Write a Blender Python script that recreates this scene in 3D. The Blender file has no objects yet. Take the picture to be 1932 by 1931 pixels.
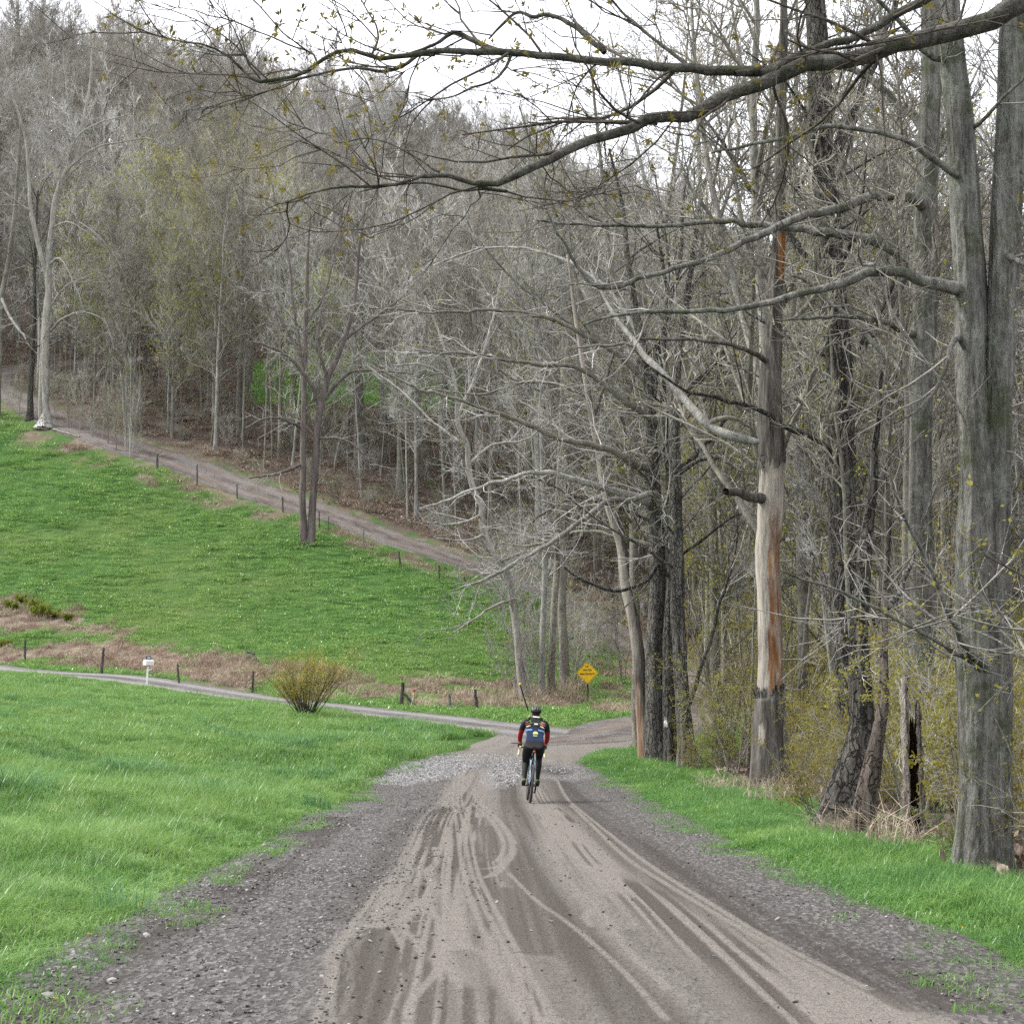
import bpy, bmesh, math, random
import numpy as np
from mathutils import Vector, Matrix, Euler

rng = np.random.default_rng(11)
SC = bpy.context.scene
COL = SC.collection
RAD = math.radians

# ------------------------------------------------------------------ camera
EYE = 1.5                      # eye height above the road under the camera
FPX = 3700.0                   # focal length in units of a 1932 wide picture
PITCH = math.atan((1236.5 - 966.0) / FPX)
cd = bpy.data.cameras.new('camera')
cd.sensor_width = 36.0
cd.lens = 36.0 * FPX / 1932.0
cd.clip_start = 0.1
cd.clip_end = 6000.0
cam = bpy.data.objects.new('camera', cd)
COL.objects.link(cam)
cam.location = (0, 0, EYE)
cam.rotation_euler = (RAD(90) + PITCH, 0, 0)
SC.camera = cam

# ------------------------------------------------------------------ sky and sun (thin bright overcast)
SUN_EL, SUN_AZ = RAD(50), RAD(-78)       # azimuth from +Y towards +X: from the left
w = bpy.data.worlds.new('World')
SC.world = w
w.use_nodes = True
wn = w.node_tree
wn.nodes.clear()
wo = wn.nodes.new('ShaderNodeOutputWorld')
bg = wn.nodes.new('ShaderNodeBackground')
sky = wn.nodes.new('ShaderNodeTexSky')
sky.sky_type = 'NISHITA'
sky.sun_disc = False
sky.sun_elevation = SUN_EL
sky.sun_rotation = SUN_AZ
tc = wn.nodes.new('ShaderNodeTexCoord')
cn = wn.nodes.new('ShaderNodeTexNoise')
cn.inputs['Scale'].default_value = 5.0
cn.inputs['Detail'].default_value = 5.0
cr = wn.nodes.new('ShaderNodeValToRGB')
cr.color_ramp.elements[0].position = 0.3
cr.color_ramp.elements[0].color = (6.6, 6.7, 7.1, 1)
cr.color_ramp.elements[1].position = 0.72
cr.color_ramp.elements[1].color = (8.9, 8.75, 8.9, 1)
mx = wn.nodes.new('ShaderNodeMixRGB')
mx.inputs[0].default_value = 0.86
wn.links.new(tc.outputs['Generated'], cn.inputs['Vector'])
wn.links.new(cn.outputs['Fac'], cr.inputs['Fac'])
wn.links.new(sky.outputs[0], mx.inputs[1])
wn.links.new(cr.outputs[0], mx.inputs[2])
wn.links.new(mx.outputs[0], bg.inputs['Color'])
bg.inputs['Strength'].default_value = 0.07
wn.links.new(bg.outputs[0], wo.inputs['Surface'])
sd = bpy.data.lights.new('sun', 'SUN')
sd.energy = 1.5
sd.angle = RAD(14)
sd.color = (1.0, 0.955, 0.89)
sun = bpy.data.objects.new('sun', sd)
COL.objects.link(sun)
# direction the light comes from
_sx, _sy = math.sin(SUN_AZ) * math.cos(SUN_EL), math.cos(SUN_AZ) * math.cos(SUN_EL)
sun.rotation_euler = Vector((_sx, _sy, math.sin(SUN_EL))).to_track_quat('Z', 'Y').to_euler()
sun.location = (-30, 0, 40)
SC.view_settings.view_transform = 'Standard'
SC.view_settings.look = 'None'
SC.view_settings.exposure = 1.98
SC.view_settings.gamma = 1.0
SC.view_settings.use_curve_mapping = False
SC.render.engine = 'CYCLES'
SC.cycles.max_bounces = 5
SC.cycles.diffuse_bounces = 3
SC.cycles.glossy_bounces = 2
SC.cycles.transmission_bounces = 3
SC.cycles.use_adaptive_sampling = True
SC.cycles.adaptive_threshold = 0.015
SC.cycles.use_denoising = False

# ------------------------------------------------------------------ helpers: photo units -> world
CP, SP = math.cos(PITCH), math.sin(PITCH)
def at(u, v, Y):
    """world point at distance Y (along +Y) on the line of sight u, v (1932 units)"""
    u = np.asarray(u, float); v = np.asarray(v, float); Y = np.asarray(Y, float)
    a = (u - 966) / FPX; b = (966 - v) / FPX
    dy = CP - b * SP; dz = SP + b * CP
    s = Y / dy
    return np.stack([a * s, Y + 0 * s, EYE + dz * s], -1)

def obj(name, me, mat=None, parent=None, **props):
    o = bpy.data.objects.new(name, me)
    COL.objects.link(o)
    if parent: o.parent = parent
    if mat is not None and me is not None and not me.materials:
        for m in (mat if isinstance(mat, (list, tuple)) else [mat]): me.materials.append(m)
    for k, x in props.items(): o[k] = x
    return o

def thing(name, label, cat, loc=(0, 0, 0), group=None):
    o = bpy.data.objects.new(name, None)
    COL.objects.link(o)
    o.empty_display_size = 0.3
    o.location = loc
    o['label'] = label; o['category'] = cat
    if group: o['group'] = group
    return o

def tag(o, label=None, cat=None, group=None, kind=None):
    if label: o['label'] = label
    if cat: o['category'] = cat
    if group: o['group'] = group
    if kind: o['kind'] = kind
    return o

class Geo:
    """collects vertex and face arrays"""
    def __init__(s): s.V = []; s.Q = []; s.T = []; s.n = 0; s.MQ = []; s.MT = []
    def add(s, V, Q=None, T=None, m=0):
        V = np.asarray(V, float).reshape(-1, 3)
        if Q is not None and len(Q):
            Q = np.asarray(Q, int).reshape(-1, 4); s.Q.append(Q + s.n); s.MQ.append(np.full(len(Q), m))
        if T is not None and len(T):
            T = np.asarray(T, int).reshape(-1, 3); s.T.append(T + s.n); s.MT.append(np.full(len(T), m))
        s.V.append(V); s.n += len(V)
    def join(s, g, off=(0, 0, 0)):
        for V in g.V: s.V.append(V + np.asarray(off))
        s.Q += [q + s.n for q in g.Q]; s.T += [t + s.n for t in g.T]
        s.MQ += g.MQ; s.MT += g.MT; s.n += g.n
    def verts(s): return np.concatenate(s.V) if s.V else np.zeros((0, 3))
    def mesh(s, name, smooth=True, origin=(0, 0, 0)):
        V = s.verts() - np.asarray(origin, float)
        Q = np.concatenate(s.Q) if s.Q else np.zeros((0, 4), int)
        T = np.concatenate(s.T) if s.T else np.zeros((0, 3), int)
        M = np.concatenate((s.MQ or [np.zeros(0, int)]) + (s.MT or [np.zeros(0, int)]))
        return mesh_np(name, V, Q, T, smooth, M)

def mesh_np(name, V, Q, T, smooth=True, M=None):
    me = bpy.data.meshes.new(name)
    nl = Q.size + T.size
    me.vertices.add(len(V)); me.loops.add(nl); me.polygons.add(len(Q) + len(T))
    me.vertices.foreach_set('co', np.ascontiguousarray(V, dtype=np.float32).ravel())
    me.loops.foreach_set('vertex_index', np.concatenate([Q.ravel(), T.ravel()]).astype(np.int32))
    st = np.concatenate([np.arange(len(Q)) * 4, Q.size + np.arange(len(T)) * 3]).astype(np.int32)
    me.polygons.foreach_set('loop_start', st)
    if M is not None and M.any(): me.polygons.foreach_set('material_index', M.astype(np.int32))
    me.polygons.foreach_set('use_smooth', np.full(len(Q) + len(T), bool(smooth)))
    me.update(calc_edges=True)
    return me

def attr(me, name, data, typ='FLOAT'):
    a = me.attributes.new(name, typ, 'POINT')
    data = np.ascontiguousarray(data, dtype=np.int32 if typ == 'INT' else np.float32)
    a.data.foreach_set('vector' if typ == 'FLOAT_VECTOR' else 'value', data.ravel())

def nrm(v): return v / (np.linalg.norm(v, axis=-1, keepdims=True) + 1e-9)

def catmull(P, n):
    """smooth curve through the rows of P, resampled to n points by chord length"""
    P = np.asarray(P, float)
    if len(P) == 2:
        t = np.linspace(0, 1, n)[:, None]; return P[0] * (1 - t) + P[1] * t
    E = np.vstack([2 * P[0] - P[1], P, 2 * P[-1] - P[-2]])
    out = []
    for i in range(len(P) - 1):
        a, b, c, d = E[i:i + 4]
        t = np.linspace(0, 1, 12, endpoint=False)[:, None]
        out.append(0.5 * (2 * b + (c - a) * t + (2 * a - 5 * b + 4 * c - d) * t ** 2 + (3 * b - a - 3 * c + d) * t ** 3))
    out.append(P[-1:])
    C = np.vstack(out)
    L = np.concatenate([[0], np.cumsum(np.linalg.norm(np.diff(C[:, :3], axis=0), axis=1))])
    s = np.linspace(0, L[-1], n)
    return np.stack([np.interp(s, L, C[:, k]) for k in range(C.shape[1])], 1)

def in_poly(px, py, poly):
    px = np.asarray(px, float); py = np.asarray(py, float)
    ins = np.zeros(px.shape, bool); P = np.asarray(poly, float); n = len(P)
    for i in range(n):
        x1, y1 = P[i]; x2, y2 = P[(i + 1) % n]
        if y1 == y2: continue
        c = ((y1 > py) != (y2 > py)) & (px < (x2 - x1) * (py - y1) / (y2 - y1) + x1)
        ins ^= c
    return ins

def seg_dist(X, Y, line):
    """distance of points to a polyline in the ground plane, and the arc position of the nearest point"""
    d = np.full(X.shape, 1e9); ss = np.zeros(X.shape); acc = 0.0
    for (x1, y1), (x2, y2) in zip(line[:-1], line[1:]):
        vx, vy = x2 - x1, y2 - y1; L2 = vx * vx + vy * vy + 1e-12
        t = np.clip(((X - x1) * vx + (Y - y1) * vy) / L2, 0, 1)
        q = np.hypot(X - x1 - t * vx, Y - y1 - t * vy)
        m = q < d
        d = np.where(m, q, d); ss = np.where(m, acc + t * math.sqrt(L2), ss); acc += math.sqrt(L2)
    return d, ss

_tab = np.random.default_rng(5).random((256, 256))
def vnoise(x, y):
    xi = np.floor(x).astype(int); yi = np.floor(y).astype(int)
    fx = x - xi; fy = y - yi
    fx = fx * fx * (3 - 2 * fx); fy = fy * fy * (3 - 2 * fy)
    g = lambda i, j: _tab[i & 255, j & 255]
    return (g(xi, yi) * (1 - fx) + g(xi + 1, yi) * fx) * (1 - fy) + (g(xi, yi + 1) * (1 - fx) + g(xi + 1, yi + 1) * fx) * fy
def fbm(x, y, o=4):
    r = 0; a = 0.5; s = 0
    for k in range(o):
        r = r + a * vnoise(x * 2 ** k + 17.3 * k, y * 2 ** k + 9.1 * k); s += a; a *= 0.5
    return r / s
def sstep(a, b, x):
    t = np.clip((x - a) / (b - a), 0, 1); return t * t * (3 - 2 * t)

# ------------------------------------------------------------------ node materials
class NM:
    def __init__(s, name):
        s.m = bpy.data.materials.new(name); s.m.use_nodes = True
        s.t = s.m.node_tree; s.t.nodes.clear()
        s.out = s.t.nodes.new('ShaderNodeOutputMaterial')
    def n(s, typ, ins=None, **pr):
        nd = s.t.nodes.new('ShaderNode' + typ)
        for k, x in pr.items(): setattr(nd, k, x)
        for k, x in (ins or {}).items():
            i = nd.inputs[k]
            if isinstance(x, bpy.types.NodeSocket): s.t.links.new(x, i)
            else: i.default_value = x
        return nd
    def pos(s): return s.n('NewGeometry').outputs['Position']
    def objc(s): return s.n('TexCoord').outputs['Object']
    def at(s, name, inst=False):
        a = s.n('Attribute', attribute_name=name)
        a.attribute_type = 'INSTANCER' if inst else 'GEOMETRY'
        return a.outputs['Fac']
    def map(s, v, scale=(1, 1, 1)): return s.n('Mapping', {'Vector': v, 'Scale': scale}).outputs[0]
    def noise(s, v, scale, detail=4, rough=0.55, dist=0.0):
        return s.n('TexNoise', {'Vector': v, 'Scale': scale, 'Detail': detail, 'Roughness': rough, 'Distortion': dist}).outputs['Fac']
    def ramp(s, f, els, interp='LINEAR'):
        r = s.n('ValToRGB', {'Fac': f}); cr = r.color_ramp; cr.interpolation = interp
        while len(cr.elements) < len(els): cr.elements.new(0.5)
        for e, (p, c) in zip(cr.elements, els):
            e.position = p; e.color = tuple(c) + (1,) if not isinstance(c, (int, float)) else (c, c, c, 1)
        return r.outputs['Color']
    def mix(s, f, a, b, mode='MIX'):
        n = s.n('MixRGB', {'Fac': f, 'Color1': a if isinstance(a, bpy.types.NodeSocket) else tuple(a) + (1,),
                           'Color2': b if isinstance(b, bpy.types.NodeSocket) else tuple(b) + (1,)}, blend_type=mode)
        return n.outputs[0]
    def math(s, op, a, b=0.0, c=None, clamp=False):
        n = s.t.nodes.new('ShaderNodeMath'); n.operation = op; n.use_clamp = clamp
        for i, x in enumerate((a, b) if c is None else (a, b, c)):
            if isinstance(x, bpy.types.NodeSocket): s.t.links.new(x, n.inputs[i])
            else: n.inputs[i].default_value = x
        return n.outputs[0]
    def bump(s, h, strength=0.4, dist=0.02): return s.n('Bump', {'Height': h, 'Strength': strength, 'Distance': dist}).outputs[0]
    def pbr(s, col, rough=0.85, normal=None, spec=0.25, metal=0.0):
        p = s.n('BsdfPrincipled', {'Base Color': col if isinstance(col, bpy.types.NodeSocket) else tuple(col) + (1,), 'Roughness': rough,
                                   'Specular IOR Level': spec, 'Metallic': metal})
        if normal is not None: s.t.links.new(normal, p.inputs['Normal'])
        s.t.links.new(p.outputs[0], s.out.inputs['Surface']); return s.m
    def leafy(s, col, trans=0.45, gloss=0.0):
        d = s.n('BsdfDiffuse', {'Color': col}); t = s.n('BsdfTranslucent', {'Color': col})
        m = s.n('MixShader', {0: trans, 1: d.outputs[0], 2: t.outputs[0]}).outputs[0]
        if gloss:
            g = s.n('BsdfGlossy', {'Color': (1, 1, 1, 1), 'Roughness': 0.35})
            m = s.n('MixShader', {0: gloss, 1: m, 2: g.outputs[0]}).outputs[0]
        s.t.links.new(m, s.out.inputs['Surface']); return s.m

def plain(name, col, rough=0.7, metal=0.0, var=0.15, scale=20, spec=0.3):
    k = NM(name); n = k.noise(k.objc(), scale, 3)
    c = k.mix(n, tuple(x * (1 - var) for x in col), tuple(min(1, x * (1 + var)) for x in col))
    return k.pbr(c, rough, None, spec, metal)

# ------------------------------------------------------------------ terrain: thin plate spline through surveyed points
def near_z(Y):      # road profile below the eye line
    return np.interp(Y, [0, 38, 46, 55, 65, 81, 100], [-1.48, -2.66, -2.66, -2.62, -2.58, -2.5, -2.35])
HILLC = [(1000, 1402, 56.5), (1110, 1392, 59), (1200, 1375, 65), (1300, 1340, 82), (1310, 1288, 99), (1250, 1240, 112), (1176, 1203, 119.5),
         (1100, 1150, 123), (1000, 1104, 124), (900, 1071, 125), (800, 1037, 127.5), (700, 1004, 131), (620, 973, 134), (530, 942, 137), (420, 905, 141),
         (300, 862, 146), (200, 825, 150), (100, 787, 156), (30, 748, 164), (-12, 722, 172), (-5, 706, 179), (30, 696, 184), (100, 688, 188), (200, 683, 190), (330, 676, 193)]
C = []
for X in (-7, -4, 0, 3, 6, 10):
    for Y in (-10, 0, 8, 16, 24, 32, 40): C.append((X, Y, float(near_z(Y)) if X > -6 else float(near_z(Y)) + 0.25))
P = lambda u, v, Y: C.append(tuple(at(u, v, Y) - np.array([0, 0, EYE])))
for a in [(0, 1500, 26.7), (0, 1400, 39.6), (0, 1320, 66), (0, 1286, 86), (300, 1400, 47.5), (300, 1322, 75), (500, 1420, 46), (500, 1352, 70), (740, 1400, 57), (740, 1372, 66),
          (-700, 1480, 28), (-700, 1380, 42), (-700, 1290, 70), (-700, 1250, 90), (-700, 1235, 112), (-700, 1170, 120), (-700, 1000, 136), (-700, 800, 160),
          (277, 1300, 87), (277, 1275, 95), (0, 1274, 97), (0, 1258, 107), (600, 1340, 79), (600, 1322, 86), (900, 1380, 62), (900, 1352, 75), (750, 1340, 80),
          (0, 1240, 112), (0, 1200, 116), (0, 1130, 123), (0, 1000, 135), (0, 900, 145), (0, 815, 154),
          (300, 1250, 104), (300, 1200, 112), (300, 1100, 122), (300, 1000, 132), (300, 900, 141), (300, 872, 144),
          (600, 1300, 92), (600, 1250, 101), (600, 1200, 108), (600, 1100, 119), (600, 1010, 128), (600, 978, 132),
          (800, 1325, 86), (800, 1250, 101), (800, 1150, 114), (800, 1085, 121), (800, 1055, 124.5), (950, 1335, 88), (950, 1250, 104), (950, 1180, 114), (950, 1108, 121.5),
          (1110, 1323, 100), (1110, 1275, 109), (1090, 1210, 117), (1040, 1310, 100),
          (900, 1000, 134), (900, 900, 150), (700, 940, 138), (700, 850, 152), (530, 880, 144), (530, 800, 157), (300, 800, 156), (300, 740, 168), (700, 780, 165), (700, 740, 182),
          (700, 690, 205), (1050, 1050, 134), (1050, 950, 150), (1200, 1130, 134), (1200, 1000, 160),
          (-150, 720, 178), (-150, 760, 162), (100, 740, 172), (200, 750, 170), (-300, 690, 190), (-100, 668, 197), (100, 655, 199), (300, 645, 203),
          (0, 560, 228), (0, 360, 275), (0, 275, 315), (-600, 560, 228), (-600, 300, 290), (400, 590, 228), (400, 410, 280), (400, 345, 320), (700, 585, 250), (700, 455, 320),
          (1000, 870, 170), (1000, 720, 220), (1000, 520, 300), (1300, 1050, 150), (1300, 840, 220), (1300, 690, 300), (1400, 1250, 110), (1700, 1150, 150), (1700, 1030, 250),
          (2300, 1180, 150), (2300, 1100, 250), (2300, 1330, 90), (2600, 1420, 60), (1700, 1330, 90), (1500, 1400, 60), (1900, 1400, 62)]: P(*a)
for (u, v, Y) in HILLC[5:]:
    p = at(u, v, Y) - np.array([0, 0, EYE]); C.append(tuple(p))
for (X, Y, Z) in [(-200, 420, 88), (0, 420, 74), (200, 420, 45), (-400, 300, 70), (400, 300, 25), (-600, 0, 10), (600, 0, -5), (0, -300, 4), (0, 900, 60), (700, 900, 40), (-700, 900, 60),
                  (-60, 30, -0.6), (-60, 70, -.2), (60, 30, -3.2), (60, 80, -2.0), (-100, 130, 9), (-100, 200, 36), (100, 150, 3)]: C.append((X, Y, Z))
C = np.array(C)
C[:, 2] += EYE
def _phi(r2): return 0.5 * r2 * np.log(r2 + 1e-9)
def _tps(C, lam):
    n = len(C); S = 100.0
    X = C[:, :2] / S
    K = _phi(((X[:, None] - X[None]) ** 2).sum(-1)) + lam * np.eye(n)
    Pm = np.hstack([np.ones((n, 1)), X])
    A = np.zeros((n + 3, n + 3)); A[:n, :n] = K; A[:n, n:] = Pm; A[n:, :n] = Pm.T
    sol = np.linalg.solve(A, np.concatenate([C[:, 2], np.zeros(3)]))
    def f(x, y):
        x = np.asarray(x, float) / S; y = np.asarray(y, float) / S
        sh = x.shape; x = x.ravel(); y = y.ravel(); out = np.empty(len(x))
        for i in range(0, len(x), 20000):
            a, b = x[i:i + 20000], y[i:i + 20000]
            r2 = (a[:, None] - X[:, 0]) ** 2 + (b[:, None] - X[:, 1]) ** 2
            out[i:i + 20000] = _phi(r2) @ sol[:n] + sol[n] + sol[n + 1] * a + sol[n + 2] * b
        return out.reshape(sh)
    return f
_raw = _tps(C, 2e-4)
# the ground is evaluated once on a fixed grid and looked up bilinearly after that
_gx = np.concatenate([-40 - np.cumsum(1.0 * 1.06 ** np.arange(58))[::-1], np.linspace(-40, 40, 161), 40 + np.cumsum(1.0 * 1.06 ** np.arange(58))])
_gy = np.concatenate([-20 - np.cumsum(3 * 1.12 ** np.arange(24))[::-1], np.linspace(-20, 60, 161), 60 + np.cumsum(np.full(150, 1.0)), 210 + np.cumsum(2.0 * 1.035 ** np.arange(75))])
GX, GY = np.meshgrid(_gx, _gy)
GZ = _raw(GX, GY)
# gentle unevenness away from the roads
def ground(x, y):
    x = np.asarray(x, float); y = np.asarray(y, float)
    i = np.clip(np.searchsorted(_gx, x) - 1, 0, len(_gx) - 2); j = np.clip(np.searchsorted(_gy, y) - 1, 0, len(_gy) - 2)
    fx = np.clip((x - _gx[i]) / (_gx[i + 1] - _gx[i]), 0, 1); fy = np.clip((y - _gy[j]) / (_gy[j + 1] - _gy[j]), 0, 1)
    return (GZ[j, i] * (1 - fx) + GZ[j, i + 1] * fx) * (1 - fy) + (GZ[j + 1, i] * (1 - fx) + GZ[j + 1, i + 1] * fx) * fy
_ys = np.concatenate([np.arange(5, 60, 0.25), np.arange(60, 420, 0.5)])
def g(u, v, ymin=5.0):
    """first ground point seen at picture position u, v"""
    ys = _ys[_ys >= ymin]
    p = at(u, v, ys); d = p[:, 2] - ground(p[:, 0], p[:, 1])
    k = np.nonzero(d <= 0)[0]
    if not len(k): k = np.array([len(ys) - 1])
    k = k[0]
    if k == 0: y = ys[0]
    else:
        a, b = d[k - 1], d[k]; y = ys[k - 1] + (ys[k] - ys[k - 1]) * a / (a - b + 1e-9)
    q = at(u, v, y); q[2] = float(ground(q[0], q[1])); return q
def gpoly(L): return np.array([g(u, v)[:2] for u, v in L])
def to_uv(X, Y, Z):
    dz = Z - EYE; f = Y * CP + dz * SP; up = -Y * SP + dz * CP
    return 966 + FPX * X / f, 966 - FPX * up / f
# ------------------------------------------------------------------ road lines on the ground
hill_line = np.array([at(*a)[:2] for a in HILLC])
hill_c = catmull(hill_line, 160)
hill_c[:, :] = hill_c
lane_px = [(-260, 1256, 122), (-100, 1262, 110), (0, 1266, 102.5), (140, 1277, 95.5), (277, 1288, 91), (440, 1306, 86), (600, 1331, 81.5), (750, 1350, 75), (900, 1368, 68), (1000, 1384, 63), (1090, 1392, 60)]
lane_c = catmull(np.array([at(*a)[:2] for a in lane_px]), 90)
road_L = [(-160, 1990), (0, 1890), (120, 1803), (250, 1731), (370, 1657), (500, 1593), (600, 1533), (690, 1474), (745, 1443), (850, 1420), (925, 1402), (962, 1390)]
road_R = [(2060, 1890), (1932, 1832), (1800, 1772), (1600, 1692), (1400, 1602), (1300, 1545), (1200, 1492), (1120, 1454), (1085, 1440), (1100, 1431), (1160, 1420), (1215, 1412)]
RL = gpoly(road_L); RR = gpoly(road_R)
lane_w = 4.3
hill_w = np.interp(np.arange(160), [0, 8, 14, 30, 50, 160], [1.6, 4.6, 5.6, 3.7, 3.2, 3.0])
def on_road(X, Y, pad=0.0):
    """True on any driving surface, enlarged by pad"""
    m = (seg_dist(X, Y, lane_c[::3])[0] < lane_w / 2 + pad) | (seg_dist(X, Y, hill_c[::4])[0] < 2.15 + pad)
    d, _ = seg_dist(X, Y, hill_c[:20:2]); m |= d < 3.1 + pad
    yl = np.interp(Y, RL[:, 1], RL[:, 0]); rr = RR[:9]
    xr = np.interp(Y, rr[:, 1], rr[:, 0])
    m |= (Y < 59) & (X > yl - pad) & (X < xr + pad) & (Y < RR[8, 1] + 0.5)
    m |= (Y >= RR[8, 1] - 0.2) & (Y < 62) & (X > yl - pad) & (X < np.interp(Y, RR[8:, 1], RR[8:, 0]) + pad)
    return m

def under_road(X, Y):
    """where the sheet of ground is let down a little because a road lies on it"""
    hw = np.interp(seg_dist(X, Y, hill_c[::4])[1], np.linspace(0, 140, 160), hill_w) / 2
    m = (seg_dist(X, Y, lane_c[::3])[0] < lane_w / 2 - .35) | (seg_dist(X, Y, hill_c[::4])[0] < np.minimum(hw, 2.6) - .5)
    yl_ = np.interp(Y, RL[:, 1], RL[:, 0]); xr_ = np.interp(Y, RR[:9, 1], RR[:9, 0])
    return m | ((Y < RR[8, 1]) & (X > yl_ + .25) & (X < xr_ - .25)) | ((Y >= RR[8, 1] - .2) & (Y < 58.5) & (X > yl_ + .4) & (X < np.interp(Y, RR[8:, 1], RR[8:, 0]) - .4))

# ------------------------------------------------------------------ what grows where
HX, HY = hill_c[30:130, 0], hill_c[30:130, 1]
_o = np.argsort(HX)
def uphill(X, Y, pad=4.0):
    yb = np.interp(X, HX[_o], HY[_o])
    yb = np.where(X < -40, np.maximum(yb, 158), yb)
    return Y > yb + pad
_tl = np.array([[3.9, 5], [4.1, 19], [4.5, 26], [4.6, 37], [3.4, 46], [4.4, 52], [8.0, 60], [10.5, 66], [12.5, 82], [14.0, 99], [12.5, 112], [9.5, 119]])
def right_wood(X, Y, pad=0.0):
    return (X > np.interp(Y, _tl[:, 1], _tl[:, 0]) + pad) & (Y < 125)
dry_poly = gpoly([(-260, 1145), (0, 1130), (110, 1152), (240, 1183), (300, 1222), (420, 1237), (520, 1255), (640, 1273), (760, 1278), (960, 1292), (1000, 1305), (1075, 1310), (1075, 1338), (960, 1341),
                  (760, 1331), (600, 1317), (480, 1304), (270, 1270), (60, 1246), (-260, 1238)])
dry_green = gpoly([(-100, 1190), (60, 1188), (240, 1205), (200, 1216), (-100, 1212)])
far_green = gpoly([(470, 690), (560, 668), (850, 672), (900, 720), (900, 772), (800, 778), (560, 772), (470, 760)])
bank_dry = gpoly([(1075, 1325), (1100, 1280), (1120, 1215), (1180, 1260), (1200, 1300), (1150, 1320)])

def masks(X, Y):
    n1 = fbm(X * 0.35, Y * 0.35); n2 = fbm(X * 0.9 + 40, Y * 0.9)
    wood = np.where(uphill(X, Y, 2.6 + 2.5 * (n1 - 0.5)) | right_wood(X, Y, 0.6 + 1.5 * (n1 - .5)), 1.0, 0.0)
    wood = np.where(in_poly(X, Y, far_green), 0.0, wood)
    dry = in_poly(X + 3 * (n1 - .5), Y + 4 * (n1 - .5), dry_poly) & ~in_poly(X + 3 * (n2 - .5), Y + 3 * (n1 - .5), dry_green) & (n2 > np.where(X < -13, .30, .43))
    dry = np.where(dry, 1.0, 0.0)
    dry = np.maximum(dry, np.where(in_poly(X + 2 * (n1 - .5), Y + 2 * (n2 - .5), bank_dry), np.where(n2 > .56, .6, .3), 0))
    # dead grass along the pasture side of the hill road
    dd, _ = seg_dist(X, Y, hill_c[26:120:4])
    dry = np.maximum(dry, np.where(dd < 5.2, sstep(0.42, 0.6, n2) * 0.9 * sstep(5.2, 3.4, dd), 0))
    return wood, dry

gw, gd = masks(GX, GY)
V = np.stack([GX, GY, GZ - 0.09 * under_road(GX, GY)], -1)
ny, nx = GX.shape
ii, jj = np.meshgrid(np.arange(nx - 1), np.arange(ny - 1))
k = (jj * nx + ii).ravel()
Q = np.stack([k, k + 1, k + nx + 1, k + nx], 1)

m = NM('ground_cover')
ps = m.pos()
lo = m.noise(ps, 0.11, 3); mid = m.noise(ps, 0.8, 4); hi = m.noise(ps, 9, 5, 0.7); vhi = m.noise(ps, 38, 3, 0.7)
gcol = m.ramp(mid, [(0.3, (0.032, 0.088, 0.022)), (0.5, (0.065, 0.145, 0.036)), (0.72, (0.12, 0.19, 0.055))])
gcol = m.mix(m.ramp(m.noise(ps, .07, 4, .6), [(.45, 0.0), (.62, .6)]), gcol, (0.17, 0.20, 0.07))
gcol = m.mix(m.ramp(hi, [(0.35, 0.0), (0.75, 0.6)]), gcol, (0.03, 0.075, 0.018))
dcol = m.ramp(hi, [(0.25, (0.09, 0.072, 0.052)), (0.5, (0.23, 0.19, 0.15)), (0.75, (0.36, 0.31, 0.25))])
dcol = m.mix(m.ramp(mid, [(0.42, 0.0), (0.6, 0.6)]), dcol, (0.12, 0.065, 0.05))
lcol = m.ramp(hi, [(0.28, (0.035, 0.029, 0.024)), (0.5, (0.11, 0.086, 0.07)), (0.72, (0.25, 0.205, 0.175))])
lcol = m.mix(m.ramp(mid, [(0.5, 0.0), (0.68, 0.55)]), lcol, (0.05, 0.062, 0.024))
c = m.mix(m.at('dry'), gcol, dcol); c = m.mix(m.at('wood'), c, lcol)
c = m.mix(m.ramp(vhi, [(0.3, 0.45), (0.6, 0.0)]), c, (0.012, 0.014, 0.010))
M_GROUND = m.pbr(c, 0.95, m.bump(m.math('ADD', hi, m.math('MULTIPLY', vhi, 0.5)), 0.7, 0.12), 0.1)
gme = mesh_np('ground', V.reshape(-1, 3), Q, np.zeros((0, 3), int))
attr(gme, 'wood', gw.ravel()); attr(gme, 'dry', gd.ravel())
obj('ground', gme, M_GROUND, kind='structure')

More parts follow.
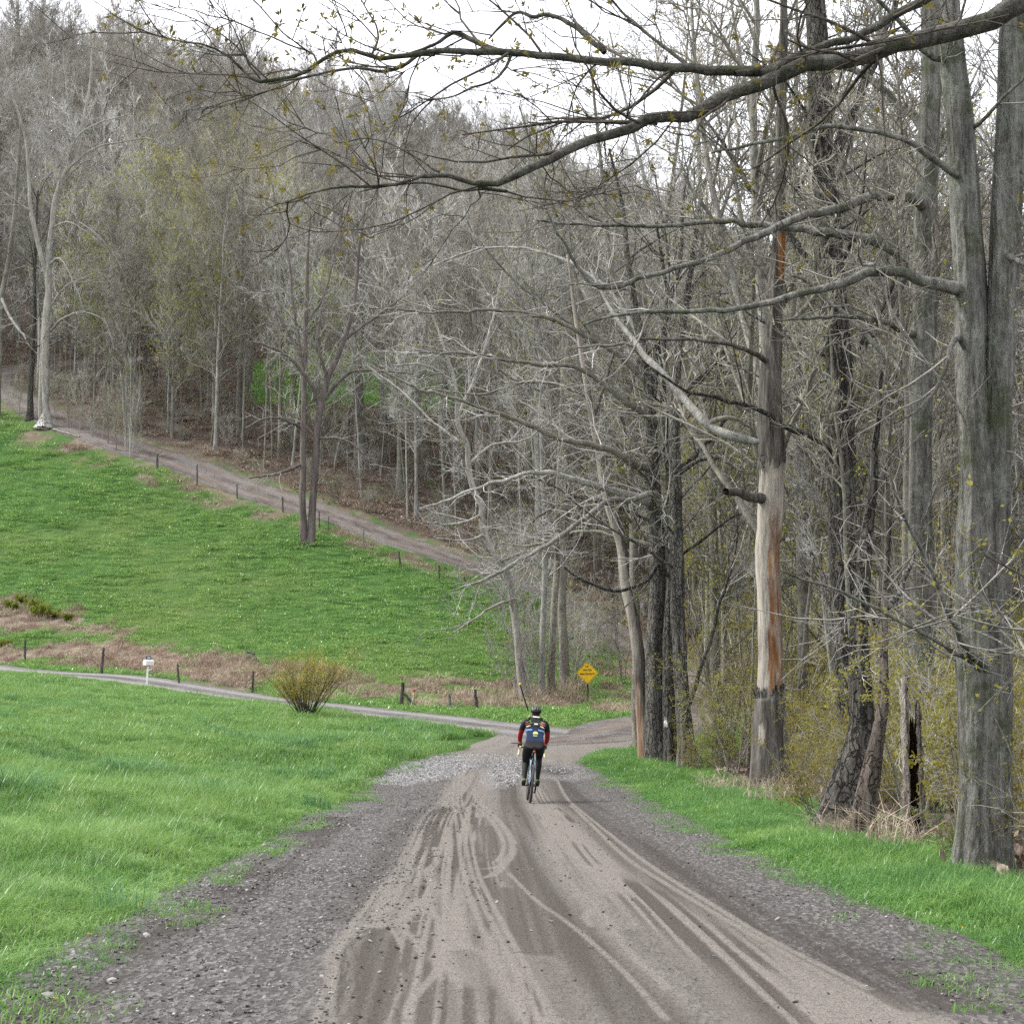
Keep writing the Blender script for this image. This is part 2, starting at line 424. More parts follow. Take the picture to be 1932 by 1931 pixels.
# ------------------------------------------------------------------ dirt and gravel roads
def road_mat(name, base, dark, light, pale=True):
    m = NM(name)
    ps = m.pos()
    fine = m.noise(m.map(ps, (85, 30, 85)), 1.0, 4, 0.75); mid = m.noise(ps, 7, 5, 0.65); grit = m.noise(m.map(ps, (34, 13, 34)), 1.0, 5, 0.85)
    lg, dk, gv = m.at('light'), m.at('dark'), m.at('gravel')
    v = m.n('TexVoronoi', {'Vector': m.map(ps, (42, 13, 42)), 'Scale': 1.0, 'Randomness': 1.0})
    stone = m.ramp(v.outputs['Color'], [(0.2, (0.05, 0.047, 0.046)), (0.55, (0.10, 0.095, 0.093)), (0.85, (0.25, 0.24, 0.235))])
    b = m.mix(m.ramp(grit, [(0.38, 0.0), (0.62, 1.0)]), tuple(x * 0.55 for x in base), base)
    b = m.mix(0.5, b, stone)
    lc = m.mix(mid, tuple(x * 0.8 for x in light), tuple(min(1, x * 1.12) for x in light))
    lc = m.mix(m.ramp(fine, [(0.36, 0.65), (0.52, 0.0)]), lc, dark)
    fl = m.noise(m.map(ps, (9, 26, 9)), 1.0, 4, 0.8)
    lc = m.mix(m.ramp(fl, [(0.34, 0.85), (0.43, 0.0)]), lc, dark)
    lc = m.mix(m.ramp(m.noise(ps, 95, 2, .8), [(0.62, 0.0), (0.72, 0.8)]), lc, (0.30, 0.28, 0.26))
    lm = m.ramp(m.math('ADD', lg, m.math('MULTIPLY', m.math('SUBTRACT', grit, 0.5), 1.5)), [(0.18, 0.0), (0.62, 1.0)])
    c = m.mix(lm, b, lc)
    dm = m.ramp(m.math('ADD', dk, m.math('MULTIPLY', m.math('SUBTRACT', fine, 0.5), 2.6)), [(0.24, 0.0), (1.05, .86)])
    c = m.mix(dm, c, dark)
    gm = m.math('MULTIPLY', gv, m.ramp(grit, [(0.36, 0.3), (0.56, 1.0)]))
    gs = m.ramp(v.outputs['Color'], [(0.15, (0.06, 0.06, 0.062)), (0.5, (0.17, 0.168, 0.168)), (0.85, (0.36, 0.36, 0.36))])
    c = m.mix(gm, c, gs)
    h = m.math('ADD', m.math('MULTIPLY', fine, 0.5), m.math('ADD', m.math('MULTIPLY', v.outputs['Distance'], 0.5), grit))
    return m.pbr(c, 0.92, m.bump(h, 0.75, 0.03), 0.15)
M_ROAD = road_mat('packed_dirt_road', (0.092, 0.085, 0.079), (0.042, 0.035, 0.030), (0.198, 0.182, 0.163))
M_LANE = road_mat('grey_gravel_lane', (0.15, 0.143, 0.14), (0.07, 0.065, 0.062), (0.24, 0.23, 0.225))
M_HILL = road_mat('brown_hill_road', (0.105, 0.085, 0.072), (0.055, 0.042, 0.036), (0.155, 0.128, 0.108))

# main road: fine ruled grid between its two edges
ylist = [6.5]
while ylist[-1] < 62: ylist.append(ylist[-1] + max(0.035, 0.62 * ylist[-1] ** 2 / 2900))
yl = np.array(ylist); NXR = 430
xl = np.interp(yl, RL[:, 1], RL[:, 0]); xr = np.where(yl < RR[8, 1], np.interp(yl, RR[:9, 1], RR[:9, 0]), np.interp(yl, RR[8:, 1], RR[8:, 0]))
j0 = RR[8, 1]
xr = np.where(yl > RR[-1, 1], RR[-1, 0] + (yl - RR[-1, 1]) * 0.2, xr)
xl -= 0.35 + 0.25 * (fbm(yl * 0.8, yl * 0 + 3) - .5); xr += 0.35 + 0.3 * (fbm(yl * 0.8, yl * 0 + 8) - .5)
q = np.linspace(0, 1, NXR)
RX = xl[:, None] + (xr - xl)[:, None] * q; RY = np.repeat(yl[:, None], NXR, 1)
def track(px, wid, soft=0.5, wob=0.0):
    """ground stripe following a polyline given in picture units; wid in metres"""
    L = catmull(gpoly(px), 60)
    ya, yb = L[:, 1].min() - 1, L[:, 1].max() + 1
    rows = (yl >= ya) & (yl <= yb)
    out = np.zeros_like(RX)
    d, s = seg_dist(RX[rows], RY[rows], L[::1])
    ww = wid * (1 + wob * (fbm(RX[rows] * .8, RY[rows] * 0.2) - 0.5))
    out[rows] = 1 - sstep(ww * (1 - soft), ww * (1 + soft), d)
    return out
# smooth across-the-road coordinate that ignores the ragged edges
_xa = np.polyval(np.polyfit(yl, np.interp(yl, RL[:, 1], RL[:, 0]), 3, w=1 / yl), yl); _xb = np.polyval(np.polyfit(yl, np.interp(yl, RR[:9, 1], RR[:9, 0]), 3, w=1 / yl), yl)
QS = (RX - _xa[:, None]) / (_xb - _xa)[:, None] * .9 + .05
# streaks that run with the traffic
def streaks(freq, wobble, seed):
    t = np.random.default_rng(seed).random(4096)
    qq = QS + wobble * (fbm(RY * 0.10 + seed, RY * 0 + seed, 1) - 0.5)
    f = qq * freq; i = np.floor(f).astype(int); fr = f - i; fr = fr * fr * (3 - 2 * fr)
    k = np.floor(RY / 7).astype(int); a = sstep(0.0, 1.0, RY / 7 - k)
    row = lambda kk: t[(i + kk * 131) % 4096] * (1 - fr) + t[(i + 1 + kk * 131) % 4096] * fr
    return row(k) * (1 - a) + row(k + 1) * a
st1 = streaks(46, .012, 1); st2 = streaks(115, .012, 2); st3 = streaks(230, .012, 3)
WQ = QS * 6.4
el = lambda fa, fb, sd: fbm(WQ * fa + sd, RY * fb + sd, 4)      # patches drawn out along the road
def region(pts, soft=.22):      # soft polygon in picture units -> ground
    Pg = gpoly(pts); n = 0.35 * (fbm(RX * 1.0, RY * 0.22) - 0.5)
    ins = in_poly(RX + n, RY + n, Pg)
    d, _ = seg_dist(RX[:, ::3], RY[:, ::3], np.vstack([Pg, Pg[:1]]))
    d = np.repeat(d, 3, 1)[:, :RX.shape[1]] if d.shape[1] * 3 >= RX.shape[1] else d
    return np.where(ins, 0.5 + 0.5 * sstep(0, soft, d), 0.5 - 0.5 * sstep(0, soft, d))
L1 = region([(862, 1450), (800, 1530), (755, 1600), (700, 1690), (640, 1790), (610, 1990), (1120, 1990), (1060, 1850), (1010, 1760), (985, 1680), (950, 1600), (915, 1520), (900, 1450)])
L2 = track([(1000, 1440), (1008, 1500), (1040, 1580), (1120, 1670), (1240, 1760), (1420, 1870), (1560, 1960)], 0.62, 0.5, 0.6)
L2b = region([(985, 1460), (1010, 1560), (1130, 1690), (1330, 1850), (1450, 1990), (1900, 1990), (1550, 1840), (1330, 1720), (1180, 1610), (1075, 1530), (1030, 1460)])
SS = .34 * st1 + .36 * st2 + .30 * st3
zone_ = np.maximum(L1, .92 * L2b)
centre = region([(862, 1445), (800, 1530), (755, 1600), (700, 1690), (640, 1790), (610, 1990), (1900, 1990), (1550, 1840), (1330, 1720), (1180, 1610), (1075, 1530), (1030, 1455)], .5)
light = np.clip(zone_ * np.clip(.78 + 1.9 * (SS - .5) + .8 * (el(1.1, .10, 3) - .5), 0, 1) + .30 * L2, .52 * centre * (.55 + .9 * SS), 1)
lines = np.zeros_like(RX)
for px, wd in [([(780, 1640), (745, 1655), (718, 1680), (690, 1715), (660, 1755), (640, 1795), (627, 1850), (624, 1900), (622, 1990)], .03),
               ([(820, 1600), (824, 1626), (806, 1646), (815, 1668), (806, 1690), (785, 1708), (762, 1730), (755, 1748), (765, 1762), (783, 1775), (795, 1800)], .035),
               ([(806, 1690), (808, 1715), (826, 1740), (829, 1765), (824, 1800), (826, 1830), (812, 1852), (785, 1882), (770, 1910), (770, 1990)], .03),
               ([(858, 1455), (853, 1500), (862, 1560), (872, 1640), (888, 1700), (925, 1790), (985, 1931)], .022),
               ([(866, 1455), (862, 1500), (874, 1560), (888, 1640), (908, 1700), (950, 1790), (1015, 1931)], .022),
               ([(874, 1455), (870, 1500), (885, 1560), (900, 1640), (925, 1700), (972, 1790), (1045, 1931)], .022),
               ([(895, 1500), (930, 1540), (958, 1572), (968, 1602), (955, 1628), (930, 1640), (870, 1642)], .05),
               ([(890, 1515), (922, 1545), (945, 1578), (950, 1605), (938, 1628)], .03),
               ([(960, 1620), (945, 1640), (925, 1655), (890, 1660)], .05), ([(960, 1650), (1010, 1700), (1080, 1750), (1170, 1830), (1260, 1931)], .022),
               ([(1100, 1690), (1130, 1720), (1180, 1790), (1260, 1870)], .03), ([(690, 1742), (760, 1742), (800, 1740)], .03), ([(1120, 1715), (1105, 1730), (1115, 1750)], .03),
               ([(1075, 1520), (1160, 1600), (1290, 1690), (1460, 1790), (1700, 1920)], .03), ([(1050, 1470), (1095, 1530), (1220, 1630), (1400, 1745), (1640, 1870)], .03)]:
    lines = np.maximum(lines, track(px, wd, 0.5))
light = np.clip(np.maximum(light, lines * .72), 0, 1)
dark = 0.9 * region([(690, 1760), (660, 1800), (640, 1990), (735, 1990), (760, 1850), (775, 1790), (740, 1750)], .07) * (0.45 + 0.9 * st3)
for px, wd, a in [([(960, 1470), (975, 1560), (985, 1610), (1010, 1680), (1060, 1750), (1150, 1850), (1250, 1950)], .26, .8), ([(920, 1560), (935, 1600), (925, 1625)], .16, .8),
                  ([(930, 1680), (985, 1740), (1040, 1800)], .30, .8), ([(1040, 1455), (1080, 1510), (1180, 1590), (1330, 1690), (1540, 1790), (1800, 1900)], .36, .85),
                  ([(640, 1545), (560, 1605), (440, 1690), (300, 1775), (150, 1860), (0, 1960)], .26, .9), ([(790, 1530), (745, 1590), (690, 1670), (640, 1740)], .16, .7),
                  ([(880, 1800), (930, 1900), (960, 1980)], .10, .5), ([(1010, 1810), (1090, 1920)], .16, .5), ([(840, 1860), (860, 1960)], .07, .5), ([(1200, 1760), (1330, 1860), (1450, 1950)], .18, .55)]:
    dark = np.maximum(dark, a * track(px, wd, 0.6, 0.3) * (0.2 + 1.1 * SS))
dark = np.maximum(dark, zone_ * sstep(.46, .60, el(1.6, .13, 11)) * sstep(.34, .60, streaks(150, .012, 12)) * .85)
dark = np.maximum(dark, zone_ * sstep(.48, .60, el(3.2, .22, 21)) * sstep(.4, .64, streaks(230, .012, 14)) * .7)
dark = np.clip(1.25 * dark, 0, 1) * (1 - 0.75 * lines)
grav = region([(745, 1440), (700, 1478), (760, 1484), (840, 1470), (905, 1446), (880, 1424)]) * 0.95
grav = np.maximum(grav, 0.9 * region([(905, 1468), (935, 1490), (985, 1490), (985, 1440), (930, 1440)]) * sstep(.3, .5, fbm(RX * 1.1 + 5, RY * .45)))
grav = np.maximum(grav, 0.55 * region([(860, 1432), (1000, 1428), (1090, 1446), (1150, 1470), (1080, 1476), (960, 1462), (800, 1446)]) * sstep(.3, .55, fbm(RX * 1.1 + 5, RY * .45)))
edgeL = sstep(0.30, 0.06, np.broadcast_to(q, RX.shape)) * (RY < 34)
grav = np.maximum(grav, 0.28 * edgeL * sstep(.4, .6, fbm(RX * 1.5, RY)))
far = sstep(44, 50, RY)
light = np.maximum(light * (1 - far), far * (0.35 + 0.6 * st1))
RZ = ground(RX, RY)
edge = np.minimum(q, 1 - q) * (xr - xl)[:, None]
RZ += np.where(edge < 0.5, 0.035 * sstep(0, 0.5, edge) - 0.03, 0.005) * (1 - sstep(54, 58, RY)) + 0.018
RZ -= 0.010 * dark + 0.006 * L2 + 0.004 * lines
RELF = 1 - .9 * sstep(54, 58, RY)
RZ += RELF * 0.016 * (fbm(RX * 14, RY * 9, 3) - .5) * (1 - light * .8) + RELF * 0.006 * (st1 - .5) + RELF * 0.03 * grav * (fbm(RX * 14, RY * 9, 2) - 0.4)
jj, ii = np.meshgrid(np.arange(len(yl) - 1), np.arange(NXR - 1), indexing='ij')
k = (jj * NXR + ii).ravel()
rme = mesh_np('dirt_road', np.stack([RX, RY, RZ], -1).reshape(-1, 3), np.stack([k, k + 1, k + NXR + 1, k + NXR], 1), np.zeros((0, 3), int))
for nme, A in (('light', light), ('dark', dark), ('gravel', grav)): attr(rme, nme, A.ravel())
obj('dirt_road', rme, M_ROAD, kind='structure')

def ribbon(name, c, wid, mat, lift, na=26, seed=0, rut=(0.27, 0.73)):
    t = nrm(np.gradient(c, axis=0)); nn = np.stack([-t[:, 1], t[:, 0]], 1)
    qq = np.linspace(0, 1, na); wv = np.broadcast_to(wid, (len(c),)) * (1 + 0.10 * (fbm(np.arange(len(c)) * 0.3 + seed, np.zeros(len(c))) - 0.5))
    X = c[:, 0:1] + nn[:, 0:1] * (qq - .5) * wv[:, None]; Y = c[:, 1:2] + nn[:, 1:2] * (qq - .5) * wv[:, None]
    e = np.minimum(qq, 1 - qq)
    Z = ground(X, Y) + lift - 0.05 * sstep(0.06, 0, e)
    S = np.broadcast_to(np.arange(len(c))[:, None] * 0.5, X.shape); QQ = np.broadcast_to(qq, X.shape)
    n = fbm(S * 0.5 + seed, QQ * 14)
    lg = np.clip(sum(np.exp(-((QQ - r) / 0.10) ** 2) for r in rut) * (0.5 + 0.9 * n), 0, 1) * 0.9
    dk = np.clip(np.exp(-((QQ - 0.5) / 0.07) ** 2) * n * 1.3 + (sstep(0.14, 0.0, np.minimum(QQ, 1 - QQ))) * n * 1.1 * sstep(60, 130, np.minimum(S * 2, 2 * S.max() - 2 * S) + (0 if name == 'hill_road' else 60)) + 1.5 * (fbm(S * 0.3, QQ * 40 + seed) > 0.58) * 0.35, 0, 1)
    gvv = 0.35 * (fbm(S * 0.8, QQ * 6 + 3 + seed) > 0.52)
    a, b = np.meshgrid(np.arange(len(c) - 1), np.arange(na - 1), indexing='ij'); k = (a * na + b).ravel()
    me = mesh_np(name, np.stack([X, Y, Z], -1).reshape(-1, 3), np.stack([k, k + 1, k + na + 1, k + na], 1)[:, ::-1], np.zeros((0, 3), int))
    attr(me, 'light', lg.ravel()); attr(me, 'dark', dk.ravel()); attr(me, 'gravel', np.ascontiguousarray(gvv).ravel())
    return obj(name, me, mat, kind='structure')
ribbon('gravel_lane', catmull(lane_c, 240), lane_w, M_LANE, 0.030, seed=4)
ribbon('hill_road', catmull(hill_c, 420), np.interp(np.linspace(0, 1, 420), np.linspace(0, 1, 160), hill_w), M_HILL, 0.036, seed=9)
# ------------------------------------------------------------------ bark, wood and leaf materials
def bark_mat(name, dk, md, lt, lichen=None, lamt=0.5, scale=7.0, stretch=0.16, rand=0.25, green=None, crack=0.0, cs=9.0):
    m = NM(name)
    o = m.objc()
    st = m.map(o, (1, 1, stretch))
    f = m.noise(st, scale, 5, 0.7, 0.5); f2 = m.noise(m.map(o, (1, 1, stretch * 2.5)), scale * 3.5, 4, 0.75)
    c = m.ramp(m.math('ADD', m.math('MULTIPLY', f, 0.6), m.math('MULTIPLY', f2, 0.4)), [(0.37, dk), (0.5, md), (0.62, lt)])
    h = m.math('ADD', f, f2)
    if crack:      # long vertical fissures between bark plates
        v = m.n('TexVoronoi', {'Vector': m.n('VectorMath', {0: m.map(o, (1, 1, stretch * .75)), 1: m.n('VectorMath', {0: m.n('TexNoise', {'Vector': o, 'Scale': 5.0, 'Detail': 3.0}).outputs['Color'], 1: (.22, .22, .22)}, operation='MULTIPLY').outputs[0]}, operation='ADD').outputs[0], 'Scale': cs}, feature='DISTANCE_TO_EDGE')
        e = m.ramp(v.outputs['Distance'], [(0.0, 0.0), (0.11, 1.0)])
        c = m.mix(m.math('MULTIPLY', m.math('SUBTRACT', 1.0, e), crack), c, tuple(x * .55 for x in dk))
        h = m.math('ADD', h, m.math('MULTIPLY', e, 1.2))
    if lichen:
        l = m.math('ADD', m.math('MULTIPLY', m.noise(o, scale * 0.3, 4, 0.6), .5), m.math('MULTIPLY', m.noise(o, scale * 1.6, 5, 0.8), .5))
        c = m.mix(m.ramp(l, [(0.52, 0.0), (0.58, lamt)]), c, lichen)
    if green:
        c = m.mix(m.ramp(m.noise(o, scale * 0.25, 5, 0.75), [(0.50, 0.0), (0.62, 0.7)]), c, green)
    r = m.n('ObjectInfo').outputs['Random']
    if rand > .3:
        k = [(.0, (.68, .64, .58)), (.22, (1.15, 1.08, .97)), (.42, (.80, .78, .73)), (.6, (1.35, 1.34, 1.31)), (.74, (.96, .95, .79)), (.84, (1.02, .97, .88)), (.9, (1.75, 1.75, 1.73)), (1.0, (1.5, 1.48, 1.42))]
        c = m.mix(1.0, c, m.ramp(r, k), 'MULTIPLY')
    else: c = m.mix(1.0, c, m.ramp(r, [(0.0, 1.0 - rand), (1.0, 1.0 + rand)]), 'MULTIPLY')
    return m.pbr(c, 0.9, m.bump(h, 1.0, 0.05), 0.12)
M_BARK = bark_mat('grey_maple_bark', (0.036, 0.035, 0.031), (0.135, 0.132, 0.12), (0.27, 0.266, 0.247), (0.23, 0.25, 0.215), 0.5, 8, 0.085, 0.12, (0.05, 0.065, 0.028))
M_LIMB = bark_mat('dark_mossy_limb_bark', (0.028, 0.026, 0.022), (0.085, 0.081, 0.071), (0.17, 0.166, 0.15), (0.17, 0.185, 0.155), 0.45, 9, 0.5, 0.1, (0.05, 0.06, 0.022))
M_BARK_DK = bark_mat('dark_furrowed_bark', (0.04, 0.038, 0.034), (0.105, 0.098, 0.088), (0.19, 0.18, 0.163), (0.15, 0.165, 0.14), 0.35, 9, 0.08, 0.15, None, .85, 11)
M_BARK_MID = bark_mat('brown_grey_furrowed_bark', (0.052, 0.049, 0.043), (0.15, 0.142, 0.129), (0.26, 0.25, 0.23), (0.20, 0.22, 0.18), 0.4, 9, 0.085, 0.12, None, .55, 12)
M_BARK_PALE = bark_mat('pale_smooth_bark', (0.085, 0.078, 0.07), (0.19, 0.178, 0.162), (0.32, 0.305, 0.285), (0.12, 0.125, 0.105), 0.5, 5, 0.2, 0.1, None, .3, 8)
M_BARK_FAR = bark_mat('weathered_grey_bark', (0.08, 0.079, 0.076), (0.175, 0.172, 0.165), (0.28, 0.277, 0.267), (0.27, 0.28, 0.26), 0.5, 2.5, 0.25, 0.45)
M_TWIG = bark_mat('grey_twig_bark', (0.12, 0.117, 0.11), (0.25, 0.246, 0.236), (0.42, 0.417, 0.405), None, 0, 0.9, 1.0, 0.4)
M_BARK_WHITE = bark_mat('bleached_bark', (0.15, 0.14, 0.125), (0.29, 0.272, 0.25), (0.40, 0.38, 0.355), (0.16, 0.16, 0.14), 0.5, 4, 0.2, 0.05)
M_TWIG_MID = bark_mat('brown_grey_twig_bark', (0.075, 0.07, 0.062), (0.175, 0.166, 0.15), (0.32, 0.308, 0.288), None, 0, 1.2, 1.0, 0.25)
M_TWIG_DK = bark_mat('brown_twig_bark', (0.045, 0.038, 0.032), (0.085, 0.074, 0.064), (0.14, 0.125, 0.11), None, 0, 1.6, 1.0, 0.2)
M_TWIG_PALE = bark_mat('silver_twig_bark', (0.17, 0.168, 0.16), (0.29, 0.286, 0.276), (0.41, 0.405, 0.395), None, 0, 1.2, 1.0, 0.15)
def leaf_mat(name, els, trans=0.5, scale=6.0, lo=0.5):
    m = NM(name); p = m.pos()
    n = m.math('ADD', m.math('MULTIPLY', m.noise(p, scale, 2), 0.6), m.math('MULTIPLY', m.noise(p, lo, 2), 0.4))
    return m.leafy(m.ramp(n, els), trans)
M_BUD = leaf_mat('spring_bud_leaf', [(0.35, (0.16, 0.15, 0.03)), (0.5, (0.27, 0.26, 0.06)), (0.66, (0.38, 0.37, 0.11))], 0.5, 3.0)
M_BUD_GR = leaf_mat('fresh_green_leaf', [(0.35, (0.12, 0.15, 0.028)), (0.5, (0.20, 0.235, 0.05)), (0.66, (0.29, 0.32, 0.09))], 0.5, 2.0)
M_BUD_OR = leaf_mat('ochre_spring_leaf', [(0.35, (0.14, 0.12, 0.028)), (0.5, (0.23, 0.20, 0.045)), (0.66, (0.32, 0.29, 0.085))], 0.5, 4.0)
M_BUD_RED = leaf_mat('reddish_bud', [(0.35, (0.09, 0.045, 0.022)), (0.6, (0.17, 0.10, 0.04))], 0.4, 4.0)

# ------------------------------------------------------------------ tree growing, one level of branches at a time
def tubes(G, pts, rad, k, m=0, phase=0.0):
    """tubes of k sides around a batch of curves pts (B,n,3) with radii rad (B,n)"""
    B, n, _ = pts.shape
    if B == 0: return
    T = nrm(np.gradient(pts, axis=1)) if n > 2 else np.repeat(nrm(pts[:, 1:] - pts[:, :1]), 2, 1)
    ref = np.where(np.abs(T[:, :1, 2:3]) > 0.8, np.array([1.0, 0.02, 0]), np.array([0, 0.02, 1.0]))
    U = nrm(np.cross(T, ref)); W = np.cross(T, U)
    a = np.arange(k) * 2 * math.pi / k + phase
    V = pts[:, :, None] + rad[:, :, None, None] * (np.cos(a)[:, None] * U[:, :, None] + np.sin(a)[:, None] * W[:, :, None])
    b, i, j = np.meshgrid(np.arange(B), np.arange(n - 1), np.arange(k), indexing='ij')
    base = (b * n + i) * k; jn = (j + 1) % k
    Q = np.stack([base + j, base + jn, base + k + jn, base + k + j], -1).reshape(-1, 4)
    G.add(V.reshape(-1, 3), Q, m=m)

def sample_on(pts, rad, counts, t0, r, t1=1.0, even=False):
    B, n, _ = pts.shape
    idx = np.repeat(np.arange(B), counts)
    if even:
        c = np.concatenate([np.arange(x) for x in counts]) if len(idx) else np.zeros(0)
        t = t0 + (t1 - t0) * np.clip((c + r.random(len(idx))) / np.maximum(counts[idx], 1), 0, 1)
    else: t = t0 + (t1 - t0) * r.random(len(idx))
    f = t * (n - 1); i = np.minimum(f.astype(int), n - 2); fr = (f - i)[:, None]
    Pp = pts[idx, i] * (1 - fr) + pts[idx, i + 1] * fr
    T = nrm(pts[idx, i + 1] - pts[idx, i]); R = rad[idx, i] * (1 - fr[:, 0]) + rad[idx, i + 1] * fr[:, 0]
    return idx, t, Pp, T, R

def grow(Pp, T, L, R, n, ang, up, wander, r, flat=0.0, tip=0.3, bend=0.0):
    """child curves: leave the parent direction T at an angle, wander, pulled up (or down) on the way"""
    B = len(Pp)
    ref = np.where(np.abs(T[:, 2:3]) > 0.9, np.array([1.0, 0, 0]), np.array([0, 0, 1.0]))
    U = nrm(np.cross(T, ref)); W = np.cross(U, T)
    az = r.random(B) * 2 * math.pi
    if flat: az = np.where(r.random(B) < flat, np.where(r.random(B) < .5, 0, math.pi) + r.normal(0, .35, B), az)
    an = np.radians(ang[0] + (ang[1] - ang[0]) * r.random(B))[:, None]
    D = np.cos(an) * T + np.sin(an) * (np.cos(az)[:, None] * U + np.sin(az)[:, None] * W)
    pts = np.empty((B, n, 3)); pts[:, 0] = Pp
    st = (L / (n - 1))[:, None]
    for i in range(1, n):
        D = nrm(D + r.normal(0, wander, (B, 3)) + np.array([0, 0, up]))
        pts[:, i] = pts[:, i - 1] + D * st
    rad = R[:, None] * np.linspace(1, tip, n)
    return pts, rad

def leaves(G, pos, size, r, dirs=None, per=1, spread=0.0, m=0, wide=.30):
    """small folded leaf blades"""
    N = len(pos) * per
    if N == 0: return
    p = np.repeat(pos, per, 0) + r.normal(0, 1, (N, 3)) * spread
    d = nrm(r.normal(0, 1, (N, 3)) + (np.repeat(dirs, per, 0) * 1.1 if dirs is not None else 0))
    s = nrm(np.cross(d, r.normal(0, 1, (N, 3))))
    L = (size * (0.6 + 0.8 * r.random(N)))[:, None]
    V = np.stack([p, p + d * L * .5 + s * L * wide, p + d * L, p + d * L * .5 - s * L * wide], 1)
    G.add(V.reshape(-1, 3), np.arange(N * 4).reshape(-1, 4), m=m)

def crown(base, rads, levels, r, leaf=None):
    """grow successive levels from batch curves; returns (limb Geo, twig Geo, leaf Geo)"""
    GL, GT, GF = Geo(), Geo(), Geo()
    pts, rad = base, rads
    plen = np.linalg.norm(np.diff(pts, axis=1), axis=2).sum(1)
    for li, lv in enumerate(levels):
        if 'per_m' in lv: cnt = np.maximum(lv.get('min', 0), np.round(plen * lv['per_m'] * (1 - lv.get('t0', .2)) * (0.8 + 0.4 * r.random(len(plen)))).astype(int))
        else: cnt = np.maximum(0, np.round(lv['n'] * (0.7 + 0.6 * r.random(len(plen)))).astype(int))
        idx, t, Pp, T, R = sample_on(pts, rad, cnt, lv.get('t0', .2), r, lv.get('t1', 1.0), lv.get('even', False))
        if 'len' in lv: L = lv['len'] * (1 - lv.get('fall', .5) * t) * (0.55 + 0.9 * r.random(len(t)))
        else: L = np.minimum(plen[idx] * lv['rel'] * (1.15 - lv.get('fall', .6) * t), lv.get('max', 99)) * (0.55 + 0.8 * r.random(len(t)))
        R2 = np.clip(np.minimum(R * lv.get('rr', .6), L * lv.get('rl', .02)), lv.get('rmin', .004), 9)
        pts, rad = grow(Pp, T, L, R2, lv.get('seg', 4), lv.get('ang', (35, 65)), lv.get('up', .05), lv.get('wander', .15), r, lv.get('flat', 0), lv.get('tip', .35))
        tubes(GL if lv.get('limb') else GT, pts, rad, lv.get('k', 3), m=0 if lv.get('limb') else 1)
        plen = L
        if leaf and leaf.get('lv', len(levels) - 1) <= li:
            tip = pts[:, -1]; d = nrm(pts[:, -1] - pts[:, -2])
            s = r.random(len(tip)) < leaf.get('p', 1.0)
            leaves(GF, tip[s], leaf['size'], r, d[s], leaf.get('per', 1), leaf.get('spread', 0), wide=leaf.get('wide', .3))
            if leaf.get('mid'):
                s = r.random(len(tip)) < leaf['mid']; q = pts[:, len(pts[0]) // 2]
                leaves(GF, q[s], leaf['size'], r, d[s], leaf.get('per', 1), leaf.get('spread', 0))
    return GL, GT, GF

def trunk_tube(G, c, rad, k, r, furrow=0.03, flare=0.0, m=0, twist=0.0, freq=5.0):
    """one thick stem with furrowed bark relief: c (n,3), rad (n)"""
    n = len(c)
    T = nrm(np.gradient(c, axis=0))
    U = nrm(np.cross(T, np.array([0, 1.0, 0.03]))); W = np.cross(T, U)
    a = np.arange(k) * 2 * math.pi / k
    L = np.concatenate([[0], np.cumsum(np.linalg.norm(np.diff(c, axis=0), axis=1))])
    A, LL = np.meshgrid(a, L)
    o = r.random() * 50
    ca, sa = np.cos(A + twist * LL), np.sin(A + twist * LL)
    ridge = np.abs(fbm(ca * freq + o, sa * freq + LL * 0.45 + o, 4) - .5) * 2
    lump = fbm(ca * 1.2 + o + 9, sa * 1.2 + LL * 0.8, 3) - .5
    base = flare * np.exp(-LL / 0.45) * (0.7 + 0.9 * np.maximum(0, np.cos(A * 3 + o)))
    Rr = rad[:, None] * (1 + 0.16 * lump + base) + furrow * (ridge - .35)
    V = c[:, None] + Rr[..., None] * (np.cos(A)[..., None] * U[:, None] + np.sin(A)[..., None] * W[:, None])
    i, j = np.meshgrid(np.arange(n - 1), np.arange(k), indexing='ij'); jn = (j + 1) % k
    Q = np.stack([i * k + j, i * k + jn, (i + 1) * k + jn, (i + 1) * k + j], -1).reshape(-1, 4)
    G.add(V.reshape(-1, 3), Q, m=m)
    # close the top with a fan
    top = c[-1] + T[-1] * rad[-1] * 0.3
    V2 = np.vstack([V[-1], top]); G.add(V2, T=[(j, (j + 1) % k, k) for j in range(k)], m=m)
    return V

def px_curve(pl, Y, n):
    """picture polyline [(u,v,width[,dY])] -> world curve and radii at distance Y"""
    a = np.array([(p[0], p[1], Y + (p[3] if len(p) > 3 else 0.0), p[2] / 2 / FPX * Y) for p in pl], float)
    w3 = at(a[:, 0], a[:, 1], a[:, 2])
    c = catmull(np.hstack([w3, a[:, 3:4]]), n)
    return c[:, :3], np.maximum(c[:, 3], 0.003)

def wiggle(c, amp, r, fr=1.0):
    L = np.concatenate([[0], np.cumsum(np.linalg.norm(np.diff(c, axis=0), axis=1))]); o = r.random(3) * 99
    w = np.stack([fbm(L * fr + x, L * 0 + x, 3) - .5 for x in o], 1) * amp
    w *= np.minimum(1, np.arange(len(c)) / 3.0)[:, None]
    return c + w

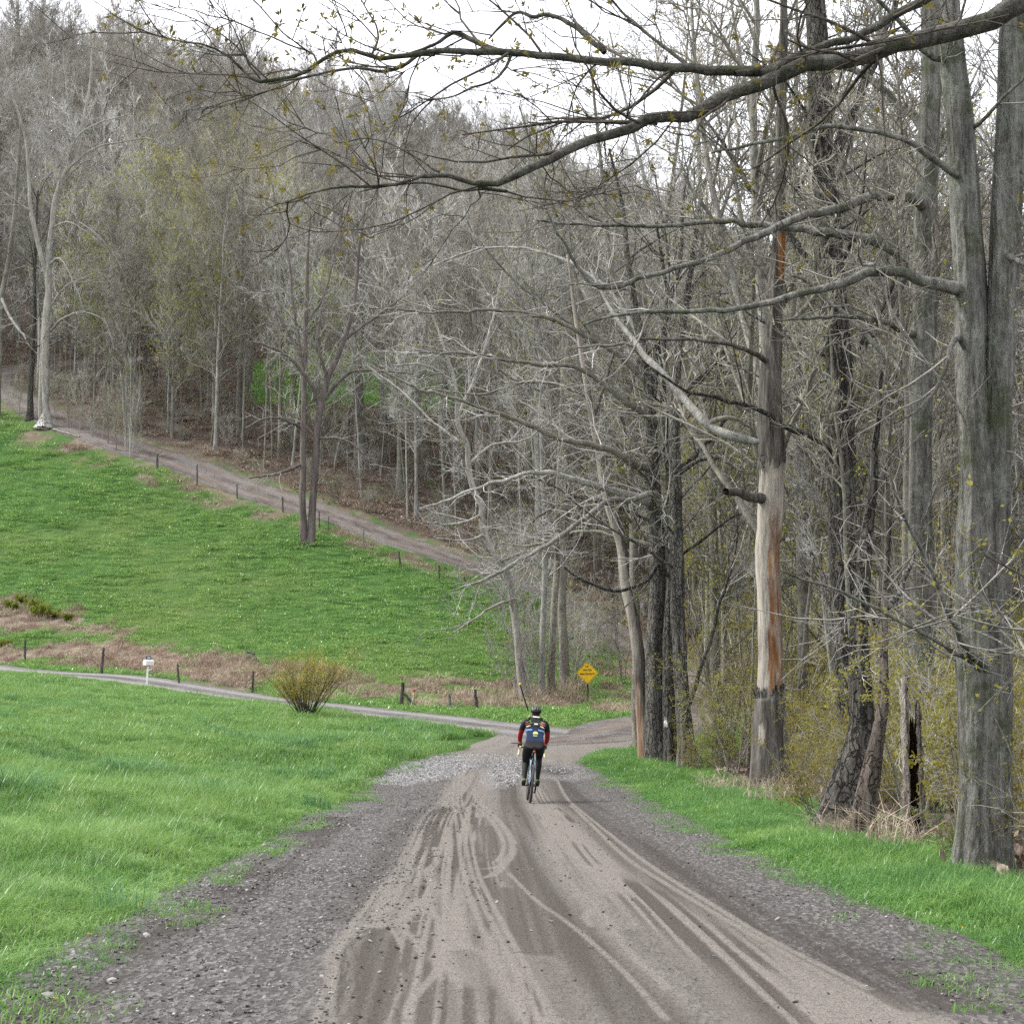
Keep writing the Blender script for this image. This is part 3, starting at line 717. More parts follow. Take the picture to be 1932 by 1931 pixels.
def hero(label, base_px, Y=None, stems=(), limbs=(), levels=(), leaf=None, bark=None, twig=None, bud=None, k=20, furrow=.02, flare=.5, seed=0,
         name='tree', cat='tree', group=None, n=70, limb_seg=12, sink=0.25, freq=5.0, autolimb=None, limb_bark=None):
    """one tree read off the photograph: stems and limbs follow picture polylines at its own distance"""
    r = np.random.default_rng(seed + 100)
    b = g(*base_px) if Y is None else np.append(at(base_px[0], base_px[1], Y)[:2], 0)
    if Y is not None: b[2] = float(ground(b[0], b[1]))
    Yb = b[1]
    root = thing(name, label, cat, tuple(b), group)
    B, Rd = [], []
    for st in stems:
        c, rad = px_curve(st, Yb, n)
        if st[0][1] >= base_px[1] - 40:      # starts at the ground
            c[0, 2] = min(c[0, 2], float(ground(c[0, 0], c[0, 1])) - sink)
        c = wiggle(c, rad[0] * 0.5, r, 0.6)
        G = Geo(); trunk_tube(G, c, rad, k, r, furrow, flare if st[0][1] >= base_px[1] - 40 else 0.0, freq=freq)
        obj('trunk', G.mesh('trunk', True, b), bark, root)
        i = np.linspace(0, n - 1, limb_seg).astype(int); B.append(c[i]); Rd.append(rad[i])
    nst = len(B)
    for lb in limbs:
        c, rad = px_curve(lb, Yb, 44)
        c = wiggle(wiggle(c, 0.10, r, 1.2), .05 + .5 * rad.max(), r, 3.4)
        G = Geo(); tubes(G, c[None], rad[None], 8 if rad[0] > .03 else 6)
        obj('limb', G.mesh('limb', True, b), limb_bark or bark, root)
        i = np.linspace(0, 43, limb_seg).astype(int); B.append(c[i]); Rd.append(rad[i])
    B = np.array(B); Rd = np.array(Rd)
    if levels:
        if autolimb is not None:       # stems carry limbs of their own; drawn limbs go straight to the second level
            GL, GT, GF = crown(B[:nst], Rd[:nst], [autolimb] + list(levels), r, dict(leaf, lv=len(levels)) if leaf else None)
            if len(limbs):
                a2, b2, c2 = crown(B[nst:], Rd[nst:], levels, r, leaf); GL.join(a2); GT.join(b2); GF.join(c2)
        else:
            GL, GT, GF = crown(B, Rd, levels, r, leaf)
        GL.join(GT)
        if GL.n: obj('crown', GL.mesh('crown', True, b), [bark, twig or bark], root)
        if GF.n: obj('leaves', GF.mesh('leaves', False, b), bud, root)
    return root

# ------------------------------------------------------------------ woodland trees: a few kinds, copied
def proto_tree(seed, H, r0, crown0, nl, lrel, lean=0.0, fork=False, leafy=None, n3=5, n4=2, tw=.011, ang=(28, 58), up1=.13, wide=1.0):
    r = np.random.default_rng(seed)
    n = 14
    t = np.linspace(0, 1, n)
    off = np.cumsum(r.normal(0, H * 0.006, (n, 2)), 0) * t[:, None]
    c = np.stack([off[:, 0] + lean * H * t ** 1.5, off[:, 1], H * t], 1)
    rad = r0 * (1 - 0.84 * t ** 0.9) * (1 + 0.5 * np.exp(-t * H / 0.5))
    c[0, 2] = -0.6
    GTk = Geo(); tubes(GTk, c[None], rad[None], 9)
    st, sr = [c], [rad]
    if fork:
        for kf in range(1 + (seed % 2)):
            i = r.integers(4, 7); d = r.random() * 6.28
            tt = np.linspace(0, 1, n)[:, None]
            f = c[i] + tt * np.array([math.cos(d) * H * .16, math.sin(d) * H * .16, H * (.92 - i / n)]) + np.stack([np.sin(tt[:, 0] * 3) * .4] * 2 + [tt[:, 0] * 0], 1) * (1 if kf else -1)
            fr = np.linspace(rad[i] * .8, .02, n)
            tubes(GTk, f[None], fr[None], 7); st.append(f); sr.append(fr)
    lv = [dict(n=nl, t0=crown0, t1=.97, rel=lrel, fall=.45, seg=7, k=5, ang=ang, up=up1, wander=.12, rr=.6, rl=.024, rmin=.03, limb=True, even=True),
          dict(n=8, t0=.15, rel=.48, fall=.55, seg=5, k=4, ang=(28, 55), up=.10, wander=.15, rr=.6, rl=.012, rmin=tw * 2.4),
          dict(n=n3, t0=.1, rel=.55, fall=.5, seg=4, k=3, ang=(22, 50), up=.11, wander=.17, rr=.7, rl=.010, rmin=tw * 1.5),
          dict(n=n4, t0=.1, rel=.65, fall=.4, seg=3, k=3, ang=(20, 45), up=.11, wander=.16, rr=.8, rl=.009, rmin=tw * 1.0)]
    GL, GT, GF = crown(np.array(st), np.array(sr), lv, r, leafy)
    out = {'trunk': GTk, 'branches': GL, 'crown': GT}
    if leafy: out['leaves'] = GF
    return out

def proto_meshes(parts, nm, mats):
    return {p: (lambda me: (me.materials.append(mats[p]), me)[1])(G.mesh(nm + '_' + p, p != 'crown')) for p, G in parts.items() if G.n}

def place_tree(pm, label, group, loc, rot, sc, name='tree', cat='tree', tilt=(0, 0)):
    root = thing(name, label, cat, loc, group)
    root.rotation_euler = (tilt[0], tilt[1], rot); root.scale = sc if isinstance(sc, tuple) else (sc, sc, sc)
    for p, me in pm.items(): obj(p, me, None, root)
    return root

def scatter(name, pts, rot, scl, idx, protos, **props):
    """many small pieces as ONE object: points carrying instances of the given meshes"""
    src = bpy.data.collections.new(name + '_pieces')
    for i, me in enumerate(protos):
        src.objects.link(bpy.data.objects.new('%s_piece_%02d' % (name, i), me))
    me = bpy.data.meshes.new(name); me.vertices.add(len(pts))
    me.vertices.foreach_set('co', np.ascontiguousarray(pts, dtype=np.float32).ravel())
    attr(me, 'rot', rot, 'FLOAT_VECTOR'); attr(me, 'scl', scl, 'FLOAT_VECTOR'); attr(me, 'idx', idx, 'INT')
    o = obj(name, me, None, None, **props)
    ng = bpy.data.node_groups.new(name, 'GeometryNodeTree')
    ng.interface.new_socket('Geometry', in_out='INPUT', socket_type='NodeSocketGeometry')
    ng.interface.new_socket('Geometry', in_out='OUTPUT', socket_type='NodeSocketGeometry')
    N = lambda t: ng.nodes.new(t)
    gi, go, ci, ip = N('NodeGroupInput'), N('NodeGroupOutput'), N('GeometryNodeCollectionInfo'), N('GeometryNodeInstanceOnPoints')
    ci.inputs['Collection'].default_value = src; ci.inputs['Separate Children'].default_value = True; ci.inputs['Reset Children'].default_value = True
    def na(nm, typ):
        a = N('GeometryNodeInputNamedAttribute'); a.data_type = typ; a.inputs['Name'].default_value = nm
        return next(s for s in a.outputs if s.enabled and s.name == 'Attribute')
    er = N('FunctionNodeEulerToRotation')
    L = ng.links.new
    L(na('rot', 'FLOAT_VECTOR'), er.inputs[0])
    L(gi.outputs[0], ip.inputs['Points']); L(ci.outputs[0], ip.inputs['Instance']); L(er.outputs[0], ip.inputs['Rotation'])
    L(na('scl', 'FLOAT_VECTOR'), ip.inputs['Scale']); L(na('idx', 'INT'), ip.inputs['Instance Index'])
    ip.inputs['Pick Instance'].default_value = True
    L(ip.outputs[0], go.inputs[0])
    md = o.modifiers.new('scatter', 'NODES'); md.node_group = ng
    return o
# ------------------------------------------------------------------ the wood: hillside and right side
far_m = dict(trunk=M_BARK_FAR, branches=M_BARK_FAR, crown=M_TWIG)
LB = dict(size=.17, per=2, spread=.22, p=.6, lv=3)
specs = [dict(H=22, r0=.21, crown0=.22, nl=20, lrel=.24, fork=True), dict(H=24, r0=.23, crown0=.28, nl=20, lrel=.23, fork=True), dict(H=20, r0=.17, crown0=.16, nl=26, lrel=.26),
         dict(H=23, r0=.19, crown0=.30, nl=20, lrel=.24, fork=True, lean=.07), dict(H=19, r0=.14, crown0=.20, nl=22, lrel=.25, lean=-.09),
         dict(H=18, r0=.15, crown0=.18, nl=24, lrel=.27, leafy=LB), dict(H=15, r0=.13, crown0=.14, nl=22, lrel=.28, leafy=dict(LB, p=.65, per=2))]
kinds = []
for i, s in enumerate(specs):
    pt = proto_tree(40 + i, tw=.0115, **s)
    kinds.append(proto_meshes(pt, 'wood_tree', dict(far_m, leaves=(M_BUD if i == 5 else M_BUD_GR))))
slim = [proto_meshes(proto_tree(70 + i, H=h, r0=r0, crown0=.45, nl=12, lrel=.14, n3=5, n4=3, tw=.010), 'slim_tree', far_m) for i, (h, r0) in enumerate([(17, .085), (14, .07), (20, .11)])]

def poisson(n, xr, yr, dmin, ok, r, dens=None):
    out = []; cell = {}
    for _ in range(n):
        x = r.uniform(*xr); y = r.uniform(*yr)
        if not ok(x, y): continue
        if dens and r.random() > dens(x, y): continue
        cx, cy = int(x // dmin), int(y // dmin)
        if any((x - a) ** 2 + (y - b) ** 2 < dmin * dmin for i in (-1, 0, 1) for j in (-1, 0, 1) for a, b in cell.get((cx + i, cy + j), ())): continue
        cell.setdefault((cx, cy), []).append((x, y)); out.append((x, y))
    return np.array(out)
r = np.random.default_rng(21)
def batch_ok(fn, xr, yr, n, dmin, r):
    X = r.uniform(*xr, n); Y = r.uniform(*yr, n)
    ok = fn(X, Y); X, Y = X[ok], Y[ok]
    it = iter(zip(X, Y)); out = []; cell = {}
    for x, y in it:
        cx, cy = int(x // dmin), int(y // dmin)
        if any((x - a) ** 2 + (y - b) ** 2 < dmin * dmin for i in (-1, 0, 1) for j in (-1, 0, 1) for a, b in cell.get((cx + i, cy + j), ())): continue
        cell.setdefault((cx, cy), []).append((x, y)); out.append((x, y))
    return np.array(out)
clear = gpoly([(480, 676), (560, 668), (850, 670), (890, 720), (890, 790), (800, 800), (560, 796), (480, 782)])
clear2 = gpoly([(500, 690), (860, 690), (880, 815), (490, 815)])
def ok_hill(X, Y):
    vis = np.abs(X) < 0.29 * Y + 9
    return uphill(X, Y, 3.6) & vis & (seg_dist(X, Y, hill_c[::4])[0] > 3.4) & ~in_poly(X, Y, clear)
def ok_right(X, Y):
    return right_wood(X, Y, 1.0) & (X < 0.30 * Y + 12) & (seg_dist(X, Y, hill_c[::4])[0] > 3.2) & ((Y > 24) | (X > 7))
def ok_hill2(X, Y): return ok_hill(X, Y) & ~(in_poly(X, Y, clear2) & (fbm(X * .5 + 9, Y * .5) < .56)) & ((seg_dist(X, Y, hill_c[::4])[0] > 9) | (fbm(X * .31 + 5, Y * .31) > .5))
ph = batch_ok(ok_hill2, (-110, 120), (120, 345), 60000, 4.7, r)
pr_ = batch_ok(ok_right, (3, 50), (34, 128), 20000, 3.5, r)
pr_ = pr_[(pr_[:, 1] > 52) | (r.random(len(pr_)) < .4)]
G_HILL = 'bare trees of the wood on the hillside'; G_RIGHT = 'trees of the wood on the right of the road'
hill_lab = ['straight bare grey hillside tree', 'forked bare grey hillside tree', 'low-branched bare hillside tree', 'forked leaning hillside tree', 'thin leaning hillside tree', 'yellow-green budding hillside tree', 'low fresh green hillside tree']
right_lab = [q_.replace('hillside', 'woodland') for q_ in hill_lab]
def pick(n, r, p): return r.choice(len(p), n, p=np.array(p) / sum(p))
gh = fbm(ph[:, 0] * 0.02 + 3, ph[:, 1] * 0.02, 3)
kh = pick(len(ph), r, [22, 20, 18, 12, 12, 5, 3])
green_zone = in_poly(*to_uv(ph[:, 0], ph[:, 1], ground(ph[:, 0], ph[:, 1]) + 12), [(150, 300), (560, 300), (600, 620), (250, 640), (120, 480)])
kh = np.where(green_zone & (r.random(len(ph)) < .5), r.choice([5, 5, 6], len(ph)), kh)
kr = pick(len(pr_), r, [12, 12, 14, 8, 18, 28, 8])
order = np.argsort(ph[:, 1] + np.abs(ph[:, 0] + 10) * .25)
def zone(x, y, right):
    u, v = to_uv(np.array(x), np.array(y), ground(x, y))
    if right:
        return ('left of the peeled snag' if u < 1420 else 'between the peeled snag and the leaning trunk' if u < 1570 else 'behind the hollow stump' if u < 1760 else 'beside the huge fused maple') + (' near the road' if y < 62 else ' farther in')
    h = 'low' if y < 160 else 'halfway up' if y < 205 else 'high'
    return h + (' behind the bleached tree' if u < 150 else ' above the hill road fence' if u < 430 else ' behind the twin-trunked tree' if u < 730 else ' left of the crooked pale tree' if u < 960 else ' behind the clump by the sign')
for j in range(len(pr_)):
    x, y = pr_[j]; i = kr[j]; sc = r.uniform(.6, 1.05)
    place_tree(kinds[i], right_lab[i] + ' ' + zone(x, y, True), G_RIGHT, (x, y, float(ground(x, y))), r.uniform(0, 6.28), sc)
NI = max(0, 285 - len(pr_))
for j in order[:NI]:
    x, y = ph[j]; i = kh[j]; sc = r.uniform(.75, 1.12)
    place_tree(kinds[i], hill_lab[i] + ' ' + zone(x, y, False), G_HILL, (x, y, float(ground(x, y))), r.uniform(0, 6.28), sc)
rest = order[NI:]
def joined(pm, nm):
    """all parts of one kind as a single mesh for the far mass"""
    import bmesh as _b
    bm = _b.new(); mats = []; me2 = bpy.data.meshes.new(nm)
    for p, me in pm.items():
        k0 = len(bm.faces); bm.from_mesh(me); bm.faces.ensure_lookup_table()
        mt = me.materials[0]
        if mt not in mats: mats.append(mt)
        for f in bm.faces[k0:]: f.material_index = mats.index(mt)
    bm.to_mesh(me2); bm.free()
    for mt in mats: me2.materials.append(mt)
    return me2
jk = [joined(pm, 'far_tree') for pm in kinds]
pz = np.stack([ph[rest, 0], ph[rest, 1], ground(ph[rest, 0], ph[rest, 1])], 1)
N = len(rest)
s1 = r.uniform(.75, 1.12, N)
far_rot = np.stack([r.normal(0, .03, N), r.normal(0, .03, N), r.uniform(0, 6.28, N)], 1)
o = scatter('far_woods', pz, far_rot, np.stack([s1, s1, s1 * r.uniform(.9, 1.1, N)], 1), kh[rest], jk, kind='stuff')
o['label'] = 'dense bare spring wood covering the upper hillside to the skyline'
# thin understorey stems between the trees (too many to count)
ps_ = batch_ok(lambda X, Y: (ok_hill(X, Y) | (ok_right(X, Y))) & (Y < 210), (-70, 60), (22, 210), 9000, 2.0, r)
ps_ = ps_[:1400]; N = len(ps_)
s1 = r.uniform(.35, 1.0, N)
o = scatter('understorey_stems', np.stack([ps_[:, 0], ps_[:, 1], ground(ps_[:, 0], ps_[:, 1])], 1), np.stack([r.normal(0, .08, N), r.normal(0, .08, N), r.uniform(0, 6.28, N)], 1),
            np.stack([s1] * 3, 1), r.integers(0, 3, N), [joined(pm, 'thin_stem') for pm in slim], kind='stuff')
o['label'] = 'thin bare saplings filling the wood between the bigger trunks'
print('trees', len(ph), len(pr_), NI)
# ------------------------------------------------------------------ single trees that the photograph lets one tell apart
def thin(L, k): return [[(p[0], p[1], p[2] * k) + tuple(p[3:]) for p in l] for l in L]
TW_NEAR = [dict(per_m=2.6, len=1.25, fall=.35, t0=.06, seg=7, k=5, ang=(30, 62), up=.03, wander=.16, rr=.5, rl=.011, rmin=.006, flat=.55),
           dict(per_m=5.0, len=.55, fall=.3, t0=.1, seg=5, k=4, ang=(28, 60), up=.05, wander=.2, rr=.7, rl=.010, rmin=.0042, flat=.4),
           dict(per_m=5.0, len=.22, fall=.2, t0=.15, seg=4, k=3, ang=(25, 60), up=.06, wander=.2, rr=.8, rl=.012, rmin=.0032)]
# long mossy limbs of a roadside maple that stands just outside the picture
hero('roadside maple whose long mossy limbs hang across the top of the picture', (2175, 1790), Y=13.0, seed=1, bark=M_BARK, twig=M_TWIG_DK, bud=leaf_mat('olive_brown_opening_leaf', [(.35, (.09, .075, .02)), (.5, (.16, .135, .032)), (.66, (.25, .215, .06))], .4, 9), k=22, furrow=.02, limb_bark=M_LIMB,
     stems=[[(2175, 1790, 190), (2180, 1200, 150), (2165, 500, 130), (2150, -80, 115), (2160, -700, 80), (2190, -1300, 40)]],
     limbs=thin([[(2150, -60, 62), (2040, -20, 54), (1932, 6, 48, -.1), (1850, 36, 44, -.2), (1760, 62, 41, -.3), (1680, 84, 38, -.4), (1600, 106, 36, -.5), (1506, 132, 33, -.6), (1440, 160, 30, -.6), (1350, 192, 28, -.7), (1290, 215, 25, -.8),
             (1180, 238, 22, -.9), (1110, 258, 20, -1.0), (1040, 298, 18, -1.1), (975, 335, 16, -1.2), (930, 350, 14, -1.2), (880, 342, 11, -1.2), (820, 322, 9, -1.3), (740, 345, 7, -1.3), (660, 344, 6, -1.4), (600, 365, 4, -1.4), (540, 382, 3, -1.4)],
            [(1470, 134, 26, -.6), (1400, 132, 24, -.5), (1300, 127, 22, -.4), (1200, 118, 19, -.3), (1100, 111, 18, -.2), (1020, 106, 17, -.1), (965, 102, 16), (890, 102, 15), (820, 100, 14, .1), (760, 104, 12, .1), (700, 105, 11, .2),
             (665, 95, 10, .2), (630, 98, 10, .3), (600, 122, 10, .3), (565, 141, 10, .3), (490, 148, 9, .3), (460, 131, 7, .4), (435, 110, 6, .4), (390, 95, 5, .4), (310, 75, 4, .5), (250, 52, 3, .5), (205, 28, 2, .5)],
            [(820, 104, 9, .1), (795, 110, 9, .1), (765, 131, 9, 0), (730, 139, 8, 0), (690, 138, 7, -.1), (645, 135, 6, -.1), (580, 143, 5, -.2), (510, 152, 4, -.3)],
            [(965, 100, 10), (900, 82, 12, .2), (850, 65, 12, .3), (832, 78, 9, .3), (815, 92, 8, .2), (745, 106, 5, .3), (700, 84, 4, .4), (640, 60, 3, .5), (600, 20, 2, .5)],
            [(1141, 100, 14, -.2), (1110, 70, 12, -.1), (1080, 48, 12, 0), (1041, 32, 10, .1), (1016, 37, 9, .1), (986, 22, 8, .2), (960, 40, 7, .2), (930, 70, 4, .3)],
            [(1386, 140, 14, -.6), (1446, 125, 16, -.5), (1506, 95, 18, -.4), (1591, 75, 18, -.3), (1666, 40, 20, -.2), (1751, 0, 22, -.1), (1850, -50, 24, 0)],
            [(1345, 192, 11, -.7), (1338, 205, 10, -.7), (1270, 226, 9, -.6), (1180, 235, 8, -.4), (1090, 232, 6, -.3), (1020, 255, 4, -.2), (960, 285, 3, -.1)],
            [(965, 103, 8, 0), (940, 140, 6, -.2), (880, 170, 5, -.4), (830, 190, 3, -.5), (770, 205, 2, -.6)],
            [(945, 345, 9, -1.2), (900, 352, 8, -1.1), (960, 372, 6, -1.0), (840, 360, 5, -1.0), (760, 362, 4, -1.0), (690, 372, 3, -1.0)],
            [(700, 105, 6, .2), (720, 60, 5, .3), (690, 10, 3, .4), (660, -40, 2, .4)], [(1300, 127, 10, -.4), (1240, 70, 8, -.2), (1180, 20, 6, 0), (1130, -40, 5, 0)],
            [(600, 122, 5, .3), (520, 78, 4, .4), (450, 40, 3, .5), (400, 5, 2, .5)], [(830, 325, 6, -1.3), (770, 290, 4, -1.2), (700, 262, 3, -1.1), (640, 262, 2, -1.0)]], .86),
     levels=[dict(TW_NEAR[0], per_m=3.0), dict(TW_NEAR[1], per_m=5.5), TW_NEAR[2]], leaf=dict(size=.042, per=8, spread=.006, p=.7, lv=2, wide=.16), limb_seg=20)

L1 = dict(per_m=1.2, len=3.2, fall=.5, t0=.35, seg=8, k=6, ang=(40, 75), up=.05, wander=.13, rr=.4, rl=.013, rmin=.012, limb=True)
TW_MID = [dict(per_m=1.7, len=1.7, fall=.3, t0=.1, seg=6, k=4, ang=(30, 65), up=.05, wander=.17, rr=.55, rl=.010, rmin=.009, flat=.3),
          dict(per_m=2.9, len=.8, fall=.3, t0=.1, seg=4, k=3, ang=(28, 60), up=.06, wander=.2, rr=.7, rl=.009, rmin=.0065),
          dict(per_m=3.2, len=.42, fall=.3, t0=.1, seg=3, k=3, ang=(25, 60), up=.06, wander=.2, rr=.8, rl=.010, rmin=.005)]
SPRING = dict(size=.05, per=3, spread=.05, p=.24, lv=2)
hero('huge grey maple with two fused mossy trunks at the right edge', (1850, 1650), seed=2, bark=M_BARK, twig=M_TWIG_MID, bud=M_BUD, k=56, furrow=.034, flare=.5, n=220, freq=4.5,
     stems=[[(1846, 1655, 84), (1848, 1480, 78), (1850, 1300, 86), (1848, 1100, 76), (1847, 940, 70), (1842, 800, 66), (1834, 600, 62), (1824, 400, 60), (1812, 250, 56), (1795, 90, 52), (1780, -120, 46), (1770, -500, 30)],
            [(1888, 1668, 44), (1888, 1450, 46), (1886, 1250, 50), (1883, 1000, 52), (1882, 800, 54), (1890, 620, 60), (1900, 400, 60), (1908, 200, 60), (1916, 20, 56), (1930, -250, 46), (1935, -600, 26)]],
     limbs=[[(1815, 545, 30), (1786, 540, 26, -.1), (1691, 517, 20, -.3), (1616, 530, 17, -.5), (1541, 555, 14, -.7), (1416, 575, 11, -.8), (1266, 590, 8, -.9), (1180, 594, 6, -1), (1110, 606, 4, -1)],
            [(1862, 1275, 26), (1858, 1258, 22, -.2), (1816, 1206, 13, -.6), (1780, 1130, 10, -.8), (1746, 1041, 8, -1), (1706, 966, 6, -1.2), (1680, 880, 4, -1.3)],
            [(1850, 1262, 14, -.2), (1816, 1241, 9, -.5), (1716, 1181, 7, -.8), (1590, 1120, 6, -1), (1466, 1081, 4, -1.2)],
            [(1835, 690, 16), (1810, 640, 12, -.2), (1790, 690, 8, -.5), (1745, 760, 6, -.8), (1690, 800, 4, -1)],
            [(1815, 330, 18), (1786, 322, 15, -.2), (1716, 270, 12, -.4), (1591, 245, 9, -.6), (1506, 250, 8, -.7), (1416, 272, 6, -.8), (1341, 287, 4, -.8)],
            [(1820, 245, 10), (1850, 228, 8, -.2), (1890, 180, 6, -.4), (1928, 140, 4, -.5)], [(1895, 470, 14), (1930, 500, 10, -.4), (1990, 520, 8, -.6)],
            [(1800, 120, 14), (1750, 100, 12, -.3), (1690, 40, 9, -.5), (1620, -20, 6, -.6)]],
     levels=[dict(TW_MID[0], per_m=1.2), TW_MID[1], TW_MID[2]], leaf=dict(SPRING, size=.03, p=.2, wide=.2))
hero('tall straight grey trunk between the ivy-clad tree and the fused maple', (1742, 1530), seed=3, bark=M_BARK, twig=M_TWIG_MID, bud=M_BUD, k=22, furrow=.014, n=90,
     stems=[[(1742, 1530, 60), (1740, 1300, 54), (1738, 1000, 50), (1740, 700, 48), (1744, 450, 46), (1752, 250, 42), (1760, 60, 38), (1765, -200, 30), (1770, -500, 16)]],
     limbs=[[(1742, 395, 24), (1731, 380, 22, -.3), (1656, 372, 19, -.7), (1566, 395, 17, -1), (1491, 420, 15, -1.2), (1391, 460, 12, -1.5), (1316, 495, 10, -1.7), (1226, 522, 9, -1.8), (1131, 542, 9, -2), (1086, 495, 6, -2), (1060, 450, 5, -2.1), (1030, 400, 3, -2.2)],
            [(1740, 520, 28), (1716, 490, 26, .2), (1666, 460, 22, .4), (1566, 440, 19, .6), (1466, 430, 15, .9), (1366, 420, 12, 1), (1266, 425, 9, 1.2), (1116, 425, 6, 1.4), (1016, 415, 4, 1.5)],
            [(1735, 640, 16), (1700, 625, 13, -.3), (1660, 605, 10, -.5), (1560, 600, 7, -.7), (1460, 605, 4, -.8)],
            [(1750, 250, 20), (1716, 215, 17, .3), (1641, 150, 14, .5), (1566, 118, 10, .7), (1480, 60, 6, 1)], [(1745, 720, 16), (1690, 690, 12, 1), (1600, 600, 9, 1.4), (1500, 520, 6, 1.8)]],
     levels=TW_MID, leaf=dict(SPRING, size=.035, wide=.22))
hero('tall dark trunk wrapped in ivy, third big trunk from the right edge', (1612, 1500), seed=4, bark=M_BARK_DK, twig=M_TWIG_MID, bud=M_BUD, k=20, furrow=.025, n=80,
     stems=[[(1612, 1500, 62), (1600, 1200, 56), (1592, 1000, 54), (1585, 800, 52), (1578, 600, 50), (1565, 400, 48), (1552, 250, 46), (1543, 100, 44), (1535, -100, 36), (1530, -400, 20)]],
     limbs=[[(1560, 330, 24), (1600, 230, 18, .3), (1650, 120, 13, .6), (1690, 0, 9, .9)], [(1575, 560, 20), (1520, 480, 15, .5), (1450, 400, 11, .8), (1380, 300, 8, 1.2), (1330, 220, 5, 1.5)],
            [(1582, 700, 20), (1640, 640, 16, .6), (1690, 560, 12, 1), (1720, 480, 8, 1.4)], [(1588, 860, 18), (1520, 820, 13, -.6), (1420, 770, 9, -1), (1300, 740, 6, -1.4), (1220, 690, 4, -1.6)]],
     levels=[L1] + TW_MID, leaf=dict(SPRING, lv=3))
# snag with peeled bark
def peeled_mat():
    m = NM('peeled_snag_bark')
    o = m.objc(); st = m.map(o, (1, 1, .1)); f = m.noise(st, 8, 5, .7, .4); f2 = m.noise(st, 26, 4, .7)
    s = m.math('ADD', m.math('MULTIPLY', f, .6), m.math('MULTIPLY', f2, .4))
    bark = m.ramp(s, [(.38, (.028, .025, .022)), (.5, (.088, .081, .072)), (.62, (.18, .17, .155))])
    wood = m.ramp(s, [(.38, (.15, .135, .12)), (.5, (.31, .28, .245)), (.62, (.45, .41, .35))])
    org = m.ramp(s, [(.36, (.075, .030, .012)), (.5, (.20, .085, .030)), (.64, (.36, .22, .11))])
    c = m.mix(m.at('peel'), bark, wood); c = m.mix(m.at('orange'), c, org)
    return m.pbr(c, .9, m.bump(s, .8, .05), .15)
M_PEEL = peeled_mat()
def snag_attrs(root, rule):
    for o in root.children:
        if o.name.startswith('trunk'):
            co = np.empty(len(o.data.vertices) * 3, np.float32); o.data.vertices.foreach_get('co', co); co = co.reshape(-1, 3) + np.array(root.location)
            u, v = to_uv(co[:, 0], co[:, 1], co[:, 2]); p, q2 = rule(u, v, co)
            attr(o.data, 'peel', p); attr(o.data, 'orange', q2)
sn = hero('broken old tree with its bark peeled to pale wood and an orange rotten streak', (1450, 1502), seed=5, bark=M_PEEL, twig=M_TWIG_MID, bud=M_BUD, k=72, furrow=.025, flare=.25, n=300,
     stems=[[(1448, 1505, 68), (1448, 1400, 60), (1450, 1322, 57), (1450, 1308, 49), (1450, 1200, 45), (1451, 1040, 45), (1452, 960, 49), (1452, 890, 45), (1453, 870, 50), (1453, 800, 48), (1456, 700, 40), (1463, 560, 30), (1470, 420, 24), (1474, 260, 20), (1478, 90, 16), (1482, -120, 9)]],
     limbs=[[(1444, 944, 22), (1420, 936, 19, -.4), (1396, 930, 17, -.8), (1370, 928, 15, -1.1)], [(1462, 560, 14), (1420, 500, 11, .6), (1360, 440, 8, 1), (1290, 330, 5, 1.5)], [(1470, 420, 12), (1520, 330, 9, .6), (1560, 200, 6, 1)],
            [(1456, 690, 12), (1400, 660, 9, -.8), (1310, 640, 6, -1.3), (1200, 640, 4, -1.6)]],
     levels=[dict(TW_MID[0], t0=.45, per_m=.9), TW_MID[1], TW_MID[2]], leaf=dict(SPRING, p=.12))
_nz = np.random.default_rng(9)
def rule(u, v, co):
    n = fbm(co[:, 0] * 6, co[:, 2] * 1.1 + 7); e = 1300 + 40 * (n - .5)
    front = co[:, 1] < sn.location[1] + .1
    n9 = fbm(co[:, 0] * 22, co[:, 2] * 3.5 + 2)
    e = e + 34 * (n9 - .5); e2 = 874 - 30 * (n - .5) + 30 * (n9 - .5); pe = sstep(e + 3, e - 3, v) * sstep(e2, e2 + 6, v)
    og = pe * sstep(1450, 1453, u + 20 * (n - .5) + 12 * (n9 - .5)) * np.clip(sstep(920, 1080, v + 150 * (n - .5)) * (2.2 * n9 - .35), 0, .9) + ((v > 440) & (v < 530) & (u > 1468)) * 1.0
    pe = np.maximum(pe, ((u - 1437) ** 2 / 36 + (v - 1385) ** 2 / 400 < 1) * front * 1.0)
    return pe, np.clip(og, 0, 1)
snag_attrs(sn, rule)
rb = np.random.default_rng(91)
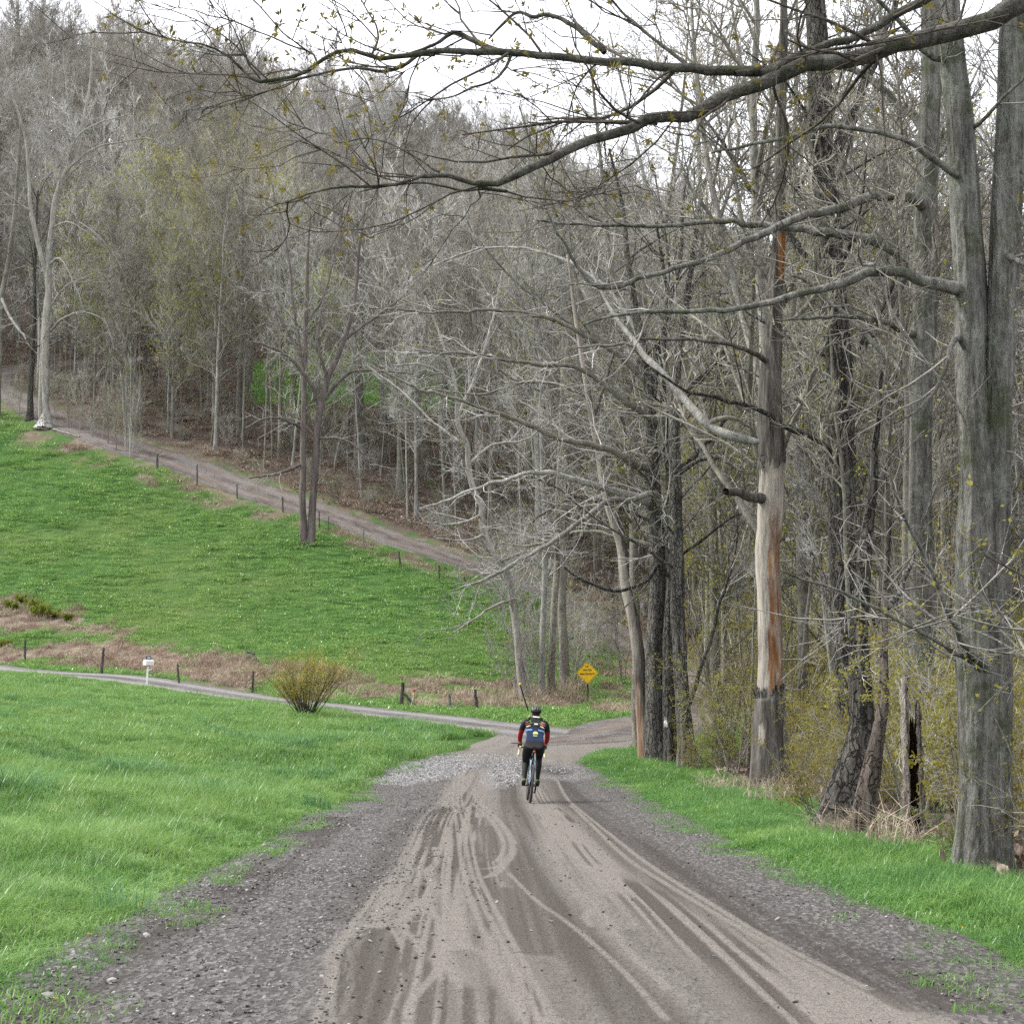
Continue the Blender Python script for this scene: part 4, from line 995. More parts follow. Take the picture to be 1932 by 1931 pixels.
for n_ in range(22):      # torn plates of bark standing off the bare wood
    lower = n_ < 13; a0 = rb.uniform(math.pi * .95, math.pi * 2.05); hz = (at(1450, (1312 if lower else 874) + rb.uniform(-6, 6), sn.location[1])[2] - sn.location[2]); hh = rb.uniform(.10, .34); da = rb.uniform(.10, .22); R0 = (.245 if lower else .215) + rb.uniform(.0, .02)
    rows = []
    for t in np.linspace(0, 1, 5):
        wv = da * (1 - t ** 1.6) + .02; rows.append([[(R0 + .035 * t ** 2 + .01 * rb.normal()) * math.cos(a0 + e * wv) + .02, (R0 + .035 * t ** 2) * math.sin(a0 + e * wv), hz + (1 if lower else -1) * (t - .35) * hh] for e in (-1, -.3, .4, 1)])
    Vp = np.array(rows).reshape(-1, 3); ii_, jj_ = np.meshgrid(np.arange(4), np.arange(3), indexing='ij'); kk_ = (ii_ * 4 + jj_).ravel(); F_ = np.stack([kk_, kk_ + 1, kk_ + 5, kk_ + 4], 1); Gp = Geo(); Gp.add(Vp, F_); Gp.add(Vp * np.array([.93, .93, 1]), F_[:, ::-1]); obj('bark_flap', Gp.mesh('bark_flap', False), M_BARK_MID, sn)
lg = hero('long grey dead branch broken off and lodged against the peeled snag', (1428, 1502), Y=float(sn.location[1]) - .8, seed=6, bark=M_BARK_FAR, twig=M_TWIG, name='dead_branch', cat='branch', k=12, furrow=.01, n=50,
     stems=[[(1432, 834, 10), (1412, 831, 18), (1372, 820, 19), (1345, 808, 18, .1), (1322, 788, 18, .2), (1290, 752, 16, .5), (1246, 700, 15, .8), (1216, 672, 14, 1.1), (1196, 642, 12, 1.3), (1166, 605, 9, 1.6), (1135, 552, 6, 2), (1110, 500, 3, 2.3)]],
     limbs=[[(1340, 800, 12, .1), (1380, 790, 8, 0), (1415, 808, 5, 0)], [(1201, 655, 8, 1.2), (1160, 650, 5, 1), (1080, 660, 3, .8)]], levels=[dict(TW_MID[1], per_m=.9)])
hero('thick dark leaning trunk with deep furrowed bark beside a grey barkless trunk', (1592, 1572), seed=7, bark=M_BARK_DK, twig=M_TWIG_MID, bud=M_BUD, k=34, furrow=.05, flare=.3, n=110, freq=6,
     stems=[[(1578, 1580, 100), (1588, 1530, 80), (1600, 1470, 70), (1613, 1420, 60), (1621, 1360, 50), (1624, 1290, 44), (1630, 1180, 36), (1640, 1040, 28), (1655, 880, 18), (1668, 700, 8)]],
     limbs=[[(1626, 1320, 26), (1596, 1250, 17, .3), (1570, 1150, 12, .6), (1530, 1040, 7, 1)], [(1650, 1180, 18), (1700, 1120, 12, .4), (1730, 1040, 7, .8)]], levels=TW_MID, leaf=dict(SPRING, p=.5))
hero('smooth brown barkless trunk leaning beside the furrowed trunk', (1650, 1585), seed=8, bark=bark_mat('bare_brown_wood', (.06, .049, .042), (.135, .113, .098), (.215, .188, .167), None, 0, 7, .07, .05, None, .35, 7), twig=M_TWIG_MID, k=36, furrow=.022, flare=.2, n=90,
     stems=[[(1630, 1588, 50), (1637, 1520, 44), (1646, 1450, 36), (1654, 1390, 27), (1664, 1320, 21), (1668, 1220, 15), (1674, 1080, 10), (1684, 940, 5)]], limbs=[], levels=[dict(TW_MID[0], t0=.5)] + TW_MID[1:])
# left-centre trunks at the verge
pl = hero('pale leaning trunk with peeled orange foot where the road bends', (1226, 1442), seed=9, bark=M_PEEL, twig=M_TWIG_PALE, bud=M_BUD_OR, k=22, furrow=.014, n=90, flare=.2,
     stems=[[(1224, 1446, 36), (1217, 1380, 30), (1210, 1300, 26), (1203, 1230, 24), (1193, 1159, 22), (1178, 1100, 20), (1172, 1040, 20), (1162, 1000, 18), (1138, 912, 16), (1129, 852, 15), (1117, 792, 13), (1100, 700, 11), (1085, 600, 8), (1070, 480, 5)]],
     limbs=[[(1129, 852, 9), (1080, 790, 7, .5), (1020, 740, 5, 1), (940, 700, 4, 1.5)], [(1150, 945, 8), (1080, 940, 6, .5), (1000, 985, 4, 1)], [(1117, 792, 8), (1150, 700, 6, .5), (1180, 600, 4, 1)]],
     levels=[dict(TW_MID[0], t0=.42)] + TW_MID[1:], leaf=dict(SPRING, p=.25))
def rule2(u, v, co):
    n = fbm(co[:, 0] * 5, co[:, 2] * .9 + 3); c_ = np.interp(v, [850, 1000, 1159, 1300, 1446], [1129, 1162, 1193, 1210, 1224])
    pe = np.clip(sstep(.30, .5, n) * sstep(1330, 1200, v + 90 * (n - .5)) * (u < c_ + 6) + .35 * sstep(1100, 900, v), 0, 1)
    og = sstep(1270, 1320, v + 60 * (n - .5)) * sstep(c_ + 1, c_ - 3, u + 18 * (n - .5)) * (.25 + .6 * n)
    return np.maximum(pe, og), og
snag_attrs(pl, rule2)
arch = [[(1262, 1010, 15), (1258, 985, 14, -.2), (1244, 945, 13, -.5), (1225, 929, 12, -.9), (1190, 945, 11, -1.2), (1150, 945, 10, -1.5), (1090, 986, 9, -2), (1042, 1022, 8, -2.4), (956, 1070, 7, -2.8), (898, 1101, 5, -3.1), (850, 1113, 3, -3.4)],
        [(1230, 880, 18), (1198, 878, 15, -.5), (1150, 849, 13, -.9), (1066, 830, 10.5, -1.3), (990, 800, 9, -1.6), (929, 777, 7, -2), (850, 748, 5.5, -2.4), (780, 730, 5, -2.7), (700, 690, 3, -3)],
        [(1232, 950, 18), (1190, 935, 15, -.4), (1140, 921, 13, -.8), (1066, 900, 11, -1.2), (1030, 892, 9, -1.4), (985, 895, 7, -1.6), (907, 921, 6, -1.9), (850, 940, 4, -2.3), (790, 960, 3, -2.6)],
        [(1240, 800, 14), (1180, 760, 11, -.6), (1100, 700, 9, -1), (1020, 690, 7, -1.4), (900, 670, 5, -1.8), (790, 665, 3, -2.2)],
        [(1220, 720, 13), (1150, 660, 11, -.4), (1080, 620, 9, -.8), (1000, 592, 8, -1.1), (927, 586, 6, -1.4), (800, 588, 4, -1.8), (697, 580, 2.5, -2.2)],
        [(1212, 650, 11), (1160, 560, 9, .5), (1080, 500, 7, 1), (990, 470, 5, 1.4), (900, 470, 4, 1.7), (820, 500, 2.5, 2)], [(1235, 900, 11), (1170, 800, 9, .6), (1090, 740, 7, 1.1), (1000, 720, 6, 1.5), (900, 745, 4, 2), (800, 730, 2.5, 2.4)],
        [(1237, 1030, 9), (1160, 1010, 7, .4), (1090, 1005, 6, .8), (1000, 1030, 4, 1.3), (930, 1020, 2.5, 1.7)]]
hero('furrowed grey trunk with long arching limbs reaching left over the road', (1242, 1444), seed=10, bark=M_BARK_MID, twig=M_TWIG, bud=M_BUD, k=22, furrow=.02, n=90,
     stems=[[(1240, 1447, 42), (1234, 1360, 36), (1236, 1240, 32), (1240, 1130, 30), (1239, 1056, 29), (1234, 935, 28), (1228, 815, 25), (1215, 680, 19), (1190, 540, 13), (1178, 400, 8), (1150, 280, 4)], [(1226, 800, 15), (1245, 650, 12), (1282, 500, 9), (1292, 360, 6), (1330, 200, 3)]],
     limbs=arch, limb_bark=M_BARK_FAR, levels=[dict(TW_MID[0], per_m=2.6, len=1.5), dict(TW_MID[1], per_m=3.6), TW_MID[2]], leaf=dict(SPRING, p=.14), autolimb=dict(L1, t0=.3, per_m=1.5))
hero('dark split trunk behind the pale leaning one, a white paper on its side', (1272, 1446), seed=11, bark=M_BARK_DK, twig=M_TWIG_MID, bud=M_BUD, k=18, furrow=.02, n=80,
     stems=[[(1268, 1449, 30), (1262, 1360, 26), (1262, 1250, 24), (1265, 1150, 22), (1270, 1000, 20), (1262, 850, 17), (1250, 700, 12), (1258, 560, 8), (1240, 420, 4)]],
     limbs=[[(1266, 1090, 10), (1244, 1065, 8, -.3), (1228, 1085, 7, -.6), (1220, 1097, 7, -.7), (1169, 1116, 6, -1), (1114, 1101, 5, -1.3), (1066, 1073, 3, -1.6)], [(1265, 900, 12), (1320, 850, 9, .5), (1380, 780, 6, 1)]],
     levels=TW_MID, leaf=dict(SPRING, p=.4), autolimb=dict(L1, t0=.3, per_m=1.4))
hero('straight grey trunk, rightmost of the verge group left of the peeled snag', (1298, 1452), seed=12, bark=M_BARK_MID, twig=M_TWIG, bud=M_BUD, k=18, furrow=.018, n=80,
     stems=[[(1298, 1456, 36), (1292, 1380, 31), (1284, 1280, 28), (1280, 1150, 27), (1276, 1000, 25), (1275, 935, 24), (1272, 815, 22), (1276, 695, 18), (1300, 540, 12), (1318, 400, 8), (1360, 240, 4)], [(1272, 780, 12), (1250, 640, 9), (1262, 500, 6), (1236, 330, 3)]],
     limbs=[[(1300, 1330, 9), (1320, 1270, 8, -.3), (1346, 1181, 7, -.6), (1376, 1100, 6, -.9), (1386, 1041, 5, -1), (1390, 960, 3, -1.2)], [(1272, 760, 12), (1330, 700, 9, .5), (1400, 610, 6, 1)], [(1275, 900, 11), (1340, 860, 8, -.5), (1400, 890, 5, -1)]],
     levels=TW_MID, leaf=dict(SPRING, p=.3), autolimb=dict(L1, t0=.3, per_m=1.4))
# spreading trees just inside the wood whose budding crowns fill the sky
TW_SPR = [dict(L1, per_m=1.7, len=3.8, t0=.28), dict(TW_MID[0], per_m=1.8, len=1.9), dict(TW_MID[1], per_m=2.6), dict(TW_MID[2], per_m=2.4)]
for i, (lab, b_, st) in enumerate([('spreading budding tree behind the gap left of the peeled snag', (1352, 1432), [[(1352, 1434, 22), (1348, 1200, 18), (1342, 900, 16), (1335, 700, 14), (1325, 480, 11), (1318, 280, 8), (1312, 60, 4)], [(1338, 800, 12), (1290, 620, 10), (1235, 420, 8), (1195, 250, 6), (1150, 60, 3)], [(1338, 780, 11), (1380, 600, 9), (1425, 380, 7), (1460, 160, 5), (1480, 0, 3)]]),
        ('spreading budding tree between the peeled snag and the ivy-clad trunk', (1518, 1440), [[(1518, 1442, 26), (1515, 1200, 22), (1510, 900, 19), (1500, 650, 16), (1496, 420, 12), (1500, 200, 8), (1505, -20, 5)], [(1508, 850, 13), (1450, 640, 11), (1400, 420, 9), (1370, 220, 6), (1340, 40, 3)], [(1503, 700, 11), (1550, 500, 9), (1600, 300, 7), (1640, 60, 4)]]),
        ('spreading budding tree behind the grey trunks at the end of the verge', (1205, 1418), [[(1205, 1420, 22), (1200, 1200, 18), (1190, 900, 15), (1175, 700, 13), (1150, 480, 10), (1130, 280, 7), (1110, 100, 4)], [(1185, 840, 12), (1120, 640, 10), (1060, 440, 8), (1010, 300, 6), (980, 200, 3)], [(1180, 760, 11), (1230, 580, 9), (1265, 360, 7), (1290, 170, 5), (1300, 30, 3)], [(1120, 640, 8), (1060, 600, 6), (960, 520, 4), (880, 420, 2.5)]]),
        ('slim budding tree between the ivy-clad trunk and the straight grey one', (1676, 1450), [[(1676, 1452, 24), (1674, 1200, 20), (1670, 900, 17), (1676, 650, 14), (1670, 400, 11), (1664, 180, 8), (1660, -40, 5)], [(1672, 780, 11), (1640, 580, 9), (1610, 380, 7), (1590, 180, 4)]])]):
    hero(lab, b_, seed=60 + i, bark=M_BARK_FAR, twig=M_TWIG_MID, bud=M_BUD, k=14, furrow=.012, n=60, stems=st, levels=TW_SPR, leaf=dict(size=.055, per=3, spread=.06, p=.34, lv=3), group='spreading trees just inside the wood')
# middle distance
hero('crooked pale-barked tree bending left beside the yellow sign', (987, 1326), seed=13, bark=M_BARK_WHITE, twig=M_TWIG_PALE, k=14, furrow=.012, n=80, flare=.3,
     stems=[[(988, 1328, 18), (983, 1270, 15), (976, 1210, 14), (970, 1152, 14), (957, 1085, 14), (932, 1046, 13), (914, 1008, 13), (908, 972, 13), (910, 955, 12), (896, 931, 12), (884, 876, 11), (881, 840, 10), (864, 800, 9), (860, 731, 7), (835, 650, 5), (800, 560, 3)],
            [(1003, 1300, 7), (985, 1240, 6), (974, 1190, 5), (960, 1120, 4), (920, 1040, 3)]],
     limbs=[[(972, 1130, 6), (940, 1140, 5, -1), (890, 1170, 4, -2), (855, 1195, 3, -3)], [(908, 972, 6), (860, 990, 5, -1), (800, 985, 3, -2)], [(915, 1010, 6), (880, 1020, 4, -1), (820, 1015, 3, -2)], [(881, 840, 7), (820, 800, 5, 1), (760, 740, 4, 2), (690, 690, 3, 3)],
            [(884, 876, 7), (930, 840, 5, 1), (990, 830, 4, 2), (1060, 780, 3, 3)], [(862, 790, 6), (900, 700, 5, 1), (930, 600, 4, 2), (950, 500, 3, 2)], [(857, 720, 6), (800, 690, 4, -1), (740, 690, 3, -1)], [(940, 1060, 6), (1000, 1040, 4, -1), (1080, 1050, 3, -1)]],
     levels=[dict(per_m=1.1, len=2.6, fall=.4, t0=.15, seg=6, k=4, ang=(30, 65), up=.03, wander=.17, rr=.6, rl=.010, rmin=.016, flat=.3), dict(per_m=1.8, len=1.3, fall=.3, t0=.1, seg=4, k=3, ang=(28, 60), up=.04, wander=.2, rr=.7, rl=.009, rmin=.013),
             dict(per_m=2.2, len=.7, fall=.3, t0=.1, seg=3, k=3, ang=(25, 60), up=.03, wander=.2, rr=.8, rl=.01, rmin=.010)], autolimb=dict(n=9, len=4, fall=.5, t0=.5, seg=6, k=5, ang=(35, 65), up=.08, wander=.15, rr=.5, rl=.012, rmin=.03, limb=True))
TW_FAR = [dict(per_m=1.35, len=2.4, fall=.4, t0=.15, seg=6, k=4, ang=(30, 65), up=.04, wander=.17, rr=.6, rl=.010, rmin=.021, flat=.2), dict(per_m=1.7, len=1.3, fall=.3, t0=.1, seg=4, k=3, ang=(28, 60), up=.05, wander=.2, rr=.7, rl=.009, rmin=.014),
          dict(per_m=2.2, len=.75, fall=.3, t0=.1, seg=3, k=3, ang=(25, 60), up=.05, wander=.2, rr=.8, rl=.01, rmin=.011)]
AL = dict(n=14, len=6, fall=.6, t0=.3, seg=7, k=5, ang=(35, 65), up=.09, wander=.13, rr=.5, rl=.012, rmin=.03, limb=True)
for i, (lab, st) in enumerate([('slender grey tree directly behind the rider, in the clump by the sign', [(1022, 1322, 13), (1024, 1200, 11), (1028, 1080, 11), (1026, 960, 9), (1022, 850, 7), (1018, 700, 4)]),
                               ('thin grey tree in the middle of the clump between rider and sign', [(1040, 1318, 14), (1042, 1200, 13), (1050, 1080, 12), (1052, 950, 10), (1058, 800, 8), (1062, 620, 4)]),
                               ('thicker grey tree at the right of the clump, nearest the sign', [(1066, 1305, 20), (1062, 1200, 17), (1060, 1080, 16), (1060, 960, 14), (1064, 800, 11), (1070, 640, 6)])]):
    hero(lab, (st[0][0], st[0][1] - 2), seed=20 + i, bark=M_BARK_FAR, twig=M_TWIG_MID, bud=M_BUD, k=12, furrow=.012, n=60, stems=[st], levels=TW_FAR, autolimb=dict(AL, len=4.2, t0=.35), leaf=dict(SPRING, size=.12, p=.12), group='clump of grey trees by the sign')
hero('twin-trunked dark tree standing alone in the upper pasture beside the hill road', (578, 1028), seed=14, bark=bark_mat('pinkish_brown_bark', (.06, .05, .047), (.12, .10, .094), (.18, .158, .15), None, 0, 4, .15, .05), twig=M_TWIG_PALE, k=16, furrow=.02, n=80, flare=.3,
     stems=[[(572, 1030, 16), (572, 960, 13), (572, 884, 12), (573, 800, 11), (575, 704, 10), (578, 599, 8), (581, 500, 6), (585, 400, 3)], [(586, 1028, 17), (590, 960, 14), (596, 869, 13), (603, 779, 13), (617, 719, 11), (640, 665, 10), (665, 590, 8), (677, 480, 6), (690, 380, 3)]],
     limbs=[[(602, 764, 9), (584, 719, 8, -.6), (545, 674, 6, -1.2), (510, 655, 5, -1.6), (473, 644, 3, -2)], [(612, 752, 8), (659, 704, 6, -.5), (719, 700, 4, -1), (780, 706, 3, -1.4)], [(571, 808, 7), (530, 790, 5, -1), (494, 792, 4, -1.6), (464, 809, 3, -2)],
            [(572, 875, 6), (530, 892, 5, -1), (500, 898, 4, -1.5), (470, 902, 3, -2)], [(600, 826, 7), (640, 828, 5, -1), (674, 845, 4, -1.6), (700, 885, 3, -2)], [(576, 690, 8), (540, 620, 6, .6), (505, 560, 5, 1), (480, 480, 3, 1.5)], [(578, 610, 6), (610, 560, 5, .5), (630, 480, 3, 1)],
            [(575, 705, 7), (555, 590, 5, -.4), (545, 490, 4, -.6), (530, 400, 3, -.6)], [(617, 719, 6), (600, 640, 5, -.5), (612, 560, 4, -.8)], [(650, 640, 6), (720, 590, 5, .6), (760, 560, 3, 1)]],
     levels=TW_FAR, autolimb=dict(AL, n=10, len=4.5))
hero('tall bleached tree with a white hollow foot above the pasture by the hairpin', (84, 806), seed=15, bark=M_BARK_WHITE, twig=M_TWIG_PALE, k=16, furrow=.02, n=90, flare=.8,
     stems=[[(85, 808, 22), (88, 785, 17), (86, 756, 14), (85, 700, 15), (87, 625, 15), (91, 540, 13), (93, 480, 11.5), (98, 425, 11), (105, 370, 10), (125, 320, 8.5), (150, 260, 7), (165, 190, 5.5), (175, 90, 3)],
            [(78, 800, 10), (77, 741, 8), (79, 657, 7), (86, 560, 5)], [(89, 520, 9), (75, 475, 9), (63, 420, 8), (57, 390, 7), (50, 275, 5.5), (30, 200, 4.5), (15, 150, 3)]],
     limbs=[[(115, 335, 6), (150, 300, 5, -.5), (180, 280, 4.5, -.8), (220, 270, 3.5, -1.2), (280, 262, 2, -1.6), (330, 285, 1.2, -2)], [(125, 320, 5), (135, 280, 5, -.3), (155, 250, 4, -.6), (200, 228, 3, -1), (250, 215, 1.5, -1.4)], [(118, 345, 4), (160, 305, 3.5, -.8), (190, 312, 2.5, -1.2), (215, 345, 1.5, -1.5), (225, 375, 1, -1.6)],
            [(92, 500, 5), (115, 490, 4, -1), (140, 535, 2.5, -1.6), (155, 575, 1.2, -2)], [(95, 625, 5), (120, 600, 4, -1), (160, 590, 3, -1.8), (200, 610, 2, -2.2), (215, 660, 1, -2.6)], [(150, 420, 4), (180, 440, 3, -1), (215, 480, 2, -1.6), (235, 520, 1, -1.8)],
            [(97, 430, 4), (130, 420, 3.5, -1), (165, 440, 2.5, -1.4), (200, 470, 1.5, -1.8), (215, 500, 1, -1.9)], [(60, 400, 4.5), (30, 380, 3.5, -.6), (-10, 350, 2, -1)], [(55, 300, 4), (80, 230, 3, .3), (95, 150, 2, .6)], [(150, 260, 4), (130, 200, 3, .4), (120, 110, 2, .6)],
            [(110, 350, 4), (90, 270, 3.5, .3), (95, 190, 2.5, .5), (100, 120, 1.5, .7)], [(88, 590, 4), (120, 545, 3, .5), (170, 520, 2, 1), (230, 500, 1.2, 1.3)]],
     levels=[dict(TW_FAR[0], per_m=1.6, len=2.0), dict(TW_FAR[1], per_m=2.2), TW_FAR[2]], autolimb=dict(AL, n=9, len=4.5, t0=.45))
hero('dark tree just left of the bleached tree, between pasture and hairpin', (55, 792), seed=16, bark=M_BARK_DK, twig=M_TWIG_MID, k=12, furrow=.015, n=60, stems=[[(55, 795, 14), (57, 740, 11), (60, 680, 10), (64, 600, 8), (66, 480, 6), (70, 360, 4)]], levels=TW_FAR, autolimb=AL)
hero('grey tree leaning out at the very left edge above the hairpin', (4, 790), seed=17, bark=M_BARK_FAR, twig=M_TWIG_PALE, k=12, furrow=.015, n=60, stems=[[(-6, 800, 14), (0, 640, 11), (4, 560, 10), (20, 470, 9), (34, 330, 7), (40, 200, 4)]],
     limbs=[[(2, 560, 6), (20, 600, 5, -1), (50, 640, 4, -2)]], levels=TW_FAR, autolimb=AL)
hero('thick grey trunk on the leaf-covered bank behind the twin-trunked tree', (680, 860), seed=18, bark=M_BARK_FAR, twig=M_TWIG_MID, k=14, furrow=.015, n=60, stems=[[(680, 862, 22), (678, 780, 18), (676, 700, 16), (678, 600, 13), (682, 480, 10), (690, 350, 5)]], levels=TW_FAR, autolimb=AL)
# hollow stump: a shell of rotten wood, open towards the road
hs = g(1726, 1604); r = np.random.default_rng(77)
hroot = thing('hollow_stump', 'tall hollow dead stump, rotten dark inside, with a jagged pale top', 'stump', tuple(hs))
def shell(a0, a1, ro, ri, hts, z0, na, nz):
    G = Geo(); A = np.linspace(a0, a1, na); top = np.interp(A, np.linspace(a0, a1, len(hts)), hts) + r.normal(0, .06, na)
    t = np.linspace(0, 1, nz)[:, None]; Z = z0 + (top - z0) * t
    def surf(R, flip):
        RR = R * (1 + .35 * np.exp(-Z / .3)) + .035 * (fbm(A * 2.5 + R * 30 + 0 * Z, Z * 1.4 + R * 9) - .5) + .01 * r.normal(0, 1, Z.shape)
        V = np.stack([RR * np.cos(A) * 1.05 + Z * -.012, RR * np.sin(A) + 0 * Z, Z + 0 * A], -1)
        i, j = np.meshgrid(np.arange(nz - 1), np.arange(na - 1), indexing='ij'); k = (i * na + j).ravel()
        Q = np.stack([k, k + 1, k + na + 1, k + na], 1)
        return V, Q[:, ::-1] if flip else Q
    Vo, Qo = surf(ro, False); Vi, Qi = surf(ri, True)
    G.add(Vo.reshape(-1, 3), Qo, m=0); G.add(Vi.reshape(-1, 3), Qi, m=1)
    n0 = nz * na
    rim = [(n0 * 0 + (nz - 1) * na + j, (nz - 1) * na + j + 1, n0 + (nz - 1) * na + j + 1, n0 + (nz - 1) * na + j) for j in range(na - 1)]
    side = [(i * na + e, (i + 1) * na + e, n0 + (i + 1) * na + e, n0 + i * na + e) for i in range(nz - 1) for e in (0, na - 1)]
    G.Q.append(np.array(rim + side)); G.MQ.append(np.full(len(rim + side), 0)); return G
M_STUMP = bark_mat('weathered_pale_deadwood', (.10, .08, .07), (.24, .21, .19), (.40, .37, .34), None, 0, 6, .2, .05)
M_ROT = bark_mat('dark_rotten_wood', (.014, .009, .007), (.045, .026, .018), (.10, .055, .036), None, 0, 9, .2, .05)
hgt = (1604 - 1312) / FPX * hs[1]
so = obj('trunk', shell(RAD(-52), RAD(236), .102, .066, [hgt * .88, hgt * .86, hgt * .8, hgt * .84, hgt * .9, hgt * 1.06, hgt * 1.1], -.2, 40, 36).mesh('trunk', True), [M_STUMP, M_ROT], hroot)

for o in bpy.data.objects:
    if o.get('label', '').startswith('tall bleached tree'):
        tr = [c for c in o.children if c.name.startswith('trunk')][0]; f0 = o.location
        G = Geo(); A = np.linspace(RAD(200), RAD(330), 13); Zs = np.linspace(-.1, 1.0, 10); rr = np.random.default_rng(4)
        w_ = .52 * np.exp(-Zs / .55) + .36
        V = np.array([[(w_[i] * (1 + .06 * rr.normal())) * np.array([math.cos(a) * (1 - .5 * Zs[i]), math.sin(a), 0]) + np.array([0, 0, Zs[i] + .05 * rr.normal()]) for a in A] for i in range(10)])
        i, j = np.meshgrid(np.arange(9), np.arange(12), indexing='ij'); k = (i * 13 + j).ravel(); G.add(V.reshape(-1, 3), np.stack([k, k + 1, k + 14, k + 13], 1)); G.add(V.reshape(-1, 3) * np.array([.8, .8, 1]), np.stack([k, k + 13, k + 14, k + 1], 1))
        e = obj('exposed_wood', G.mesh('exposed_wood', True), bark_mat('bare_white_wood', (.12, .115, .11), (.5, .49, .47), (.66, .65, .63), None, 0, 6, .3, .02, None, .7, 5), o)
# ------------------------------------------------------------------ shrubs and saplings in the wood edge
def proto_shrub(seed, H, ns, leafp, spread=.5, size=.048, per=4, rmin=.004, n2=6, n3=5):
    r = np.random.default_rng(seed); B = []; Rd = []
    for i in range(ns):
        a = r.random() * 6.28; s = r.uniform(.3, 1) * spread; t = np.linspace(0, 1, 8)[:, None]; h = H * r.uniform(.6, 1.05)
        c = np.hstack([np.cos(a) * s * h * t ** 1.3 + .1 * np.cos(a), np.sin(a) * s * h * t ** 1.3 + .1 * np.sin(a), h * t - .1]) + np.cumsum(r.normal(0, .02 * H, (8, 3)), 0) * t
        B.append(c); Rd.append(np.linspace(.008 * H, .003 * H, 8) * r.uniform(.6, 1.2))
    B, Rd = np.array(B), np.array(Rd); G0 = Geo(); tubes(G0, B, Rd, 5)
    lv = [dict(n=n2, t0=.2, rel=.4, fall=.5, seg=5, k=4, ang=(30, 65), up=.06, wander=.18, rr=.6, rl=.01, rmin=rmin * 1.4), dict(n=n3, t0=.1, rel=.5, fall=.4, seg=4, k=3, ang=(30, 65), up=.04, wander=.2, rr=.7, rl=.01, rmin=rmin),
          dict(n=3, t0=.1, rel=.6, fall=.4, seg=3, k=3, ang=(25, 60), up=.02, wander=.2, rr=.8, rl=.012, rmin=rmin * .8)]
    GL, GT, GF = crown(B, Rd, lv, r, dict(size=size, per=per, spread=size * .8, p=leafp, lv=1, mid=.6 * leafp))
    GL.join(GT); return {'stems': G0, 'crown': GL, 'leaves': GF}
SH = []
for i, (H, ns, lp, sp, lm, tw) in enumerate([(3.2, 5, .9, .45, M_BUD, M_TWIG), (2.6, 7, .8, .6, M_BUD_OR, M_TWIG), (4.5, 3, .75, .3, M_BUD_OR, M_TWIG), (2.0, 8, .9, .7, M_BUD_GR, M_TWIG), (3.6, 4, .25, .5, M_BUD_RED, M_TWIG), (5.5, 3, .55, .28, M_BUD, M_TWIG)]):
    SH.append(proto_meshes(proto_shrub(300 + i, H, ns, lp, sp), 'shrub', dict(stems=tw, crown=tw, leaves=lm)))
sh_lab = ['yellow-green leafing shrub', 'spreading ochre-leaved shrub', 'tall thin ochre-leaved sapling', 'low bright green shrub', 'nearly bare reddish shrub', 'tall sparsely leafed sapling']
r = np.random.default_rng(31)
def ok_sh(X, Y): return right_wood(X, Y, .55) & (X < .28 * Y + 1.5) & (seg_dist(X, Y, hill_c[::4])[0] > 3.0)
psh = batch_ok(ok_sh, (3, 40), (15, 118), 9000, 1.5, r)
_u, _v = to_uv(psh[:, 0], psh[:, 1], ground(psh[:, 0], psh[:, 1])); psh = psh[~((_u > 1320) & (_u < 1545) & (psh[:, 1] < 38)) & ~((_u > 1630) & (_u < 1800) & (psh[:, 1] < 20))]
wgt = np.exp(-psh[:, 1] / 60)
psh = psh[np.argsort(-wgt * r.random(len(psh)) ** .6)[:190]]
ks = pick(len(psh), r, [28, 26, 20, 8, 4, 18])
for (x, y), i in zip(psh, ks):
    s = r.uniform(.5, 1.05) * (1 + .35 * min(1, max(0, (y - 30) / 30)))
    place_tree(SH[i], sh_lab[i] + ' ' + zone(x, y, True), 'shrubs and saplings in the wood edge', (x, y, float(ground(x, y)) - .02), r.uniform(0, 6.28), s, 'sapling' if i in (2, 5) else 'shrub', 'sapling' if i in (2, 5) else 'shrub')
for n, (u, v, i, s) in enumerate([(1330, 1470, 1, .5), (1540, 1550, 1, .5), (1795, 1640, 3, .3), (1512, 1490, 1, .8)]):
    p = g(u, v); place_tree(SH[i], sh_lab[i] + ' at the grass edge ' + ['right of the verge trunk group', 'left of the leaning trunk', 'at the foot of the fused maple', 'behind the peeled snag'][n],
        'shrub' if i != 2 else 'sapling', tuple(p - np.array([0, 0, .02])), n * 1.1, s, 'shrub' if i != 2 else 'sapling', 'shrub' if i != 2 else 'sapling')
# bare brush along the bank of the hill road
BR = [proto_meshes(proto_shrub(330 + i, H, ns, .12, sp, .07, 2, .009, 7, 5), 'bank_shrub', dict(stems=M_TWIG, crown=(M_TWIG if i else M_TWIG_PALE), leaves=M_BUD)) for i, (H, ns, sp) in enumerate([(3.2, 6, .6), (4.6, 4, .35), (2.4, 8, .8)])]
def ok_br(X, Y):
    d = seg_dist(X, Y, hill_c[::3])[0]
    return uphill(X, Y, 2.0) & (d > 2.9) & (d < 16) & (Y < 175) & (X > -50) & (X < 14)
pb = batch_ok(ok_br, (-50, 14), (120, 175), 6000, 2.6, r)
pb = pb[~in_poly(pb[:, 0], pb[:, 1], clear2)][:85]
for (x, y) in pb:
    i = r.integers(0, 3); s = r.uniform(.4, .95)
    place_tree(BR[i], ['pale bare bush on the leafy bank above the hill road', 'tall bare brush on the leafy bank above the hill road', 'low bare spreading bush on the leafy bank above the hill road'][i], 'bare bushes on the bank above the hill road',
               (x, y, float(ground(x, y)) - .05), r.uniform(0, 6.28), s, 'bush', 'bush')
